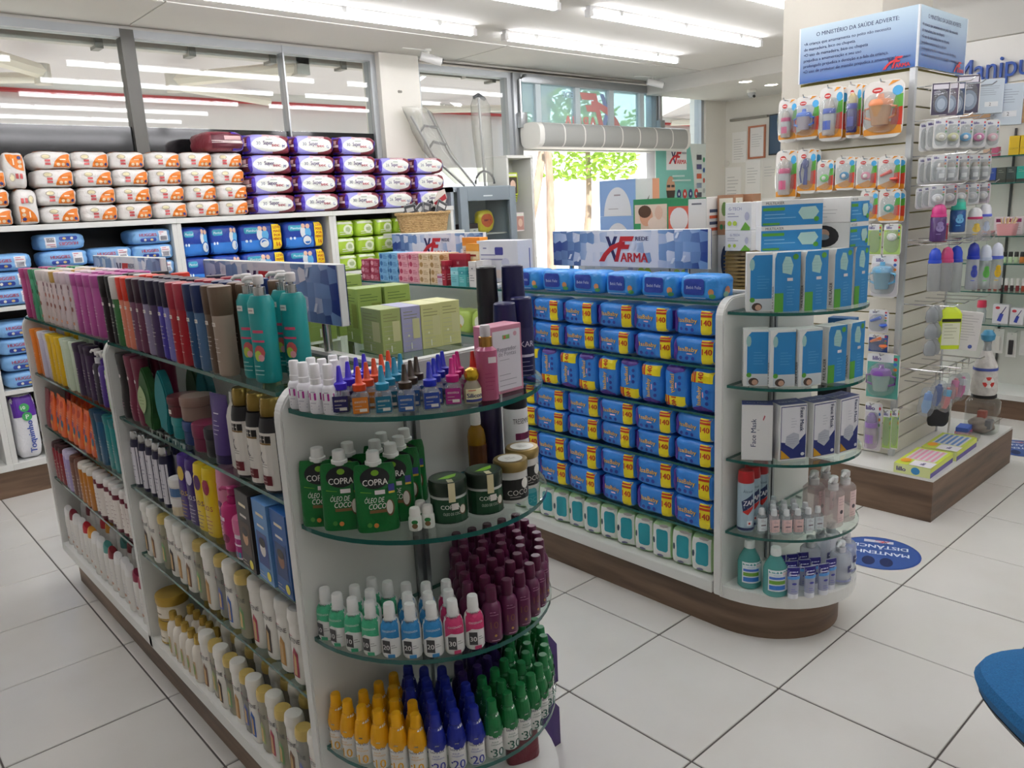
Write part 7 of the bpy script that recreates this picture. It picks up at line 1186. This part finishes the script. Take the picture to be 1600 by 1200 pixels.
for i in range(12): cab(round_bottle(('#4a2428', '#6a2a30', '#3a2a30', '#8a3038', '#a8442c')[i % 5], '#e8e4e2', .085, .011, caph=.5, capr=.9, neck=.8), 'nail_polish', f'nail polish with white cap on the fifth glass, {nth(i)} from the left', 'bottle', 1.90-.033*i, .84)
for i, (y, w) in enumerate(((1.715, .095), (1.618, .08))): cab(carton(w, .05, .13-.02*i, '#e2dfe4', lambda a, w, h: (a.ell(-w*.2, h*.82, .014, .010, '#c83a4a', 10), a.poly([(-w*.2, h*.15), (w*.05, h*.1), (w*.2, h*.5), (-w*.02, h*.55)], '#3a4ab0'), a.poly([(0, h*.5), (w*.3, h*.9), (w*.34, h*.88), (w*.06, h*.48)], '#2a2a6a'))), 'cosmetic_carton', ('larger', 'smaller')[i]+' white carton with blue brush picture on the lowest glass', 'box', y, .62)
cab(round_bottle('#e8ecee', '#d83a5a', .15, .03, caph=.3, capr=.95, neck=.9, clear=.3), 'spray_bottle', 'clear bottle with red top left of the brush cartons', 'bottle', 1.84, .62)
put([('package', pack('b', .09, .05, .09, M('#2a6a48', .5), 3, .08, 1))], 'hanging_pack', 'dark green bundle behind the brush cartons', 'package', (6.12, 1.72, .6205), FACE_L)
for i, (y, c) in enumerate(((1.74, '#e2ded8'), (1.66, '#2c2a2c'), (1.58, '#e2dedc'), (1.80, '#dcd8b0'))): put([('card', box('c', -.03, -.003, 0, .03, .003, .17, M('#e6e4e0', .4), .001, 1)), ('item', box('i', -.014, -.02, .02, .014, -.004, .12, M(c, .5), .004)), ('hook', tube('h', [(0, -.006, .16), (0, .115, .165)], .0025, CHROME, 6))], 'hanging_card', ('white comb card', 'black comb card', 'second white comb card', 'yellowish comb card')[i]+' hanging below the lowest glass of the right cabinet', 'package', (6.07, y, .40-.02*(i % 2)), FACE_L)
# ================================================================ papers, frame and screen on the far right wall
def paper(y, z, w, h, l, frame=None, lines=8, head=None, nm='notice_paper', col='#ebe9e4'):
    a = Art(.5); 
    if head: a.rect(-w*.46, h*.86, w*.46, h*.98, head); a.lines(-w*.3, h*.93, w*.4, 1, .01, '#e6e6ea', h*.03)
    a.lines(-w*.38, h*.76, w*.38, lines, h*.08, '#b4b2b0', h*.014)
    P = [('sheet', box('s', -w/2, -.004, 0, w/2, 0, h, M(col, .5))), ('print', a.build('p', on_front(-.0045)))]
    if frame: P.append(('frame', join('f', [box('f', -w/2-.02, -.02, -.02, w/2+.02, 0, .0, M(frame, .4)), box('f', -w/2-.02, -.02, h, w/2+.02, 0, h+.02, M(frame, .4)), box('f', -w/2-.02, -.02, 0, -w/2, 0, h, M(frame, .4)), box('f', w/2, -.02, 0, w/2+.02, 0, h, M(frame, .4))])))
    put(P, nm, l, 'notice', (XR-.001, y, z), FACE_L)
paper(5.52, 1.95, .20, .36, 'white printed notice left of the red framed certificate', lines=9); paper(5.28, 2.0, .19, .34, 'framed certificate with a red-brown frame', '#b06a4a', 6, nm='framed_certificate'); paper(5.60, 1.40, .22, .50, 'tall plain notice below, far left on the side wall', lines=6); paper(5.33, 1.55, .2, .42, 'plain notice in the middle of the side wall', lines=6); paper(5.10, 1.55, .2, .42, 'notice in a shiny clear sleeve on the side wall', lines=4, col='#dcd8d0'); paper(5.60, 1.28, .26, .08, 'small notice with dark blue heading strip', None, 0, '#3a4a7a'); paper(5.33, 1.30, .2, .2, 'notice with light blue heading strip', None, 4, '#5a86b8'); paper(5.10, 1.25, .2, .26, 'notice with handwritten signature lines', None, 3)
put([('bar', box('b', -.25, -.05, 0, .25, 0, .025, M('#8a857a', .5)))], 'wall_rail', 'grey wall rail above the certificate', 'rail', (XR-.001, 5.38, 2.44), FACE_L)
put([('frame', box('f', -.2, -.05, 0, .2, 0, .46, M('#2a2c30', .4), .004)), ('screen', box('s', -.185, -.053, .015, .185, -.05, .445, M('#42566c', .15)))], 'wall_screen', 'dark blue grey screen on the side wall half behind the pillar', 'screen', (XR-.002, 4.90, 2.0), FACE_L)
put([('disc', lathe('d', [(.04, 0), (.04, .012), (.03, .016)], M('#d8d6cc', .5), 18))], 'wall_button', 'round cream button on the side wall', 'switch', (XR-.001, 5.70, 1.95), 0)
bpy.data.objects['wall_button'].rotation_euler = (0, -PI/2, 0)
# window poster of the shop right of the entrance
w_, h_ = .98, 1.15; a = Art(.5); a.rect(-w_/2, 0, w_/2, h_, '#dfe8e4'); a.poly([(-w_/2, 0), (w_*.16, 0)]+[(w_*.16+w_*.10*math.sin(PI*k/10), h_*k/10) for k in range(11)]+[(-w_/2, h_)], '#7fc4b8')
a.rect(-w_*.30, h_*.74, w_*.1, h_*.97, '#eef0f0'); farma(a, -w_*.17, h_*.855, .17)
a.ell(-w_*.22, h_*.56, .085, .14, '#c89a7c', 20); a.poly([(-w_*.22-.085, h_*.54), (-w_*.22+.085, h_*.54), (-w_*.22+.06, h_*.43), (-w_*.22, h_*.40), (-w_*.22-.06, h_*.43)], '#33281f'); a.rect(-w_*.22-.07, h_*.57, -w_*.22-.01, h_*.595, '#3a3a3a'); a.rect(-w_*.22+.01, h_*.57, -w_*.22+.07, h_*.595, '#3a3a3a'); a.poly([(-w_*.42, 0), (w_*.04, 0), (-w_*.04, h_*.36), (-w_*.16, h_*.41), (-w_*.28, h_*.41), (-w_*.38, h_*.36)], '#e9ecec'); a.poly([(-w_*.22, h_*.38), (-w_*.19, h_*.3), (-w_*.22, h_*.1), (-w_*.25, h_*.3)], '#2a3a5a')
for k, c in enumerate(('#2f3f78', '#c83a34', '#2f3f78', '#c83a34')): a.ell(-w_*.06+.115*k, h_*.50, .04, .055, c, 16); a.ell(-w_*.06+.115*k, h_*.50, .013, .02, '#e8ecee', 8)
for k in range(8): a.rect(w_*.30, h_*(.84-.095*k), w_*.40, h_*(.89-.095*k), ('#4a4f58', '#5a5a8a', '#c85a3a', '#8a9ab0')[k % 4]); a.ell(w_*.45, h_*(.84-.105*k), .022, .03, ('#3a9a6a', '#3a6ab0', '#c85a4a', '#b8c0c0')[k % 4], 10)
a.lines(-w_*.2, h_*.68, w_*.2, 2, .05, '#c8e4de', .02)
put([('board', box('b', -w_/2, 0, 0, w_/2, .008, h_, M('#dfe8e4', .4))), ('print', a.build('p', on_front(-.0004)))], 'window_poster', 'mint green shop poster with a bearded pharmacist on the right window', 'poster', (7.93, YW-.03, 1.03))
# ================================================================ floor stickers
def sticker(x, y, rz, l):
    a = Art(.5); R = .17; a.ell(0, 0, R, R, '#2a4a94', 40); a.ell(0, 0, R*.94, R*.94, '#35589f', 40); a.text('MANTENHA', 0, R*.02, .034, '#dfe6f0', w=R*1.45, bold=.03); a.text('DISTÂNCIA', 0, -R*.36, .034, '#dfe6f0', w=R*1.4, bold=.03); a.ell(-.035, R*.55, .026, .045, '#1a2a5c', 14); a.ell(.035, R*.55, .026, .045, '#1a2a5c', 14); a.rect(-.06, -R*.78, .06, -R*.62, '#c8ccd8'); farma(a, -.03, -R*.70, .03)
    put([('disc', a.build('d', on_top(.0009), .0001))], 'floor_sticker', l, 'sticker', (x, y, 0), rz)
sticker(3.28, 1.335, 1.95, 'round blue keep-distance floor sticker beside the rounded gondola end'); sticker(5.22, 1.33, 1.95, 'round blue floor sticker behind the wooden platform')
# ================================================================ blue chair in the near right corner
FABRIC = ramp_mat('blue_upholstery', ['#155a8c', '#1d6ba2'], 260, rough=.85, bump=.25)
seat = loft('seat', [(.0, .19, .18, 3.2), (.008, .215, .205, 3.2), (.035, .225, .215, 3.2), (.055, .215, .205, 3.2), (.066, .18, .17, 3), (.070, .1, .1, 2.5), (.071, .01, .01, 2)], FABRIC, 40)
P = [('seat_cushion', seat), ('seat_shell', loft('sh', [(-.018, .17, .16, 3.2), (-.012, .205, .195, 3.2), (.006, .216, .206, 3.2)], M('#1a1a1c', .5), 40)), ('gas_column', lathe('g', [(.025, -.36), (.025, -.018)], M('#222224', .4), 14)),
     ('backrest', loft('bk', [(.22, .16, .02, 3), (.25, .19, .03, 3), (.45, .19, .03, 3), (.5, .15, .02, 3)], FABRIC, 30, off=(0, -.23))), ('back_bar', tube('bb', [(0, -.05, -.02), (0, -.25, -.01), (0, -.27, .3)], .014, M('#1a1a1c', .4), 10))]
for k in range(5):
    t = 2*PI*k/5+.3; P.append(('foot', tube('f', [(0, 0, -.355), (.25*math.cos(t), .25*math.sin(t), -.39)], [.022, .014], M('#1f1f21', .45), 8), [('caster', lathe('c', [(.012, -.4355), (.024, -.425), (.024, -.40), (.012, -.39)], M('#151516', .5), 12, (.25*math.cos(t), .25*math.sin(t))))]))
put(P, 'office_chair', 'blue upholstered swivel chair seat in the near right corner', 'chair', (1.845, .265, .436), -2.3+PI)
